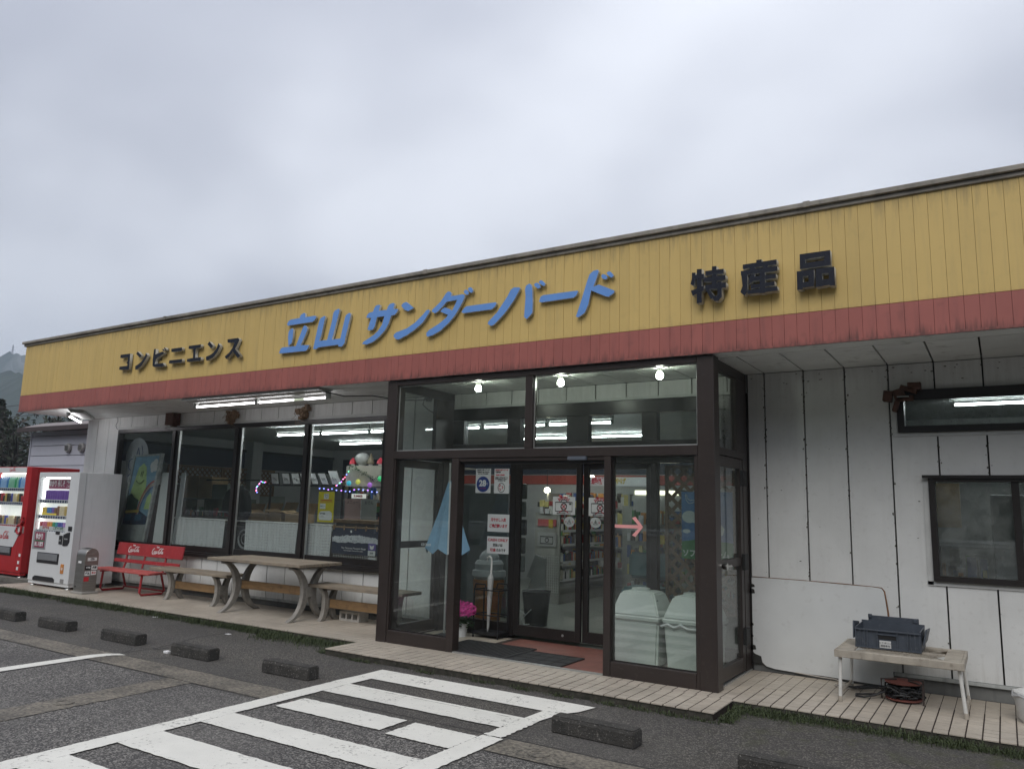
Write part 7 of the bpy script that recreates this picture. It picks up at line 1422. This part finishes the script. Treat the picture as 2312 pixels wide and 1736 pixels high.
ns = thing('rack_notice', 'crossed camera notice on the end of the snack rack', 'notice', (-5.7, 10.04, 1.1)); bx('sheet', mat('grey_notice', (.50, .50, .48), .6), ns, -5.86, -5.54, 10.035, 10.04, .93, 1.13); MB().tube([(-5.81, 10.03, .97), (-5.60, 10.03, .97), (-5.60, 10.03, 1.07), (-5.81, 10.03, 1.07)], .006, 4, closed=True).tube([(-5.70 + .03 * math.cos(a), 10.03, 1.02 + .03 * math.sin(a)) for a in [i * math.pi / 6 for i in range(12)]], .005, 4, closed=True).build('camera_drawing', ink, ns)
rs = MB().box(-5.86, -5.55, 10.035, 10.045, 1.22, 1.32).build('red_shelf_sign', mat('faded_red', (.50, .10, .10), .5), None); tag(rs, 'red header sign on the end of the snack rack', 'sign')
goods('shop_goods', 'mixed goods piled on top of the snack rack', -5.9, -5.4, 10.1, 11.4, (1.36,), 60, 21, .05, .22, .03, .10)
goods('shop_goods', 'goods along the back wall of the shop', -7.0, -2.2, 12.4, 12.8, (.5, .85, 1.2, 1.5), 170, 22, .08, .28, .04, .12)
goods('shop_goods', 'dark goods on the left of the door aisle', -6.9, -6.2, 9.4, 9.9, (.3, .6, .9, 1.2, 1.5), 16, 23, .1, .28, .05, .14)
bs = thing('back_shelving', 'long white shelving along the back wall of the shop', 'shelf', (-4.6, 12.6, FZ)); 
for z_ in (.48, .83, 1.18, 1.48): bx('shelf_board', MATS['rack_white'], bs, -7.0, -2.1, 12.35, 12.9, z_, z_ + .019)
for x in (-7.0, -5.4, -3.8, -2.13): bx('side', MATS['rack_white'], bs, x - .031, x - .001, 12.35, 12.9, FZ, 1.75)
lsh = thing('aisle_shelf', 'dark shelf unit left of the door aisle', 'shelf', (-6.55, 9.65, FZ))
for z_ in (.28, .58, .88, 1.18, 1.48): bx('shelf_board', shm, lsh, -6.95, -6.15, 9.38, 9.95, z_, z_ + .019)
for (x, y, z_, lab) in ((-7.0, 12.3, 1.80, 'bright round spot lamp seen through the left sliding door'), (-6.1, 12.3, 2.02, 'bright round spot lamp seen through the right sliding door')):
    o = thing('spot_lamp', lab, 'lamp', (x, y, z_)); MB().lathe([(.02, z_ - .045), (.05, z_ - .03), (.055, z_), (.04, z_ + .04), (.01, z_ + .05)], x, y, 14).build('bulb', emis('warm_bulb', (1, .92, .72), 12), o, smooth=True); MB().tube([(x, y, z_ + .05), (x, y, 2.735)], .006, 5).build('cord', blk, o)
hb = thing('header_board', 'pale board with red and yellow lettering hung over the rear racks', 'sign', (-5.3, 11.4, 1.9)); bx('board', paper, hb, -5.75, -4.6, 11.4, 11.42, 1.86, 2.0); text('最新', .11, -5.55, 11.395, 1.93, redink, hb, bold=.006); text('みやげ', .10, -5.2, 11.395, 1.93, mat('gold_print', (.6, .42, .03), .5), hb, bold=.004)
wl = thing('warm_case', 'long glowing display case at the back right of the shop', 'display case', (-3.6, 11.5, 1.6)); bx('case', rod_m, wl, -4.75, -4.0, 11.0, 11.3, 1.30, 1.80); bx('glow', emis('warm_case_light', (1, .93, .7), 2.2), wl, -4.72, -4.03, 10.985, 10.998, 1.72, 1.78)
hg = thing('hanging_bags', 'dark folded bags hanging just inside the left sliding door', 'bags', (-5.0, 8.2, 1.0)); r_ = random.Random(61)
for k in range(5): z_ = 1.78 - k * .22; MB().box(-5.16 + r_.uniform(-.02, .02), -4.98 + r_.uniform(-.02, .02), 8.2, 8.26, z_ - .19, z_).build('bag', mat('bag_%d' % (k % 3), ((.05, .055, .05), (.14, .16, .15), (.03, .03, .035))[k % 3], .5), hg, bevel=.01)
for k, (x, z_, m_) in enumerate(((-5.60, 1.20, 'y'), (-5.0, 1.02, 'y'), (-4.70, 1.22, 'r'), (-3.9, 1.05, 'y'), (-4.2, 1.30, 'w'))):
    o = MB().box(x, x + .07, 9.9, 9.905, z_, z_ + .12).build('price_card', {'y': MATS['gold_print'], 'r': redink, 'w': paper}[m_], None) if 'gold_print' in MATS else None
    if o: tag(o, ['yellow price card at the left end of the racks', 'yellow price card low on the racks', 'red price card on the racks', 'yellow price card behind the right sliding door', 'white price card behind the right sliding door'][k], 'price card')
kb = thing('black_bucket', 'black bucket with white cord inside the left sliding door', 'bucket', (-4.80, 8.05, FZ)); MB().lathe([(.13, FZ), (.17, .50), (.18, .51), (.165, .50)], -4.76, 8.15, 20).build('bucket', blk, kb, smooth=True); MB().tube([(-4.92, 8.0, .5), (-4.88, 7.97, .3), (-4.80, 7.98, .25), (-4.72, 7.97, .32), (-4.85, 7.97, .2), (-4.82, 7.98, .14), (-4.75, 7.98, .15)], .006, 5).build('cord', paper, kb)
ch = thing('cut_out_stand', 'grey tree-shaped board standing inside the left sliding door', 'stand', (-5.3, 8.6, FZ)); MB().prism([(-5.05, 8.6, .9), (-5.17, 8.6, .62), (-5.10, 8.6, .60), (-5.20, 8.6, .36), (-5.12, 8.6, .34), (-5.22, 8.6, FZ), (-4.92, 8.6, FZ), (-4.90, 8.6, .86)], (0, .03, 0)).build('board', mat('grey_cutout', (.34, .36, .35), .6), ch)
for (x, y, lab) in ((-3.40, 7.75, 'dusty teal upholstered chair behind the right porch glass'),):
    o = thing('teal_chair', lab, 'chair', (x, y, FZ)); tm = mat('teal_vinyl', (.07, .17, .19), .5, var=.1)
    MB().box(-3.43, -2.98, 7.80, 7.86, .78, 1.05).build('backrest', tm, o, bevel=.03, seg=3, smooth=True); MB().box(-3.43, -2.98, 7.60, 7.98, .50, .70).build('seat', tm, o, bevel=.03, seg=3, smooth=True)
    for x_ in (-3.38, -3.04):
        for y_ in (7.64, 7.92): bx('leg', alu, o, x_, x_ + .03, y_, y_ + .03, FZ, .499)
# more stock filling the aisles beyond the doors and windows
for (x0, x1, y0, y1, h, nm, lab) in ((-4.35, -3.95, 9.9, 11.2, 1.30, 'souvenir_rack', 'low souvenir rack seen through the right sliding door'), (-3.35, -2.95, 9.2, 10.6, 1.40, 'magazine_rack', 'white rack of packets behind the right front glass of the porch')):
    rack(nm, lab, x0, x1, y0, y1, h, (.40, .62, .84, 1.06, 1.28)); packs('packets standing on the ' + lab.split(' seen')[0].split(' behind')[0], x0, x1, y0 + .04, y1, (.40, .62, .84, 1.06), int(-x0 * 10), n=26)
    goods('shop_goods', 'bright small goods piled on top of the ' + nm.replace('_', ' '), x0, x1, y0, y1, (h,), 34, int(x1 * -20), .05, .20, .03, .10)
    b = MB()
    for zz in (.42, .64, .86, 1.08):
        for k in range(7): xx = x0 + .01 + k * (x1 - x0) / 7; b.box(xx, xx + (x1 - x0) / 9, y0 - .06, y0 - .02, zz, zz + .10 + .03 * ((k * 7 + int(zz * 100)) % 3), (k * 3 + int(zz * 50)) % len(GOODS))
    o = b.build('packaged_goods', GOODS, None); tag(o, 'row of small packets facing the door on the end of the ' + nm.replace('_', ' '), 'goods', kind='stuff')
goods('shop_goods', 'clutter of jars and boxes on the far counter behind the third window', -11.0, -9.0, 11.2, 11.8, (.9, 1.25, 1.55), 46, 51, .08, .28, .04, .14)
sc_ = thing('far_counter', 'pale far counter with shelves seen through the middle shop windows', 'counter', (-10, 11.5, FZ))
for z_ in (.87, 1.22, 1.52): bx('shelf_board', MATS['rack_white'], sc_, -11.1, -8.9, 11.1, 11.9, z_, z_ + .022)
bx('body', MATS['rack_white'], sc_, -11.1, -8.9, 11.2, 11.9, FZ, .869)
for (x, z_, c_, s_) in ((-9.7, 1.80, (.60, .58, .50), '地酒'), (-8.6, 1.86, (.50, .12, .10), '名物'), (-10.6, 1.80, (.45, .42, .20), '黒部')):
    o = thing('price_board', 'plain hanging board over the far counter, ' + {'地酒': 'pale one in the middle', '名物': 'red one at the right', '黒部': 'olive one at the left'}[s_], 'sign', (x, 11.0, z_)); bx('board', mat('board_%d' % int(-x * 10), c_, .5), o, x - .25, x + .25, 11.0, 11.01, z_ - .08, z_ + .08); pass
# kitchen behind the hazy window
kt = thing('kitchen_bench', 'kitchen worktop with containers behind the hazy window', 'worktop', (.5, 8.6, FZ)); bx('top', alu, kt, -.9, 2.4, 8.3, 9.0, .86, .90); bx('body', int_wall, kt, -.9, 2.4, 8.35, 9.0, FZ, .859)
fz = thing('freezer_box', 'pale white box appliance behind the hazy window', 'appliance', (.05, 8.9, .9)); bx('cabinet', paper, fz, -.10, .42, 8.5, 8.95, .901, 1.72, .01)
goods('kitchen_goods', 'small kitchen containers behind the hazy window', -.75, -.15, 8.4, 8.7, (.9,), 22, 31, .08, .34, .03, .09)
bd = MB().box(-.62, -.36, 8.98, 9.0, 1.4, 1.84).build('cork_board', card, None); tag(bd, 'beige board hanging on the kitchen wall behind the hazy window', 'board')
# ================================================================ neighbours and distance
lav = mat('lavender_grey_siding', (.46, .47, .54), .5, var=.05, scale=2, piece=.08)
sb = thing('side_building', 'low building with lavender grey board siding and a brown metal roof behind the vending machines', 'building', (-16.5, 9.5, 0))
z_ = .12
while z_ < 2.75: bx('siding_board', lav, sb, -18.66, -13.6, 9.0, 9.03, z_, z_ + .212, .004); z_ += .2225
bx('wall_core', joint_m, sb, -18.62, -13.6, 9.035, 12.5, 0, 2.88); bx('siding_board', lav, sb, -18.66, -13.6, 9.0, 9.03, z_, 2.88)
bx('corner_trim', lav, sb, -18.70, -18.665, 8.985, 9.05, 0, 2.88); bx('end_wall', lav, sb, -18.67, -18.625, 9.06, 12.5, 0, 2.88)
rfm = mat('brown_metal_roof', (.20, .165, .155), .5, var=.15)
MB().prism([(-18.85, 8.75, 2.95), (-18.60, 9.15, 3.10), (-18.60, 12.6, 3.20), (-18.85, 12.6, 2.95)], (5.3, 0, 0)).build('roof', rfm, sb); bx('eave_board', mat('dark_brown_eave', (.06, .045, .045), .6), sb, -18.80, -13.55, 8.72, 8.749, 2.86, 2.96)
bx('dark_gap', joint_m, sb, -15.95, -13.65, 8.96, 8.998, 1.90, 2.12)
for i, x in enumerate((-17.03, -16.50)):
    v_ = MB().lathe([(.10, 0), (.10, .05), (.085, .07)], 0, 0, 18); me = v_.mesh('vent', mat('grey_vent', (.30, .30, .30), .5)); me.transform(ORG[sb.name].inverted() @ Matrix.Translation((x, 9.0, 2.495)) @ Matrix.Rotation(R(90), 4, 'X')); vo_ = link('vent', me, sb)
    b = MB()
    for k in range(5): b.box(x - .065, x + .065, 8.922, 8.929, 2.445 + k * .022, 2.453 + k * .022)
    b.build('louvre', joint_m, vo_)
# log pile and boulder-like wrap at the far left edge
o = thing('rail_fence', 'low pale timber rails beyond the red vending machine', 'fence', (-24, 11, 0))
for z0_ in (1.98, 2.14): MB().tube([(-34, 11.3, z0_), (-19.0, 10.7, z0_ - .02)], .05, 8).build('rail', mat('pale_rail', (.28, .26, .24), .8), o)
for x in (-32, -27, -22.5): MB().tube([(x, 11.1, 0), (x, 11.1, 2.2)], .05, 8).build('post', MATS['pale_rail'], o)
# trees
bark = mat('bark', (.045, .038, .032), .95, var=.3, scale=8); leafA = mat('evergreen_leaf', (.022, .036, .020), .8, var=.4, scale=3, col2=(.045, .052, .030)); twig = mat('bare_twig', (.075, .066, .058), .9, var=.4, scale=4, col2=(.04, .036, .03))
def tree(x, y, h, w, lab, seed, conifer=False, n=5200, s0=.05, s1=.16):
    r_ = random.Random(seed); o = thing('tree', lab, 'tree', (x, y, 0)); b = MB(); b.tube([(x, y, 0), (x + .1, y, h * .4), (x, y, h * .8)], [.22, .16, .05], 8)
    for i in range(16): a = r_.uniform(0, 6.28); z_ = h * r_.uniform(.2, .75); b.tube([(x, y, z_), (x + math.cos(a) * w * .4, y + math.sin(a) * w * .4, z_ + h * .12), (x + math.cos(a) * w * .8, y + math.sin(a) * w * .8, z_ + h * r_.uniform(.12, .25))], [.06, .03, .01], 5)
    b.build('trunk', bark, o); c = MB(); lobes = [(r_.uniform(-1, 1) * w * .7, r_.uniform(-1, 1) * w * .7, h * r_.uniform(.25, .9), r_.uniform(.18, .36) * w) for _ in range(22)]
    for i in range(n):
        if conifer: t = r_.random() ** .7; rr = w * (1 - t) * r_.uniform(.3, 1.05) + .1; a = r_.uniform(0, 6.28); p = (x + rr * math.cos(a), y + rr * math.sin(a), h * (.12 + .88 * t))
        else:
            L_ = r_.choice(lobes); sc_ = 1 - .45 * max(0, L_[2] / h - .55) / .45; d = Vector((r_.gauss(0, 1), r_.gauss(0, 1), r_.gauss(0, .8))); d = d.normalized() * L_[3] * r_.uniform(.5, 1.25); p = (x + L_[0] * sc_ + d.x, y + L_[1] * sc_ + d.y, max(.2, L_[2] + d.z))
        s_ = r_.uniform(s0, s1); u = Vector((r_.gauss(0, 1), r_.gauss(0, 1), r_.gauss(0, 1))).normalized() * s_; v_ = Vector((r_.gauss(0, 1), r_.gauss(0, 1), r_.gauss(0, 1))).normalized() * s_ * .5; P0 = Vector(p)
        c.poly([P0 - u, P0 + v_, P0 + u, P0 - v_], 0 if r_.random() < .6 else 1)
    k = c.build('crown', [leafA, twig], o, recalc=False)
tree(-43.0, 19.0, 6.2, 1.9, 'dark pointed evergreen above the shrubs at the far left', 1, True, n=5200)
tree(-47.5, 19.5, 4.9, 3.2, 'tangled half-bare shrub at the left edge below the hill', 2)
tree(-42.0, 17.5, 4.7, 3.2, 'tangled half-bare shrub just left of the side building roof', 3)
tree(-36.5, 17.0, 4.7, 3.0, 'tangled half-bare shrub behind the side building roof', 4)
tree(-31.5, 17.0, 4.6, 3.0, 'dark shrub glimpsed under the end of the eaves', 5)
tree(-52.5, 21.0, 4.8, 3.2, 'tangled shrub beyond the left edge of the photo', 6)
# hills
from mathutils import noise as NZ
hillm = mat('forest_hill', (.030, .045, .028), .95, var=.5, scale=.05, col2=(.016, .026, .018), speck=.5, speckcol=(.05, .06, .04), speckscale=.2)
def hill(label, y0, pts, depth, seed, jagg=1.5, sub=260):
    """ridge line running across the view: pts = [(x, z)]; slopes down towards and away from the viewer"""
    V = []; F = []; rows = [(-depth, 0.0), (-depth * .7, .28), (-depth * .42, .58), (-depth * .18, .86), (0, 1.0), (depth * .5, .6), (depth, 0)]
    xs0, xs1 = pts[0][0], pts[-1][0]
    for i in range(sub + 1):
        x = xs0 + (xs1 - xs0) * i / sub; z_ = pts[-1][1]
        for (a, za), (c, zc) in zip(pts, pts[1:]):
            if a <= x <= c: t = (x - a) / (c - a); t = t * t * (3 - 2 * t); z_ = za * (1 - t) + zc * t; break
        for dy_, f in rows:
            n_ = NZ.noise(Vector((x * .02 + seed, dy_ * .02, 0))) * jagg * 3 + NZ.noise(Vector((x * .17 + seed, dy_ * .1, 3))) * jagg * (1 if f > .8 else 1.4) + (rnd.uniform(0, jagg * .9) if f > .99 else 0)
            V.append((x, y0 + dy_, max(-1, z_ * f + n_ * min(1, f * 3))))
    m_ = len(rows)
    for i in range(sub):
        for j in range(m_ - 1): a = i * m_ + j; F.append((a, a + m_, a + m_ + 1, a + 1))
    me = bpy.data.meshes.new('hill'); me.from_pydata(V, [], F); me.materials.append(hillm); o = link('hill', me); o['kind'] = 'structure'; tag(o, label); return o
hill('far forested ridge fading into the haze at the left', 360, [(-1500, 150), (-1000, 128), (-830, 131), (-806, 134), (-780, 134), (-740, 128), (-600, 118), (-300, 95), (0, 100), (400, 60)], 150, 3, 2.2, 520)
hill('nearer dark forested hill under the far ridge at the left', 190, [(-700, 66), (-500, 62), (-435, 60.5), (-427, 62.5), (-411, 60), (-380, 58), (-300, 48), (-100, 34), (200, 20)], 90, 11, 1.6, 420)
o = hill('dark wooded slope across the road behind the viewer', -62, [(-420, 30), (-250, 34), (-120, 28), (-40, 26), (0, 27), (60, 24), (160, 26)], 30, 17, 1.5, 260)
py = thing('transmission_tower', 'tiny lattice tower on the far ridge at the left', 'tower', (-804, 360, 132)); b = MB(); X, Yp, Z0 = -804, 360, 132
for sx_ in (-1, 1): b.tube([(X + sx_ * 2.2, Yp, Z0), (X + sx_ * .8, Yp, Z0 + 7), (X + sx_ * .3, Yp, Z0 + 12)], .28, 4)
for k in range(5): b.tube([(X - 2.2 + .35 * k, Yp, Z0 + 1.8 * k), (X + 2.2 - .35 * (k + 1), Yp, Z0 + 1.8 * (k + 1))], .2, 4); b.tube([(X + 2.2 - .35 * k, Yp, Z0 + 1.8 * k), (X - 2.2 + .35 * (k + 1), Yp, Z0 + 1.8 * (k + 1))], .2, 4)
for z_ in (6.5, 9.0): b.tube([(X - 3, Yp, Z0 + z_), (X + 3, Yp, Z0 + z_)], .22, 4)
b.build('lattice_mast', mat('tower_steel', (.12, .12, .13), .6), py)
for z0_, lab in ((5.0, 'thin overhead wire crossing above the shrubs at the left'), (4.55, 'lower thin overhead wire crossing above the shrubs at the left')):
    o = MB().tube([(-70, 16, z0_ + .3), (-40, 15.6, z0_), (-20, 15.4, z0_ + .1)], .012, 5).build('overhead_wire', cable, None); tag(o, lab, 'wire')
# roadside guard rail across the car park (seen only as a reflection)
gr_ = thing('guard_rail', 'white roadside guard rail across the car park', 'guard rail', (-5, -14, 0)); gw = mat('guard_white', (.62, .63, .62), .5)
MB().prism([(-60, -14.02, .55), (-60, -13.96, .60), (-60, -14.02, .66), (-60, -13.96, .72), (-60, -14.02, .80)], (85, 0, 0)).build('beam', gw, gr_)
for i in range(22): MB().tube([(-58 + i * 4, -14.1, 0), (-58 + i * 4, -14.1, .8)], .06, 8).build('post', gw, gr_)
# air: thin overcast haze around everything, and a bank of mist caught on the far ridge
def vol(name, dens, colr, label, mn, mx_):
    m = bpy.data.materials.new(name); m.use_nodes = True; t = m.node_tree; t.nodes.clear(); o_ = t.nodes.new('ShaderNodeOutputMaterial'); p = t.nodes.new('ShaderNodeVolumePrincipled'); p.inputs['Density'].default_value = dens; p.inputs['Color'].default_value = (*colr, 1); p.inputs['Anisotropy'].default_value = 0.0
    t.links.new(p.outputs[0], o_.inputs['Volume']); return m
HZ = True
if HZ:
    o = MB().box(-1600, 500, -200, 620, -1.2, 172).build('haze', vol('haze_air', .00062, (.70, .83, 1.0), '', 0, 0), None); tag(o, 'thin blue-grey haze filling the valley air', kind='stuff')

mm = bpy.data.materials.new('mist'); mm.use_nodes = True; t = mm.node_tree; t.nodes.clear(); o_ = t.nodes.new('ShaderNodeOutputMaterial'); p = t.nodes.new('ShaderNodeVolumePrincipled'); p.inputs['Density'].default_value = .009; p.inputs['Color'].default_value = (1, 1, 1, 1); t.links.new(p.outputs[0], o_.inputs['Volume'])
b = MB()
for (x, y, z_, r_) in ((-640, 298, 108, 7), (-652, 300, 104, 9), (-664, 300, 99, 8), (-630, 296, 103, 10)):
    b.lathe([(.5, z_ - r_), (r_ * .7, z_ - r_ * .7), (r_, z_), (r_ * .7, z_ + r_ * .7), (.5, z_ + r_)], x, y, 14)
o = b.build('mist', mm, None, smooth=True); tag(o, 'small white wisp of mist hanging on the far ridge', kind='stuff')
